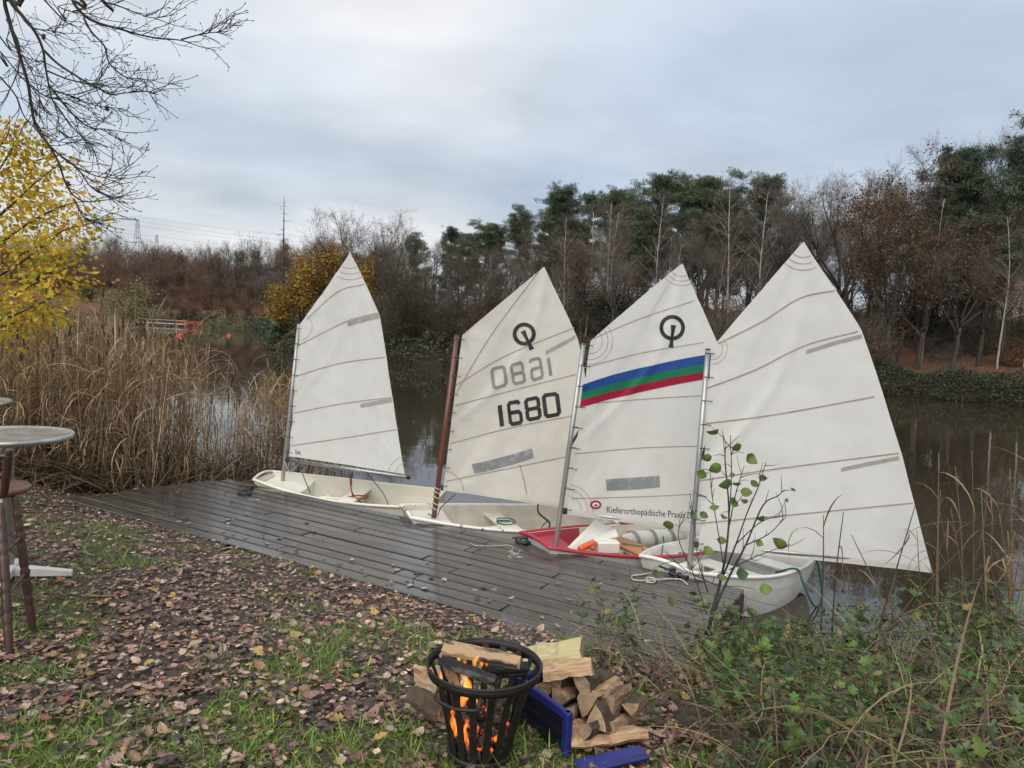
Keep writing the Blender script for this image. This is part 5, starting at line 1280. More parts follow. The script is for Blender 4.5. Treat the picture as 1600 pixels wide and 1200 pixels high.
# house on the right hill
hc_ = aty(1592, 470, 74); hz = gz(hc_[0], hc_[1]); T = Thing('house', (hc_[0], hc_[1], hz), 'grey house with pink tiled roof half hidden behind the right-hand trees', 'house')
b_ = np.array([hc_[0], hc_[1], hz]); wz = aty(1592, 452, 74)[2] - hz; rz_ = aty(1592, 432, 74)[2] - hz
g = Geo(); g.box(b_ + [2.5, 3, wz / 2], (10, 6, wz)); T.part('wall', g, M['brick'])
g = Geo(); x0, x1, y0, y1 = b_[0] - 2.9, b_[0] + 7.9, b_[1] - .5, b_[1] + 6.5; zz = hz + wz; rz2 = hz + max(rz_, wz + 1.5)
g.add([(x0, y0, zz), (x1, y0, zz), (x1, y1, zz), (x0, y1, zz), (x0, b_[1] + 3, rz2), (x1, b_[1] + 3, rz2)], [[0, 1, 5, 4], [2, 3, 4, 5], [0, 4, 3], [1, 2, 5], [0, 3, 2, 1]]); rf = T.part('roof', g, M['roof'])
g = Geo(); g.box((b_[0] + 1, b_[1] + 3.4, rz2 + .2), (.6, .6, 1.4)); T.part('chimney', g, M['roof'], parent=rf)
for k in range(4):
    g = Geo(); c = b_ + [-1.2 + k * 2.2, -.03, wz * .55]; g.box(c, (1.2, .08, 1.3)); w_ = T.part('window', g, M['board']); g = Geo(); g.box(c + [0, -.05, 0], (1.0, .03, 1.1)); T.part('pane', g, M['glass'], parent=w_)

# ------------------------------------------------------------------ reeds at the left
def reedstalks(name, P, H, rng, leaves=7, blade=.62):
    """stalks with long drooping blades and some brown heads, one mass"""
    g = Geo(); N = len(P); lean = rng.normal(0, .09, (N, 2)); lean[:, 0] += .03
    top = P + np.stack([lean[:, 0] * H, lean[:, 1] * H, H], -1)
    T = np.array([(0, .004, 0), (0, -.004, 0), (1, 0, 0)]); cols = [(.31, .2, .105), (.44, .32, .185), (.19, .12, .066), (.56, .45, .3)]
    st = (np.array([(0, 1, 0), (0, -.5, .87), (0, -.5, -.87), (1, .45, 0), (1, -.22, .4), (1, -.22, -.4)]), np.array([[0, 1, 4, 3], [1, 2, 5, 4], [2, 0, 3, 5]]))
    d = top - P; L = np.linalg.norm(d, axis=1); R = along(d, rng, np.ones(N)); R[:, :, 0] *= L[:, None]; R[:, :, 1:] *= .0055
    g.scatter(st[0], st[1], R, P, pick(cols, [3, 2, 2, 1], rng, N, .2))
    for tb in range(4):
        tv, tf = blade_tpl(5, .0125, [.5, 1.1, 1.9, 2.6][tb]); n = int(N * leaves / 4); i = rng.integers(0, N, n); f = rng.uniform(.08, 1, n) ** .8
        q = P[i] + d[i] * f[:, None]; yaw = rng.uniform(0, 6.3, n); tilt = rng.uniform(.45, 1.45, n)
        g.scatter(tv, tf, rots(yaw, tilt, rng.normal(0, .3, n), rng.uniform(.45, 1.15, n) * blade * (1.15 - .3 * f)), q, pick(cols, [2, 4, 1, 3], rng, n, .22))
    n = N // 9; i = rng.choice(N, n, replace=False); hd = (np.array([(0, .3, 0), (0, -.15, .26), (0, -.15, -.26), (.12, 1, 0), (.12, -.5, .87), (.12, -.5, -.87), (.9, 1, 0), (.9, -.5, .87), (.9, -.5, -.87), (1, 0, 0)]), np.array([[0, 1, 4, 3], [1, 2, 5, 4], [2, 0, 3, 5], [3, 4, 7, 6], [4, 5, 8, 7], [5, 3, 6, 8]]))
    R = along(d[i], rng, np.ones(n)); R[:, :, 0] *= .16; R[:, :, 1:] *= .012
    g.scatter(hd[0], hd[1], R, top[i], pick([(.1, .06, .035), (.2, .15, .1)], [2, 1], rng, n, .2))
    return g
rng = np.random.default_rng(12)
N = 1750; xp = rng.uniform(-60, 560, N); near = np.interp(xp, [-60, 100, 230, 345, 400, 560], [8.6, 8.55, 8.6, 9.35, 10.2, 11.0])
dens = np.interp(xp, [-60, 120, 230, 290, 335, 385, 415, 450, 500, 560], [1, 1, .85, .6, .3, .25, .5, .45, .3, .12]); keep = rng.random(N) < dens; xp, near = xp[keep], near[keep]; N = len(xp)
Yr = near + rng.gamma(1.3, .6, N) * np.interp(xp, [-60, 250, 560], [1.5, 1.0, .5])
P = np.array([aty(x, 600, y) for x, y in zip(xp, Yr)]); P[:, 2] = np.maximum(ground_z(P[:, 0], P[:, 1]), -.15)
H = np.interp(xp, [-60, 60, 160, 260, 330, 375, 430, 560], [2.0, 2.05, 2.2, 2.2, 1.7, 1.2, 1.75, 1.2]) * rng.normal(.85, .14, N) - P[:, 2]
tag(reedstalks('reed_bed', P, np.maximum(.6, H), rng).build('reed_bed', M['reed']), 'tall dry brown reeds along the shore left of the first boat', 'reeds', kind='stuff')
# lower thatch of broken stems at their feet
n = 2600; xq = rng.uniform(-40, 420, n); Yq = np.interp(xq, [-60, 100, 230, 345, 420], [8.35, 8.3, 8.45, 9.2, 10]) + rng.gamma(1.2, .5, n)
Q = np.array([aty(x, 600, y) for x, y in zip(xq, Yq)]); Q[:, 2] = np.maximum(ground_z(Q[:, 0], Q[:, 1]), 0) + rng.uniform(0, .25, n)
g = Geo(); tv, tf = blade_tpl(3, .012, .8); g.scatter(tv, tf, rots(rng.uniform(0, 6.3, n), rng.normal(.5, .55, n), rng.normal(0, .5, n), rng.uniform(.4, 1.0, n)), Q, pick([(.15, .1, .06), (.22, .16, .1), (.09, .06, .04), (.1, .1, .045)], [3, 2, 2, 1], rng, n, .2))
tag(g.build('reed_thatch', M['reed']), 'broken reed stems and dead grass at the foot of the reeds', 'reeds', kind='stuff')
n = 5200; t = rng.uniform(0, 1, n); cx = np.interp(t, [0, .4, .7, 1], [-16, -36, -52, -72]); cy = np.interp(t, [0, .4, .7, 1], [26, 60, 92, 126]); Q = np.stack([cx + rng.normal(0, 2, n) - 1.5, cy + rng.normal(0, 2.5, n), 0 * cx], -1); Q[:, 2] = np.maximum(ground_z(Q[:, 0], Q[:, 1]), -.1); tv, tf = blade_tpl(3, .05, .5)
g = Geo(); g.scatter(tv, tf, rots(rng.uniform(0, 6.3, n), rng.uniform(1.1, 1.6, n), rng.uniform(0, 6, n), rng.uniform(1.2, 2.2, n)), Q, pick([(.24, .17, .1), (.2, .14, .085), (.16, .12, .07)], [1, 1, 1], rng, n, .18))
tag(g.build('distant_reed_belt', M['reed']), 'tan reed belt along the left shore in the distance', 'reeds', kind='stuff')
# ------------------------------------------------------------------ lawn: leaf fall and grass
rng = np.random.default_rng(21)
LT = [leaf_tpl(8, 4, .27, .2, .12), leaf_tpl(8, 3, .3, .1, .25), leaf_tpl(6, 0, .28, .35, .3), leaf_tpl(8, 4, .22, .45, .5), leaf_tpl(6, 0, .36, -.2, -.15)]
LCOL = [(.27, .15, .105), (.175, .09, .062), (.4, .265, .195), (.055, .034, .028), (.54, .4, .3), (.32, .19, .07), (.45, .29, .06), (.25, .085, .045)]
LW = [4, 4.5, 3, 5, 1.4, .8, .4, .6]
def lawn_pts(n, ymin=1.4):
    X, Y = np.zeros(0), np.zeros(0)
    while len(X) < n:
        k = n * 2; d = rng.uniform(math.sqrt(ymin), math.sqrt(9.2), k) ** 2; x = (rng.uniform(-120, 1180, k) - 800) / FPX * d
        nn = .496 * x + .868 * d; tt = .868 * x - .496 * d
        bad = (nn > 4.24) & (tt > -8.1) & (tt < -1.25) | (x > 1.0 + .15 * np.sin(d * 5)) & (d < 4.6) | (nn > 4.6) & (tt > -1.25)
        x, d = x[~bad], d[~bad]; ok = lake_dist(x, d) >= .25; X = np.concatenate([X, x[ok]]); Y = np.concatenate([Y, d[ok]])
    return X[:n], Y[:n]
def grassy(x, y):                                  # where grass shows through the leaves
    v = np.array([noise.noise((a * .9 + 3.3, b * .9, 0)) * .9 + noise.noise((a * 2.6, b * 2.6, 5.0)) * .7 for a, b in zip(x, y)])
    return v + np.clip((4.9 - y) * .13, -.35, .16) + .07
x, y = lawn_pts(31000); gv = grassy(x, y); keep = rng.random(len(x)) < np.clip(1.05 - 1.5 * np.clip(gv, 0, 1), .22, 1); x, y = x[keep], y[keep]; n = len(x)
sz = np.clip(rng.gamma(4, .0092, n), .018, .09) * np.interp(y, [2, 5, 9], [1, .95, .9]); z = ground_z(x, y) + rng.uniform(.004, .028, n)
yaw = rng.uniform(0, 6.3, n); tilt = rng.normal(0, .19, n); rol = rng.normal(0, .22, n) + np.where(rng.random(n) < .35, PI, 0); lc = pick(LCOL, LW, rng, n, .24, .05); kind = rng.integers(0, 5, n)
px_ = proj(np.stack([x, y, z], -1)); inview = (px_[:, 0] > 5) & (px_[:, 0] < 1595) & (px_[:, 1] > 700) & (px_[:, 1] < 1195)
size = sz / y * inview; big = np.argsort(-size)[:300]; isbig = np.zeros(n, bool); isbig[big] = True
g = Geo()
for k in range(5):
    m = (kind == k) & ~isbig; g.scatter(LT[k][0] - [.5, 0, 0], LT[k][1], rots(yaw[m], tilt[m], rol[m], sz[m]), np.stack([x, y, z], -1)[m], lc[m])
tag(g.build('fallen_leaves', M['litter']), 'carpet of fallen brown leaves on the lawn by the jetty', 'leaves', kind='stuff')
CM = {}
for ci, c in enumerate(LCOL):
    for k in range(5):
        CM[(ci, k)] = None
for i in big:                                      # the leaves nearest the camera, one by one
    ci = int(rng.choice(len(LCOL), p=np.array(LW) / sum(LW))); k = int(kind[i])
    if CM[(ci, k)] is None:
        gg = Geo(); gg.add(LT[k][0] - [.5, 0, 0], LT[k][1], LCOL[ci]); CM[(ci, k)] = gg.mesh('fallen_leaf', M['litter'])
    o = link('fallen_leaf', CM[(ci, k)], ground); o.location = (x[i], y[i], z[i] + .004); Rm = Matrix(rots(yaw[i:i+1], tilt[i:i+1], rol[i:i+1], np.ones(1))[0].tolist()); o.rotation_euler = Rm.to_euler(); o.scale = (sz[i],) * 3
# leaves on the jetty
n = 80; t = rng.uniform(-7.6, -1.3, n); nn = 4.27 + rng.gamma(1.2, .35, n); nn = np.minimum(nn, 5.8); P = np.stack([DN[0] * nn + DT[0] * t, DN[1] * nn + DT[1] * t, np.full(n, DZ + .008)], -1)
for i in range(n):
    ci = int(rng.integers(0, 7)); k = int(rng.integers(0, 5))
    if CM[(ci, k)] is None:
        gg = Geo(); gg.add(LT[k][0] - [.5, 0, 0], LT[k][1], LCOL[ci]); CM[(ci, k)] = gg.mesh('fallen_leaf', M['litter'])
    o = link('jetty_leaf', CM[(ci, k)]); o.location = P[i]; o.rotation_euler = (rng.normal(0, .1), rng.normal(0, .1), rng.uniform(0, 6)); s_ = rng.uniform(.04, .075); o.scale = (s_,) * 3
    tag(o, 'small dead brown leaf lying on the jetty planks', 'leaf', 'dead leaves lying on the jetty')
# grass
gx_, gy_ = lawn_pts(20000); gv = grassy(gx_, gy_); keep = rng.random(len(gx_)) < np.clip((gv - .04) * 3.2, 0.008, 1); gx_, gy_ = gx_[keep], gy_[keep]
rep_ = 8; bx = np.repeat(gx_, rep_) + rng.normal(0, .028, len(gx_) * rep_); by = np.repeat(gy_, rep_) + rng.normal(0, .028, len(gx_) * rep_); n = len(bx)
g = Geo()
for k, bnd in enumerate((.5, 1.1, 1.7)):
    tv, tf = blade_tpl(3, .034, bnd); m = rng.integers(0, 3, n) == k; q = m.sum()
    g.scatter(tv, tf, rots(rng.uniform(0, 6.3, q), rng.uniform(.5, 1.45, q), rng.normal(0, .3, q), rng.gamma(4, .0105, q)), np.stack([bx[m], by[m], ground_z(bx[m], by[m])], -1), pick([(.15, .25, .03), (.105, .18, .026), (.25, .33, .045), (.32, .29, .09)], [4, 3, 2, 1], rng, q, .22))
tag(g.build('lawn_grass', M['grass']), 'short green grass growing through the fallen leaves', 'grass', kind='stuff')
# ------------------------------------------------------------------ the overgrown bank at the right
rng = np.random.default_rng(31)
def bank_pts(n, x0=.55, x1=4.6, y0=1.5, y1=5.2):
    X, Y = np.zeros(0), np.zeros(0)
    while len(X) < n:
        k = n * 2; a, b = rng.uniform(x0, x1, k), rng.uniform(y0, y1, k); nn = .496 * a + .868 * b; tt = .868 * a - .496 * b
        bad = (nn > 4.15) & (tt < -1.15) | (lake_dist(a, b) < -.35) | (a < .62 + .2 * np.sin(b * 4)) | (a < .9) & (b > 2.6) & (b < 3.6)
        X = np.concatenate([X, a[~bad]]); Y = np.concatenate([Y, b[~bad]])
    return X[:n], Y[:n]
def vegh(x, y): return .31 + .15 * np.sin(x * 2.1 + 1) * np.sin(y * 1.7 + .5) + .10 * np.sin(x * 5 + y * 3) + .10 * np.clip((x - 1.0) / 1.5, 0, 1) * 1.0
g = Geo(); x, y = bank_pts(6500); n = len(x); z = np.maximum(ground_z(x, y), .02); vh = np.maximum(.06, vegh(x, y))
for k, bnd in enumerate((.9, 1.7, 2.6, 3.4)):
    tv, tf = blade_tpl(7, .0062, bnd); m = rng.integers(0, 4, n) == k; q = m.sum()
    g.scatter(tv, tf, rots(rng.uniform(0, 6.3, q), rng.uniform(.2, 1.4, q), rng.normal(0, .5, q), rng.uniform(.4, 1.3, q) * vh[m] * 1.25), np.stack([x[m], y[m], z[m] + vh[m] * rng.uniform(0, .75, q)], -1), pick([(.34, .25, .14), (.2, .14, .08), (.09, .058, .038), (.27, .26, .09), (.13, .16, .05)], [2, 3, 4, 2, 2], rng, q, .2))
# woody dead stems, wiry and looping
for k in range(1300):
    i = rng.integers(0, n); p = np.array([x[i], y[i], z[i] + vh[i] * rng.uniform(.1, .8)]); d = rng.normal(0, 1, 3) * [1, 1, .45]; Q, _ = walk(rng, p, d, rng.uniform(.2, .75), 9, .28, (0, 0, -.5)); Q[:, 2] = np.maximum(Q[:, 2], np.maximum(ground_z(Q[:, 0], Q[:, 1]), 0) + .01)
    g.tube(Q, np.linspace(rng.uniform(.0022, .0042), .0013, 10), 3, col=pick([(.38, .29, .19), (.24, .17, .11), (.08, .05, .04)], [2, 2, 2], rng, 1, .15)[0])
tag(g.build('bank_tangle', M['reed']), 'tangle of dry grass and wiry dead stems on the bank at right', 'undergrowth', kind='stuff')
g = Geo(); NL = leaf_tpl(7, 3.5, .27, .4, .35, .1); x, y = bank_pts(3500); c = np.array([noise.noise((a * 1.7, b * 1.7, 9.0)) for a, b in zip(x, y)]); keep = c > -.2; x, y = x[keep], y[keep]
rp = 7; xs, ys = np.repeat(x, rp) + rng.normal(0, .05, len(x) * rp), np.repeat(y, rp) + rng.normal(0, .05, len(x) * rp); n = len(xs); vh = np.maximum(.08, vegh(xs, ys)); zs = np.maximum(ground_z(xs, ys), .02) + vh * rng.uniform(.25, 1.25, n)
g.scatter(NL[0], NL[1], rots(rng.uniform(0, 6.3, n), rng.normal(-.1, .45, n), rng.normal(0, .45, n), rng.gamma(3.5, .0098, n)), np.stack([xs, ys, zs], -1), pick([(.09, .155, .035), (.13, .21, .04), (.045, .075, .025), (.12, .155, .08), (.22, .17, .05)], [4, 1.6, 3, 1.6, 1.2], rng, n, .28))
tag(g.build('bank_leaves', M['leaf']), 'small green nettle and bramble leaves covering the bank at right', 'undergrowth', kind='stuff')
# brown leaf fall under it
g = Geo(); x, y = bank_pts(3200); n = len(x); g.scatter(LT[0][0], LT[0][1], rots(rng.uniform(0, 6.3, n), rng.normal(0, .3, n), rng.normal(0, .3, n), rng.uniform(.04, .09, n)), np.stack([x, y, np.maximum(ground_z(x, y), .02) + rng.uniform(.01, .06, n)], -1), pick(LCOL, LW, rng, n, .2)); tag(g.build('bank_leaf_litter', M['litter']), 'dead brown leaves under the tangle on the right bank', 'leaves', kind='stuff')
# taller leafy plants one can pick out
def herb(xb, yb, Y, h, lab, seed, col=(.085, .15, .04), ls=.075):
    rr = np.random.default_rng(seed); q = aty(xb, yb, Y); q[2] = max(gz(q[0], q[1]), 0.02); T = Thing('leafy_plant', q, lab, 'plant', None); Q, _ = walk(rr, q, (rr.normal(0, .1), rr.normal(0, .1), 1), h, 7, .06); g = Geo(); g.tube(Q, np.linspace(.005, .002, 8), 5, col=(.12, .13, .06)); T.part('stem', g, M['twig'], True)
    tv, tf = leaf_tpl(11, 0, .3, .5, .35, .12, .09)
    for i in range(2, 8):
        for sgn in (0, PI):
            g = Geo(); yaw = np.array([i * 1.57 + sgn + rr.normal(0, .3)]); g.scatter(tv, tf, rots(yaw, np.array([rr.normal(-.05, .25)]), np.array([rr.normal(0, .3)]), np.array([ls * rr.uniform(.7, 1.2)])), Q[i][None], jit(col, rr, 1, .15)); T.part('leaf', g, M['leaf'])
for i, (xx, yy, Y, h, lab) in enumerate(((1350, 985, 4.3, .42, 'upright green nettle at the water edge under the foot of the nearest sail'), (1445, 985, 4.1, .38, 'green leafy plant on the bank left of the reed clump'), (1525, 990, 4.0, .42, 'green leafy plant among the reeds at the right edge'), (1390, 1060, 3.6, .3, 'bright green broad-leaved plant in the middle of the bank tangle'), (1205, 1040, 4.0, .33, 'green nettle right of the sapling foot'), (1285, 1100, 3.2, .25, 'small grey-green plant low in the bank tangle'), (1570, 1010, 3.8, .4, 'green bramble shoot at the right edge of the bank'), (1130, 1080, 3.5, .25, 'nettle tuft below the sapling foot'))):
    herb(xx, yy, Y, h, lab, 100 + i, ls=.085)
# dry reed stems standing in the water at the right, each its own
rr = np.random.default_rng(41)
def reedplant(xb, yb, xt, yt, Y, lab, gr=None):
    q, tp = aty(xb, yb, Y), aty(xt, yt, Y + rr.normal(0, .08)); T = Thing('reed_stem', q, lab, 'reed', gr); Q = smoothline([q, (q + tp) / 2 + rr.normal(0, .015, 3), tp], 5); g = Geo(); cl = pick([(.2, .13, .07), (.26, .19, .11), (.12, .075, .045)], [1, 1, 1], rr, 1, .15)[0]; g.tube(Q, np.linspace(.0055, .0025, len(Q)), 5, col=cl); T.part('stalk', g, M['reed'], True)
    for k in range(rr.integers(2, 5)):
        f = rr.uniform(.35, 1); j = int(f * (len(Q) - 1)); tv, tf = blade_tpl(7, .013, rr.uniform(.8, 2.9)); g = Geo(); g.scatter(tv, tf, rots(rr.uniform(0, 6.3, 1), rr.uniform(.3, 1.4, 1), rr.normal(0, .4, 1), np.array([rr.uniform(.25, .5)])), Q[j][None], jit(cl * 1.15, rr, 1, .15)); T.part('blade', g, M['reed'])
for (a_, b_, c_, d_, Y, lab) in ((1283, 985, 1287, 805, 4.4, 'straight dark dead stalk in front of the nearest boat stern'), (1300, 990, 1318, 800, 4.4, 'thin bent reed just right of the straight dark stalk'), (1368, 1000, 1430, 790, 4.2, 'broad-bladed reed leaning right across the nearest sail foot'), (1400, 1000, 1330, 835, 4.2, 'reed leaning left across the nearest sail foot'), (1385, 990, 1500, 860, 4.3, 'long pale blade bent over the water right of the nearest sail')):
    reedplant(a_, b_, c_, d_, Y, lab)
for k in range(34):
    xb = rr.uniform(1455, 1660); reedplant(xb, rr.uniform(960, 1010), xb + rr.normal(0, 26), rr.uniform(700, 890), rr.uniform(4.3, 6.2), 'dry brown reed stem in the clump at the right edge', 'reed stems at the right edge')

# ------------------------------------------------------------------ alder sapling in front of the jetty end
AY = 4.75
def ap(x, y, d=0): return aty(x, y, AY + d)
root = ap(1103, 1010); root[2] = gz(root[0], root[1])
al = Thing('alder_sapling', root, 'thin young sapling with few round green leaves at the jetty end', 'sapling')
stems = [[(root, 0), (1112, 960), (1124, 915), (1134, 865), (1139, 800), (1133, 720), (1134, 695)], [(1098, 1005), (1118, 950), (1140, 900), (1165, 852), (1192, 790), (1215, 775), (1226, 765)], [(1128, 905), (1150, 850), (1168, 800), (1185, 760), (1197, 722)],
         [(1106, 925), (1092, 880), (1086, 830), (1078, 770)], [(1130, 880), (1122, 830), (1112, 770), (1110, 735)], [(1136, 840), (1150, 770), (1163, 728)], [(1140, 800), (1143, 740), (1141, 680)], [(1150, 850), (1190, 815), (1228, 805)],
         [(1120, 915), (1100, 905), (1070, 890), (1040, 862)], [(1104, 960), (1085, 900), (1060, 840), (1072, 800)], [(1140, 890), (1180, 870), (1235, 850)], [(1165, 852), (1200, 835), (1228, 808)]]
rs = np.random.default_rng(9)
ALQ = []
for i, st in enumerate(stems):
    pts = [root if isinstance(q[0], np.ndarray) else ap(q[0], q[1], rs.normal(0, .05)) for q in st]; Q = smoothline(pts, 6); g = Geo(); w = [.013, .010, .007][min(i, 2)] if i < 3 else .0042
    g.tube(Q, np.linspace(w, .0022, len(Q)), 6); al.part('stem' if i < 2 else 'twig', g, M['dark_bark'], True); ALQ.append(Q)
    for k in range(3):
        j = rs.integers(len(Q) // 3, len(Q) - 1); d = side(rs, Q[j + 1] - Q[j], .7); R2, _ = walk(rs, Q[j], d, rs.uniform(.06, .2), 4, .15, (0, 0, .3)); g = Geo(); g.tube(R2, np.linspace(.003, .0012, 5), 4); al.part('twig', g, M['dark_bark'])
ALF = [(375, 60, 40), (335, 175, 30), (380, 225, 40), (305, 255, 32), (485, 125, 30), (535, 175, 40), (455, 260, 16), (440, 310, 42), (480, 310, 27), (520, 348, 36), (560, 305, 30), (600, 275, 25), (455, 395, 36), (365, 425, 30), (310, 458, 28), (250, 455, 26), (140, 512, 38), (605, 482, 28), (405, 470, 22), (520, 395, 22), (400, 585, 30), (330, 635, 36), (690, 610, 48), (585, 595, 25), (495, 750, 42), (615, 825, 38), (300, 705, 16), (395, 770, 30), (75, 745, 28), (150, 885, 30), (265, 850, 26), (450, 935, 42), (385, 858, 26), (550, 940, 30), (460, 975, 32), (560, 1070, 40), (755, 335, 18), (720, 385, 14)]
tvs = [leaf_tpl(13, 0, .42, .35, .3, .1, .05), leaf_tpl(13, 0, .38, .7, .55, .1, .05)]
fwd = np.array([0, 1.0, 0])
for zx, zy, s_ in ALF:
    c = ap(1000 + zx / 3.157, 660 + zy / 3.157, rs.normal(0, .08)); L = s_ / 3.157 * AY / FPX * 1.8; k = rs.integers(0, 2); tv, tf = tvs[k]; tv = (tv - [.5, 0, 0]) * L
    yaw, tl, rl = rs.uniform(-.6, .6) + (PI if rs.random() < .5 else 0), rs.normal(-.25, .35), rs.normal(1.0, .45); Rm = rots(np.array([yaw]), np.array([tl]), np.array([rl]), np.ones(1))[0]
    lb = tv[0] @ Rm.T + c; AQ = np.concatenate(ALQ); j = np.argmin(np.linalg.norm(AQ - lb, axis=1) + .5 * np.maximum(0, AQ[:, 2] - lb[2])); g = Geo(); g.tube(smoothline([AQ[j], (AQ[j] + lb) / 2 + [0, 0, .012], lb], 4), [.0028, .0026, .0024, .0022, .002, .0018, .0016, .0014, .0013], 4); al.part('twig', g, M['dark_bark'])
    g = Geo(); g.add(tv @ Rm.T + c, tf, pick([(.13, .2, .035), (.1, .165, .04), (.08, .13, .05), (.17, .21, .04)], [3, 3, 2, 1], rs, 1, .12)[0]); al.part('leaf', g, M['leaf'], True)
# ------------------------------------------------------------------ overhanging bare branches and the yellow tree at the left
rb_ = np.random.default_rng(15)
tk = np.array([-7.0, 3.2, gz(-7.0, 3.2)]); ot = Thing('overhanging_oak', tk, 'bare dark twigs hanging in from an old tree at the upper left', 'tree')
g = Geo(); g.tube([tk - [0, 0, .4], tk + [.05, .05, 2], tk + [.2, .1, 4.2], tk + [.4, .3, 6.4]], [.28, .23, .19, .1], 12); ot.part('trunk', g, M['bark'], True)
hub = np.array([-5.0, 4.6, 6.4])
g = Geo(); g.tube(smoothline([tk + [.15, .1, 4.0], tk + [1.0, .8, 5.2], hub]), np.linspace(.12, .05, 17), 8); ot.part('limb', g, M['bark'], True)
BR = [[(8, -40), (7, 0), (15, 33), (25, 67), (43, 127), (48, 157), (55, 193), (72, 220), (90, 250), (103, 287), (115, 305), (133, 315), (160, 313), (183, 310), (197, 305)], [(0, -40), (15, 0), (37, 27), (55, 50), (67, 77), (72, 110), (80, 150), (90, 177), (93, 213)],
      [(67, 77), (87, 97), (110, 113), (133, 127), (153, 137), (170, 147), (200, 145), (227, 143), (248, 148)], [(77, 133), (100, 163), (123, 187), (143, 200), (167, 202), (185, 210)], [(100, -30), (112, 0), (133, 25), (157, 37), (187, 45), (213, 53), (247, 60), (283, 63), (310, 72), (338, 79)],
      [(283, 62), (317, 53), (348, 49)], [(130, 27), (143, 50), (163, 72), (170, 97), (190, 117), (207, 123), (225, 124), (230, 143), (248, 148)], [(140, -20), (157, 0), (187, 10), (213, 20), (240, 28), (273, 23)], [(53, 197), (80, 230), (107, 253), (133, 268), (160, 277), (182, 272)],
      [(-20, 60), (0, 80), (33, 120), (60, 150), (70, 180)], [(-20, 30), (10, 60), (40, 95), (60, 140), (62, 190)], [(10, 30), (30, 70), (28, 110), (10, 150), (-10, 180)], [(60, -10), (90, 10), (120, 20), (160, 22)], [(45, 130), (70, 150), (100, 155), (130, 160)], [(85, 160), (110, 195), (130, 215), (150, 240)], [(90, 240), (120, 262), (140, 290), (155, 302)],
      [(115, 310), (128, 335), (140, 348)], [(0, 120), (25, 150), (40, 185), (75, 215), (110, 225)], [(20, 0), (45, 40), (80, 48), (90, 50)], [(80, 140), (110, 150), (150, 165), (195, 170)], [(72, 110), (110, 125), (150, 130), (160, 112)]]
for i, br in enumerate(BR):
    dY = 5.2 + rb_.uniform(-.5, .5); pts = [aty(x, y, dY + .04 * k) for k, (x, y) in enumerate(br)]
    if br[0][1] < 0 or br[0][0] < 0: pts = [hub + rb_.normal(0, .05, 3)] + pts
    Q = smoothline(pts, 4); g = Geo(); w = [.017, .018, .009, .009, .014, .006, .008, .008, .009][i] if i < 9 else .0068
    g.tube(Q, np.linspace(w, .0022, len(Q)), 5); lim = ot.part('branch', g, M['dark_bark'], True)
    g = Geo(); nsub = 7 + len(br)
    for _ in range(nsub):
        j = rb_.integers(len(Q) // 4, len(Q) - 1); dd = Q[j + 1] - Q[j]; dd /= np.linalg.norm(dd); d = side(rb_, dd, rb_.uniform(.4, .9)); d[1] *= .4; d[2] += .1; R2, de = walk(rb_, Q[j], d, rb_.uniform(.10, .38), 6, .2, (0.15, 0, .25)); g.tube(R2, np.linspace(.0032, .0017, 7), 4, cap=False)
        for q in range(rb_.integers(1, 4)):
            j2 = rb_.integers(2, 6); d2 = side(rb_, R2[j2 + 1] - R2[j2] if j2 < 6 else de, .7); d2[1] *= .4; R3, _ = walk(rb_, R2[j2], d2, rb_.uniform(.04, .13), 4, .22); g.tube(R3, np.linspace(.0022, .0015, 5), 3, cap=False); g.tube([R3[-1], R3[-1] + (R3[-1] - R3[-2]) * .4], [.0042, .002], 5)
        g.tube([R2[-1], R2[-1] + (R2[-1] - R2[-2]) * .3], [.0045, .002], 5)
    tw_ = ot.part('twigs', g, M['dark_bark'], parent=lim); tw_['kind'] = 'stuff'
for (x_, y_) in ((99, 24), (166, 162), (102, 280), (68, 50)):
    g = Geo(); tv, tf = leaf_tpl(6, 3, .3, .5, .5); g.scatter(tv, tf, rots(rb_.uniform(0, 6, 1), np.array([-1.1]), rb_.normal(0, .4, 1), np.array([.06])), aty(x_, y_, 5.3)[None], np.array([(.1, .05, .03)])); ot.part('withered_leaf', g, M['leaf'])
yt_ = np.array([-8.6, 9.4, gz(-8.6, 9.4)]); yt2 = Thing('yellow_hornbeam', yt_, 'yellow-green autumn tree leaning in at the left edge above the reeds', 'tree')
g = Geo(); g.tube([yt_ - [0, 0, .3], yt_ + [.1, 0, 1.5], yt_ + [.2, -.1, 3.4], yt_ + [.4, -.1, 5.4]], [.12, .1, .075, .02], 9); yt2.part('trunk', g, M['dark_bark'], True)
YB = [[(-120, 420), (0, 335), (50, 290), (100, 250)], [(-120, 480), (-20, 440), (40, 405), (80, 375), (105, 358), (178, 342)], [(-120, 500), (0, 470), (60, 440), (125, 410)], [(-120, 530), (0, 500), (50, 480), (100, 455)], [(-120, 400), (-20, 290), (20, 230), (40, 190)], [(-120, 380), (0, 270), (60, 250), (105, 240)], [(-120, 520), (-20, 515), (30, 500), (55, 490), (95, 475)],
      [(-120, 470), (0, 380), (60, 340), (110, 318), (150, 315)], [(-120, 360), (-30, 260), (10, 215), (15, 180)], [(-100, 430), (0, 410), (60, 385), (95, 375)], [(-100, 400), (-10, 345), (30, 310), (70, 300)]]
lp, ld = [], []
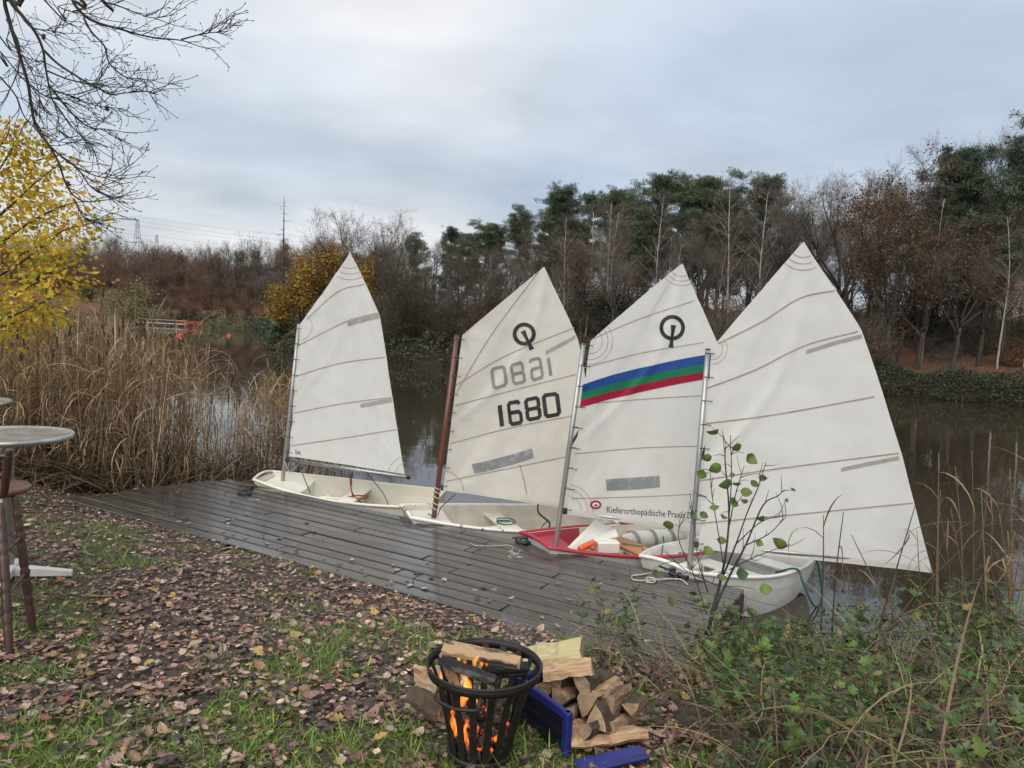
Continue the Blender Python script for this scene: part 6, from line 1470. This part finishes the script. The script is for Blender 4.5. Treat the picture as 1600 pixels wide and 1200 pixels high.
for br in YB:
    dY = 8.6 + rb_.uniform(-.6, .8); pts = [yt_ + [.15, 0, rb_.uniform(1.6, 3.6)]] + [aty(x, y, dY) for x, y in br]; Q = smoothline(pts, 5); g = Geo(); g.tube(Q, np.linspace(.022, .004, len(Q)), 6); yt2.part('branch', g, M['dark_bark'], True)
    n = 520
    for _ in range(n):
        f = rb_.uniform(.3, .93) ** .9; j = min(len(Q) - 2, int(f * (len(Q) - 1))); off = rb_.normal(0, 1, 3) * [.15, .5, .15] * (1.25 - .75 * f) + [0, 0, -.06]; lp.append(Q[j] + off); ld.append(off + (Q[j + 1] - Q[j]) * 1.5 + rb_.normal(0, .12, 3))
lp, ld = np.array(lp), np.array(ld); n = len(lp); hgt = np.clip((lp[:, 2] - 2.0) / 3, 0, 1); tv, tf = leaf_tpl(5, 0, .27, .25, .2, .08); g = Geo()
cl = pick([(.7, .46, .03), (.6, .46, .035), (.38, .37, .04), (.5, .26, .035), (.8, .58, .06)], [5, 3, 2, 1.2, 2.5], rb_, n, .2)
g.scatter(tv, tf, along(ld + [0, 0, -.1], rb_, rb_.gamma(8, .0078, n)), lp, cl); o = yt2.part('foliage', g, M['leaf']); o['kind'] = 'stuff'
# ------------------------------------------------------------------ tables and bar stool
def bistro(c, h, lab, tilt=0.03):
    T = Thing('bistro_table', c, lab, 'table'); c = np.array(c, float); r = .365
    g = Geo(); g.lathe([(0.0, h - .006), (.31, h - .006), (r - .035, h - .004), (r - .03, h + .002), (r - .008, h + .004), (r, h - .004), (r, h - .024), (r - .012, h - .03), (r - .03, h - .026), (0, h - .026)], c, 48, cap=False); top = T.part('table_top', g, M['steel'], True)
    g = Geo(); g.lathe([(.03, .07), (.032, .1), (.032, h - .06), (.06, h - .03)], c, 20); T.part('column', g, M['steel'], True)
    g = Geo(); g.lathe([(.0, .045), (.055, .045), (.055, .085), (.034, .1), (0, .1)], c, 20, cap=False); T.part('hub', g, M['white_metal'], True)
    for k in range(4):
        a = k * PI / 2 + .35; d = np.array([math.cos(a), math.sin(a), 0]); nrm = np.array([-d[1], d[0], 0]); V = []
        for f, w, z0, z1 in ((.03, .035, .03, .085), (.15, .033, .02, .07), (.3, .028, .012, .045), (.36, .022, .0, .035)):
            for sg, z in ((-1, z0), (1, z0), (1, z1), (-1, z1)): V.append(c + d * f + nrm * w * sg + [0, 0, z])
        F = [[i * 4 + j, i * 4 + (j + 1) % 4, i * 4 + 4 + (j + 1) % 4, i * 4 + 4 + j] for i in range(3) for j in range(4)] + [[0, 3, 2, 1], [12, 13, 14, 15]]
        g = Geo(); g.add(V, F); T.part('foot', g, M['white_metal'])
    return T
tb = aty(13, 678, 4.62); bistro((tb[0], tb[1], gz(tb[0], tb[1])), tb[2] - gz(tb[0], tb[1]), 'round silver standing table beside the dark bar stool')
tb2 = aty(-56, 626, 6.6); bistro((tb2[0], tb2[1], gz(tb2[0], tb2[1])), tb2[2] - gz(tb2[0], tb2[1]), 'second silver table behind, only its rim showing at left edge')
sc_ = np.array([-2.80, 3.93]); g0 = gz(*sc_); sh = .76
st_ = Thing('bar_stool', (sc_[0], sc_[1], g0), 'dark turned-wood bar stool with backrest at the left edge', 'stool')
def turned(p0, p1, r, rings=(.25, .45, .7, .86)):
    t = np.linspace(0, 1, 41); rad = r * (.82 + .28 * np.sin(PI * t) ** .7)
    for q in rings: rad = rad * (1 + .16 * np.exp(-((t - q) / .014) ** 2) - .22 * np.exp(-((t - q - .03) / .01) ** 2) - .22 * np.exp(-((t - q + .03) / .01) ** 2))
    p0, p1 = np.array(p0), np.array(p1); gg = Geo(); gg.tube([p0 + (p1 - p0) * a for a in t], rad, 10); return gg
g = Geo(); g.lathe([(0, sh - .045), (.15, sh - .045), (.185, sh - .03), (.192, sh - .012), (.182, sh), (.15, sh - .004), (0, sh - .012)], (sc_[0], sc_[1], g0), 32, cap=False); st_.part('seat', g, M['seatwood'], True)
b15 = atz(15, 1030, gz(-2.5, 3.7)); b52 = atz(52, 990, gz(-2.5, 4.0)); ctr = np.array([sc_[0], sc_[1], g0]); foots = [b15, b52, 2 * ctr - b15, 2 * ctr - b52]
legs = []
for f in foots:
    f = f.copy(); f[2] = gz(f[0], f[1]) - .01; d = (ctr - f) * [1, 1, 0]; tpt = f + d * .42; tpt[2] = g0 + sh - .03; legs.append((f, tpt)); st_.part('leg', turned(f, tpt, .021), M['stoolwood'], True)
for k in range(4):
    for h_ in ((.30,), (.42,), (.30,), (.42,))[k]:
        a, b = legs[k], legs[(k + 1) % 4]; st_.part('rung', turned(a[0] + (a[1] - a[0]) * h_ / sh, b[0] + (b[1] - b[0]) * (h_ + .04) / sh, .012, (.5,)), M['stoolwood'], True)
    a, b = legs[k], legs[(k + 1) % 4]; st_.part('rung', turned(a[0] + (a[1] - a[0]) * .68, b[0] + (b[1] - b[0]) * .7, .011, (.5,)), M['stoolwood'], True)
bp = aty(6, 792, 3.78); bt = aty(15, 702, 3.74); off_ = np.array([-.33, -.10, 0])
bp[2] = g0 + sh - .01
for o_ in (off_ * 0, off_): st_.part('back_post', turned(bp + o_, bt + o_, .02, (.3, .6, .93)), M['stoolwood'], True)
for f in (.45, .85): st_.part('back_rail', turned(bp + (bt - bp) * f, bp + off_ + (bt - bp) * f, .014, (.5,)), M['stoolwood'], True)
# ------------------------------------------------------------------ fire basket
fc_ = aty(757, 1036, 2.9); fz = fc_[2]; fx, fy = fc_[0], fc_[1]; zb = fz - .385; gzf = zb - .07
fb = Thing('fire_basket', (fx, fy, gzf), 'round black iron fire basket with burning logs in the foreground', 'fire basket')
C_ = np.array([fx, fy, 0]); RT, RB = .232, .13
def rad_at(f): return RB + (RT - RB) * (.62 * f + .38 * f ** 3)
def band(z0, z1, r0, r1, th=.006): return [(r0, z0), (r0 + .001, z0), (r1, z1), (r1 - th, z1), (r0 - th, z0), (r0, z0)]
g = Geo(); g.lathe(band(fz - .034, fz, RT - .004, RT), C_, 56, cap=False); fb.part('top_ring', g, M['iron'], True)
g = Geo(); g.tube([C_ + [RT * math.cos(t), RT * math.sin(t), fz] for t in np.linspace(0, 2 * PI, 57)], .006, 6, cap=False); fb.part('rim', g, M['iron'], True)
g = Geo(); g.lathe(band(zb, zb + .035, RB, RB + .004), C_, 48, cap=False); fb.part('bottom_ring', g, M['iron'], True)
g = Geo(); g.lathe([(0, zb + .012), (RB - .004, zb + .012), (RB - .004, zb + .02), (0, zb + .02)], C_, 32, cap=False); fb.part('ash_plate', g, M['iron'])
for k in range(17):
    a = 2 * PI * k / 17 + .1; d = np.array([math.cos(a), math.sin(a), 0]); tn = np.array([-d[1], d[0], 0]); V = []
    for f in np.linspace(.05, .96, 9):
        r_ = rad_at(f) - .006; w = .0145
        for sg, dr in ((-1, 0), (1, 0), (1, -.005), (-1, -.005)): V.append(C_ + d * (r_ + dr) + tn * w * sg + [0, 0, zb + (fz - zb) * f])
    F = [[i * 4 + j, i * 4 + (j + 1) % 4, i * 4 + 4 + (j + 1) % 4, i * 4 + 4 + j] for i in range(8) for j in range(4)]; g = Geo(); g.add(V, F); fb.part('slat', g, M['iron'])
for k in range(3):
    a = 2 * PI * k / 3 + .6; d = np.array([math.cos(a), math.sin(a), 0]); g = Geo(); g.box(C_ + d * (RB - .01) + [0, 0, zb - .04], (.012, .035, .11), rotz(a)); fb.part('foot', g, M['iron'])
for a in (-1.95, 1.2):
    h_ = [(a - .36, 0), (a - .355, -.026), (a - .31, -.04), (a, -.048), (a + .31, -.04), (a + .355, -.026), (a + .36, 0)]; g = Geo(); g.tube(smoothline([C_ + [(RT + .012 + (.02 if z else 0)) * math.cos(t), (RT + .012 + (.02 if z else 0)) * math.sin(t), fz - .02 + z] for t, z in h_], 5), .0065, 8); fb.part('handle', g, M['iron'], True)
# logs ---------------------------------------------------------------
def log(label, p0, p1, r, kind='wedge', roll=0., m=None, seed=0, bk=None, group=None, cat='log', taper=1.0):
    rr = np.random.default_rng(seed); p0, p1 = np.array(p0, float), np.array(p1, float); L = np.linalg.norm(p1 - p0)
    if kind == 'wedge': sec = [(-.95, -.5), (-.3, -.62), (.55, -.55), (1.0, -.42), (.72, .1), (.2, .75), (-.1, .82), (-.55, .25)]; bark = [0, 1, 2]
    elif kind == 'half': sec = [(-1, -.05), (-.85, -.5), (-.4, -.8), (.2, -.85), (.75, -.55), (1, -.02), (.5, .12), (-.4, .06)]; bark = [0, 1, 2, 3, 4]
    elif kind == 'round': sec = [(math.cos(t), math.sin(t)) for t in np.linspace(0, 2 * PI, 13)[:-1]]; bark = list(range(12))
    else: sec = [(-.9, -.3), (.85, -.42), (1, .12), (.6, .38), (-.7, .42), (-1, .1)]; bark = []
    S = np.array(sec) * (1 + rr.normal(0, .06, (len(sec), 1))); n = len(S); k = 9; V = []
    for i in range(k):
        t = i / (k - 1); s_ = r * (1 + .05 * math.sin(5 * t + seed)) * (1 + (taper - 1) * t); e_ = .93 if i in (0, k - 1) else 1; dev = rr.normal(0, r * .05, 2) if 0 < i < k - 1 else (0, 0)
        for j, (a, b) in enumerate(S): V.append(((t - .5) * L + (rr.normal(0, .004)), a * s_ * e_ + dev[0] + rr.normal(0, r * .05), b * s_ * e_ + dev[1] + rr.normal(0, r * .03)))
    g = Geo(); g.add(V, [[i * n + j, i * n + (j + 1) % n, i * n + n + (j + 1) % n, i * n + n + j] for i in range(k - 1) for j in range(n) if j not in bark] or np.zeros((0, 4), int), mi=0)
    bf = [[i * n + j, i * n + (j + 1) % n, i * n + n + (j + 1) % n, i * n + n + j] for i in range(k - 1) for j in bark]
    if bf: g.F.append(np.array(bf)); g.mi.append(np.full(len(bf), 1))
    for e_ in ([list(range(n))[::-1], [(k - 1) * n + j for j in range(n)]]): g.F.append(np.array([e_])); g.mi.append(np.array([2]))
    d = (p1 - p0) / L; Rm = rots(np.array([math.atan2(d[1], d[0])]), np.array([math.asin(d[2])]), np.array([roll]), np.ones(1))[0]
    mm = m or M['split']; o = g.build('firewood_log', [mm, M['char'] if mm is M['char'] else (bk or M['log_bark']), M['char'] if mm is M['char'] else M['wood_end']]); o.matrix_world = Matrix.Translation((p0 + p1) / 2) @ Matrix(Rm.tolist()).to_4x4()
    return tag(o, label, cat, group)
A = aty
log('pale burning split log lying across the top of the fire basket', A(694, 1010, 2.95), A(812, 1036, 2.84), .028, 'slab', .9, M['burning'], 1)
log('charred log sloping down under the pale one in the fire basket', A(690, 1030, 2.9), A(775, 1062, 2.75), .026, 'wedge', .3, M['char'], 2)
log('black charred log at the right inside the fire basket', A(760, 1050, 2.92), A(825, 1046, 2.98), .03, 'wedge', 1.2, M['char'], 3)
log('half-burnt log standing steeply at the left inside the fire basket', A(694, 1020, 2.95), A(716, 1085, 2.9), .03, 'wedge', 2.2, M['burning'], 4)
for i, (x_, y_, X2, Y2, lab) in enumerate(((770, 1100, 800, 1075, 'ash-grey ember log glowing behind the right slats'), (730, 1150, 790, 1120, 'ember log in the middle of the fire basket'), (720, 1120, 745, 1165, 'burnt log standing upright low in the fire basket'), (700, 1165, 770, 1172, 'burnt log at the bottom of the fire basket'))):
    log(lab, A(x_, y_, 2.88), A(X2, Y2, 2.95), .035, 'wedge', i, M['char'], 5 + i)
g = Geo(); rr = np.random.default_rng(8)
ico = np.array([(0, 0, 1), (.9, 0, .3), (.2, .8, .3), (-.8, .5, .3), (-.7, -.6, .3), (.3, -.9, .3), (.6, .5, -.6), (-.5, .6, -.7), (-.5, -.5, -.8), (.7, -.5, -.6)], float); icf = np.array([[0, 1, 2], [0, 2, 3], [0, 3, 4], [0, 4, 5], [0, 5, 1], [1, 6, 2], [2, 7, 3], [3, 8, 4], [4, 8, 5], [5, 9, 1], [1, 9, 6], [6, 7, 2], [7, 8, 3], [8, 9, 5], [6, 9, 8], [6, 8, 7]])
n = 170; a = rr.uniform(0, 6.3, n); f = rr.uniform(0, .55, n) ** 1.2; r_ = np.sqrt(rr.random(n)) * (rad_at(f) - .03); g.scatter(ico, icf, rots(a * 3, rr.normal(0, 1, n), a * 2, rr.uniform(.01, .024, n)), np.stack([fx + r_ * np.cos(a), fy + r_ * np.sin(a), zb + .03 + f * .33], -1), np.ones((n, 3)))
M['coal'] = mat('embers', (.03, .028, .027), .9, (.2, .19, .185), 40, emit=None)
def ember():
    m = bpy.data.materials.new('glowing_embers'); m.use_nodes = True; N_ = m.node_tree.nodes; L_ = m.node_tree.links; b = N_['Principled BSDF']; b.inputs['Base Color'].default_value = (.05, .045, .043, 1); b.inputs['Roughness'].default_value = .9
    n_ = N_.new('ShaderNodeTexNoise'); n_.inputs['Scale'].default_value = 22; tc = N_.new('ShaderNodeTexCoord'); L_.new(tc.outputs['Object'], n_.inputs['Vector']); r = N_.new('ShaderNodeMapRange'); r.inputs[1].default_value = .58; r.inputs[2].default_value = .75; r.inputs[4].default_value = 1.3; L_.new(n_.outputs['Fac'], r.inputs[0]); b.inputs['Emission Color'].default_value = (1, .11, .015, 1); L_.new(r.outputs[0], b.inputs['Emission Strength']); return m
tag(g.build('embers', ember()), 'glowing embers and ash filling the lower fire basket', 'embers', kind='stuff')
def flame_mat():
    m = bpy.data.materials.new('flame'); m.use_nodes = True; N_ = m.node_tree.nodes; L_ = m.node_tree.links; N_.clear(); out = N_.new('ShaderNodeOutputMaterial'); em = N_.new('ShaderNodeEmission')
    em.inputs[0].default_value = (1, .22, .022, 1); tc = N_.new('ShaderNodeTexCoord'); mp_ = N_.new('ShaderNodeMapping'); mp_.inputs['Scale'].default_value = (1.5, 1.5, .45); nz = N_.new('ShaderNodeTexNoise'); nz.inputs['Scale'].default_value = 55; nz.inputs['Detail'].default_value = 3; nz.inputs['Distortion'].default_value = .8; L_.new(tc.outputs['Object'], mp_.inputs[0]); L_.new(mp_.outputs[0], nz.inputs['Vector']); r = N_.new('ShaderNodeMapRange'); r.inputs[1].default_value = .4; r.inputs[2].default_value = .68; r.inputs[4].default_value = 95; L_.new(nz.outputs['Fac'], r.inputs[0]); L_.new(r.outputs[0], em.inputs[1]); L_.new(em.outputs[0], out.inputs['Volume']); return m
FM = flame_mat(); rr = np.random.default_rng(18)
for i, (x_, y_, h_, Yf, w) in enumerate(((722, 1105, .16, 2.84, .022), (735, 1120, .17, 2.8, .02), (712, 1150, .12, 2.8, .016), (731, 1172, .14, 2.79, .012), (742, 1044, .06, 2.88, .012), (726, 1040, .05, 2.9, .009), (752, 1042, .045, 2.9, .01), (716, 1034, .03, 2.95, .007), (760, 1040, .035, 2.9, .008), (690, 1062, .035, 2.76, .007), (742, 1165, .05, 2.78, .009), (775, 1160, .06, 2.8, .009), (800, 1090, .04, 2.86, .006), (767, 1178, .03, 2.8, .006))):
    b = A(x_, y_, Yf); t = np.linspace(0, 1, 9); P = np.stack([b[0] + .25 * h_ * np.sin(4 * t + i) * t, b[1] + .1 * h_ * np.sin(3 * t + i * 2), b[2] + h_ * t], -1); g = Geo(); g.tube(P, w * .95 * np.sin(PI * (.1 + .88 * t)) ** 1.2 * (1.15 - .55 * t) + .0008, 7, col=np.repeat(np.stack([t, t, t], -1), 7, axis=0)); o = g.build('flame', FM, smooth=True)
    tag(o, 'orange flame flickering between the slats or over the rim of the fire basket', 'flame', 'flames in the fire basket')
# woodpile behind and right of the basket
def G_(x, y, Y, dz=0): p = A(x, y, Y); return p
log('pale yellow split log, topmost of the woodpile', A(822, 1030, 3.38), A(910, 1014, 3.32), .075, 'slab', .35, M['pale_split'], 20)
log('smooth rounded tan log lying just below the topmost pale one', A(850, 1056, 3.22), A(926, 1047, 3.2), .062, 'half', PI, M['split'], 21, M['split'])
log('long split log lying lowest at the foot of the woodpile', A(884, 1168, 2.98), A(1004, 1156, 3.12), .068, 'half', 2.6, M['split'], 22, M['split'])
log('bark-covered round log lying left of the fire basket', A(650, 1086, 3.2), A(700, 1112, 3.0), .052, 'round', 0, M['log_bark'], 23)
log('split log propped behind the left rim of the fire basket', A(652, 1048, 3.3), A(700, 1062, 3.12), .045, 'wedge', .6, M['split'], 24)
log('grey split log lying over the bark-covered one', A(655, 1068, 3.25), A(705, 1082, 3.05), .035, 'wedge', 2, M['split'], 25)
LG = [(846, 1074, 3.25, 872, 1066, 3.42, .042), (872, 1092, 3.14, 900, 1076, 3.36, .042), (886, 1118, 3.1, 908, 1103, 3.36, .04), (905, 1075, 3.15, 925, 1062, 3.4, .045), (915, 1098, 3.1, 945, 1080, 3.35, .045), (940, 1090, 3.15, 962, 1070, 3.4, .042), (958, 1102, 3.12, 985, 1085, 3.35, .04), (985, 1108, 3.15, 1000, 1096, 3.35, .035), (930, 1125, 3.02, 962, 1105, 3.3, .045), (905, 1140, 2.98, 955, 1120, 3.2, .045), (950, 1140, 3.05, 985, 1120, 3.3, .04), (890, 1150, 2.98, 930, 1140, 3.2, .042), (960, 1068, 3.4, 930, 1058, 3.45, .04), (868, 1062, 3.2, 905, 1070, 3.4, .04)]
LGL = ['split log at the upper left of the woodpile inside the crate', 'pale-ended wedge above the blue crate rim', 'split log half hidden by the blue crate corner', 'dark split log under the rounded tan log', 'wedge in the centre of the woodpile', 'wedge right of the centre, upper row of the woodpile', 'leaning split log at the right of the woodpile', 'slim log at the far right end of the woodpile', 'dark wedge in the middle row of the woodpile', 'long split log right of the blue crate corner', 'split log at the lower right of the woodpile', 'dark split log above the lowest long log', 'small log behind the rounded tan log at right', 'log tucked directly below the rounded tan log']
for i, (l, lab) in enumerate(zip(LG, LGL)):
    log(lab, A(*l[:3]), A(*l[3:6]), l[6] * 1.3, 'wedge' if i % 3 else 'half', i * 1.3, M['split'], 30 + i)
# blue folding crate, tipped with one side folded down
cw = A(888, 1112, 2.95); cb = A(884, 1192, 2.92); zt = cw[2]; cz = cb[2]; hh = zt - cz
c0 = np.array([cw[0], cw[1], cz]); cu = A(808, 1090, 3.25) - cw; cu[2] = 0; Lc = np.linalg.norm(cu); cu /= Lc; cv = np.array([cu[1], -cu[0], 0]); cv = cv if cv[0] > 0 else -cv; Wc = .36
cr = Thing('plastic_crate', c0, 'blue-rimmed dark plastic crate holding firewood beside the fire basket', 'crate')
CM_ = np.stack([cu, cv, [0, 0, 1]], -1)
def cp_(a, b, z): return c0 + cu * a + cv * b + np.array([0, 0, z])
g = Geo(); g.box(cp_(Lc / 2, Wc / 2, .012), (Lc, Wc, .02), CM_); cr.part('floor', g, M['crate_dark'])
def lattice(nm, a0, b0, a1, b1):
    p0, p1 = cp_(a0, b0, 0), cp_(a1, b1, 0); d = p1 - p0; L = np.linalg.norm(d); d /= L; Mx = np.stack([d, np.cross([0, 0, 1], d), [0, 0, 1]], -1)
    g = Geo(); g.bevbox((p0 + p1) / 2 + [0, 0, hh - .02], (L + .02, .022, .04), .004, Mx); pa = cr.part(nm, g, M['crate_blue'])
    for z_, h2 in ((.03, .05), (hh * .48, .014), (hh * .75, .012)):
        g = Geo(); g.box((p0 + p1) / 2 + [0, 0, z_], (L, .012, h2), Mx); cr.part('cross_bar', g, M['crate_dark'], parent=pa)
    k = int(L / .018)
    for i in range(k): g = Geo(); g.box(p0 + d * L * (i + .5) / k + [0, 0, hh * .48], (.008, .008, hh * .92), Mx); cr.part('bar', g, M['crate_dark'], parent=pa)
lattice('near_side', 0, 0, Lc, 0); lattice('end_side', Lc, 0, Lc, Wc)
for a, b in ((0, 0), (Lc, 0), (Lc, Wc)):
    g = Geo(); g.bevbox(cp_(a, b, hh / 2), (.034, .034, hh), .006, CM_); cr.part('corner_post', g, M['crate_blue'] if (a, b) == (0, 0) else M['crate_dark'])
fl = A(935, 1196, 2.9); g = Geo(); g.bevbox((0, 0, 0), (.30, .09, .02), .006, rotz(.3)); o = g.build('crate_side_panel', M['crate_blue']); gz_ = gz(fl[0], fl[1]); fl = atz(955, 1194, .66); o.location = (fl[0], fl[1], gz(fl[0], fl[1]) + .04); o.rotation_euler = (.05, -.08, 0); tag(o, 'loose blue crate panel lying on the ground right of the crate', 'panel')
# smoke drifting off the fire
def smoke_mat():
    m = bpy.data.materials.new('smoke'); m.use_nodes = True; N_ = m.node_tree.nodes; L_ = m.node_tree.links; N_.clear(); out = N_.new('ShaderNodeOutputMaterial'); v = N_.new('ShaderNodeVolumePrincipled'); v.inputs['Color'].default_value = (.8, .83, .9, 1); tc = N_.new('ShaderNodeTexCoord')
    nz = N_.new('ShaderNodeTexNoise'); nz.inputs['Scale'].default_value = 9; nz.inputs['Detail'].default_value = 4; nz.inputs['Distortion'].default_value = 1.2; L_.new(tc.outputs['Object'], nz.inputs['Vector']); r = N_.new('ShaderNodeMapRange'); r.inputs[1].default_value = .5; r.inputs[2].default_value = .72; r.inputs[4].default_value = 2.6; L_.new(nz.outputs['Fac'], r.inputs[0]); L_.new(r.outputs[0], v.inputs['Density']); L_.new(v.outputs[0], out.inputs['Volume']); return m
P = smoothline([A(790, 1040, 2.95), A(805, 1000, 3.0), A(800, 975, 3.05), A(818, 945, 3.1)], 6); g = Geo(); b0 = P[0].copy(); g.tube(P - b0, .012 + .07 * np.sin(PI * np.linspace(.02, .98, len(P))) ** .8, 12); o = g.build('smoke', smoke_mat(), smooth=True); o.location = b0; tag(o, 'thin pale smoke rising from the fire basket', 'smoke', kind='stuff')
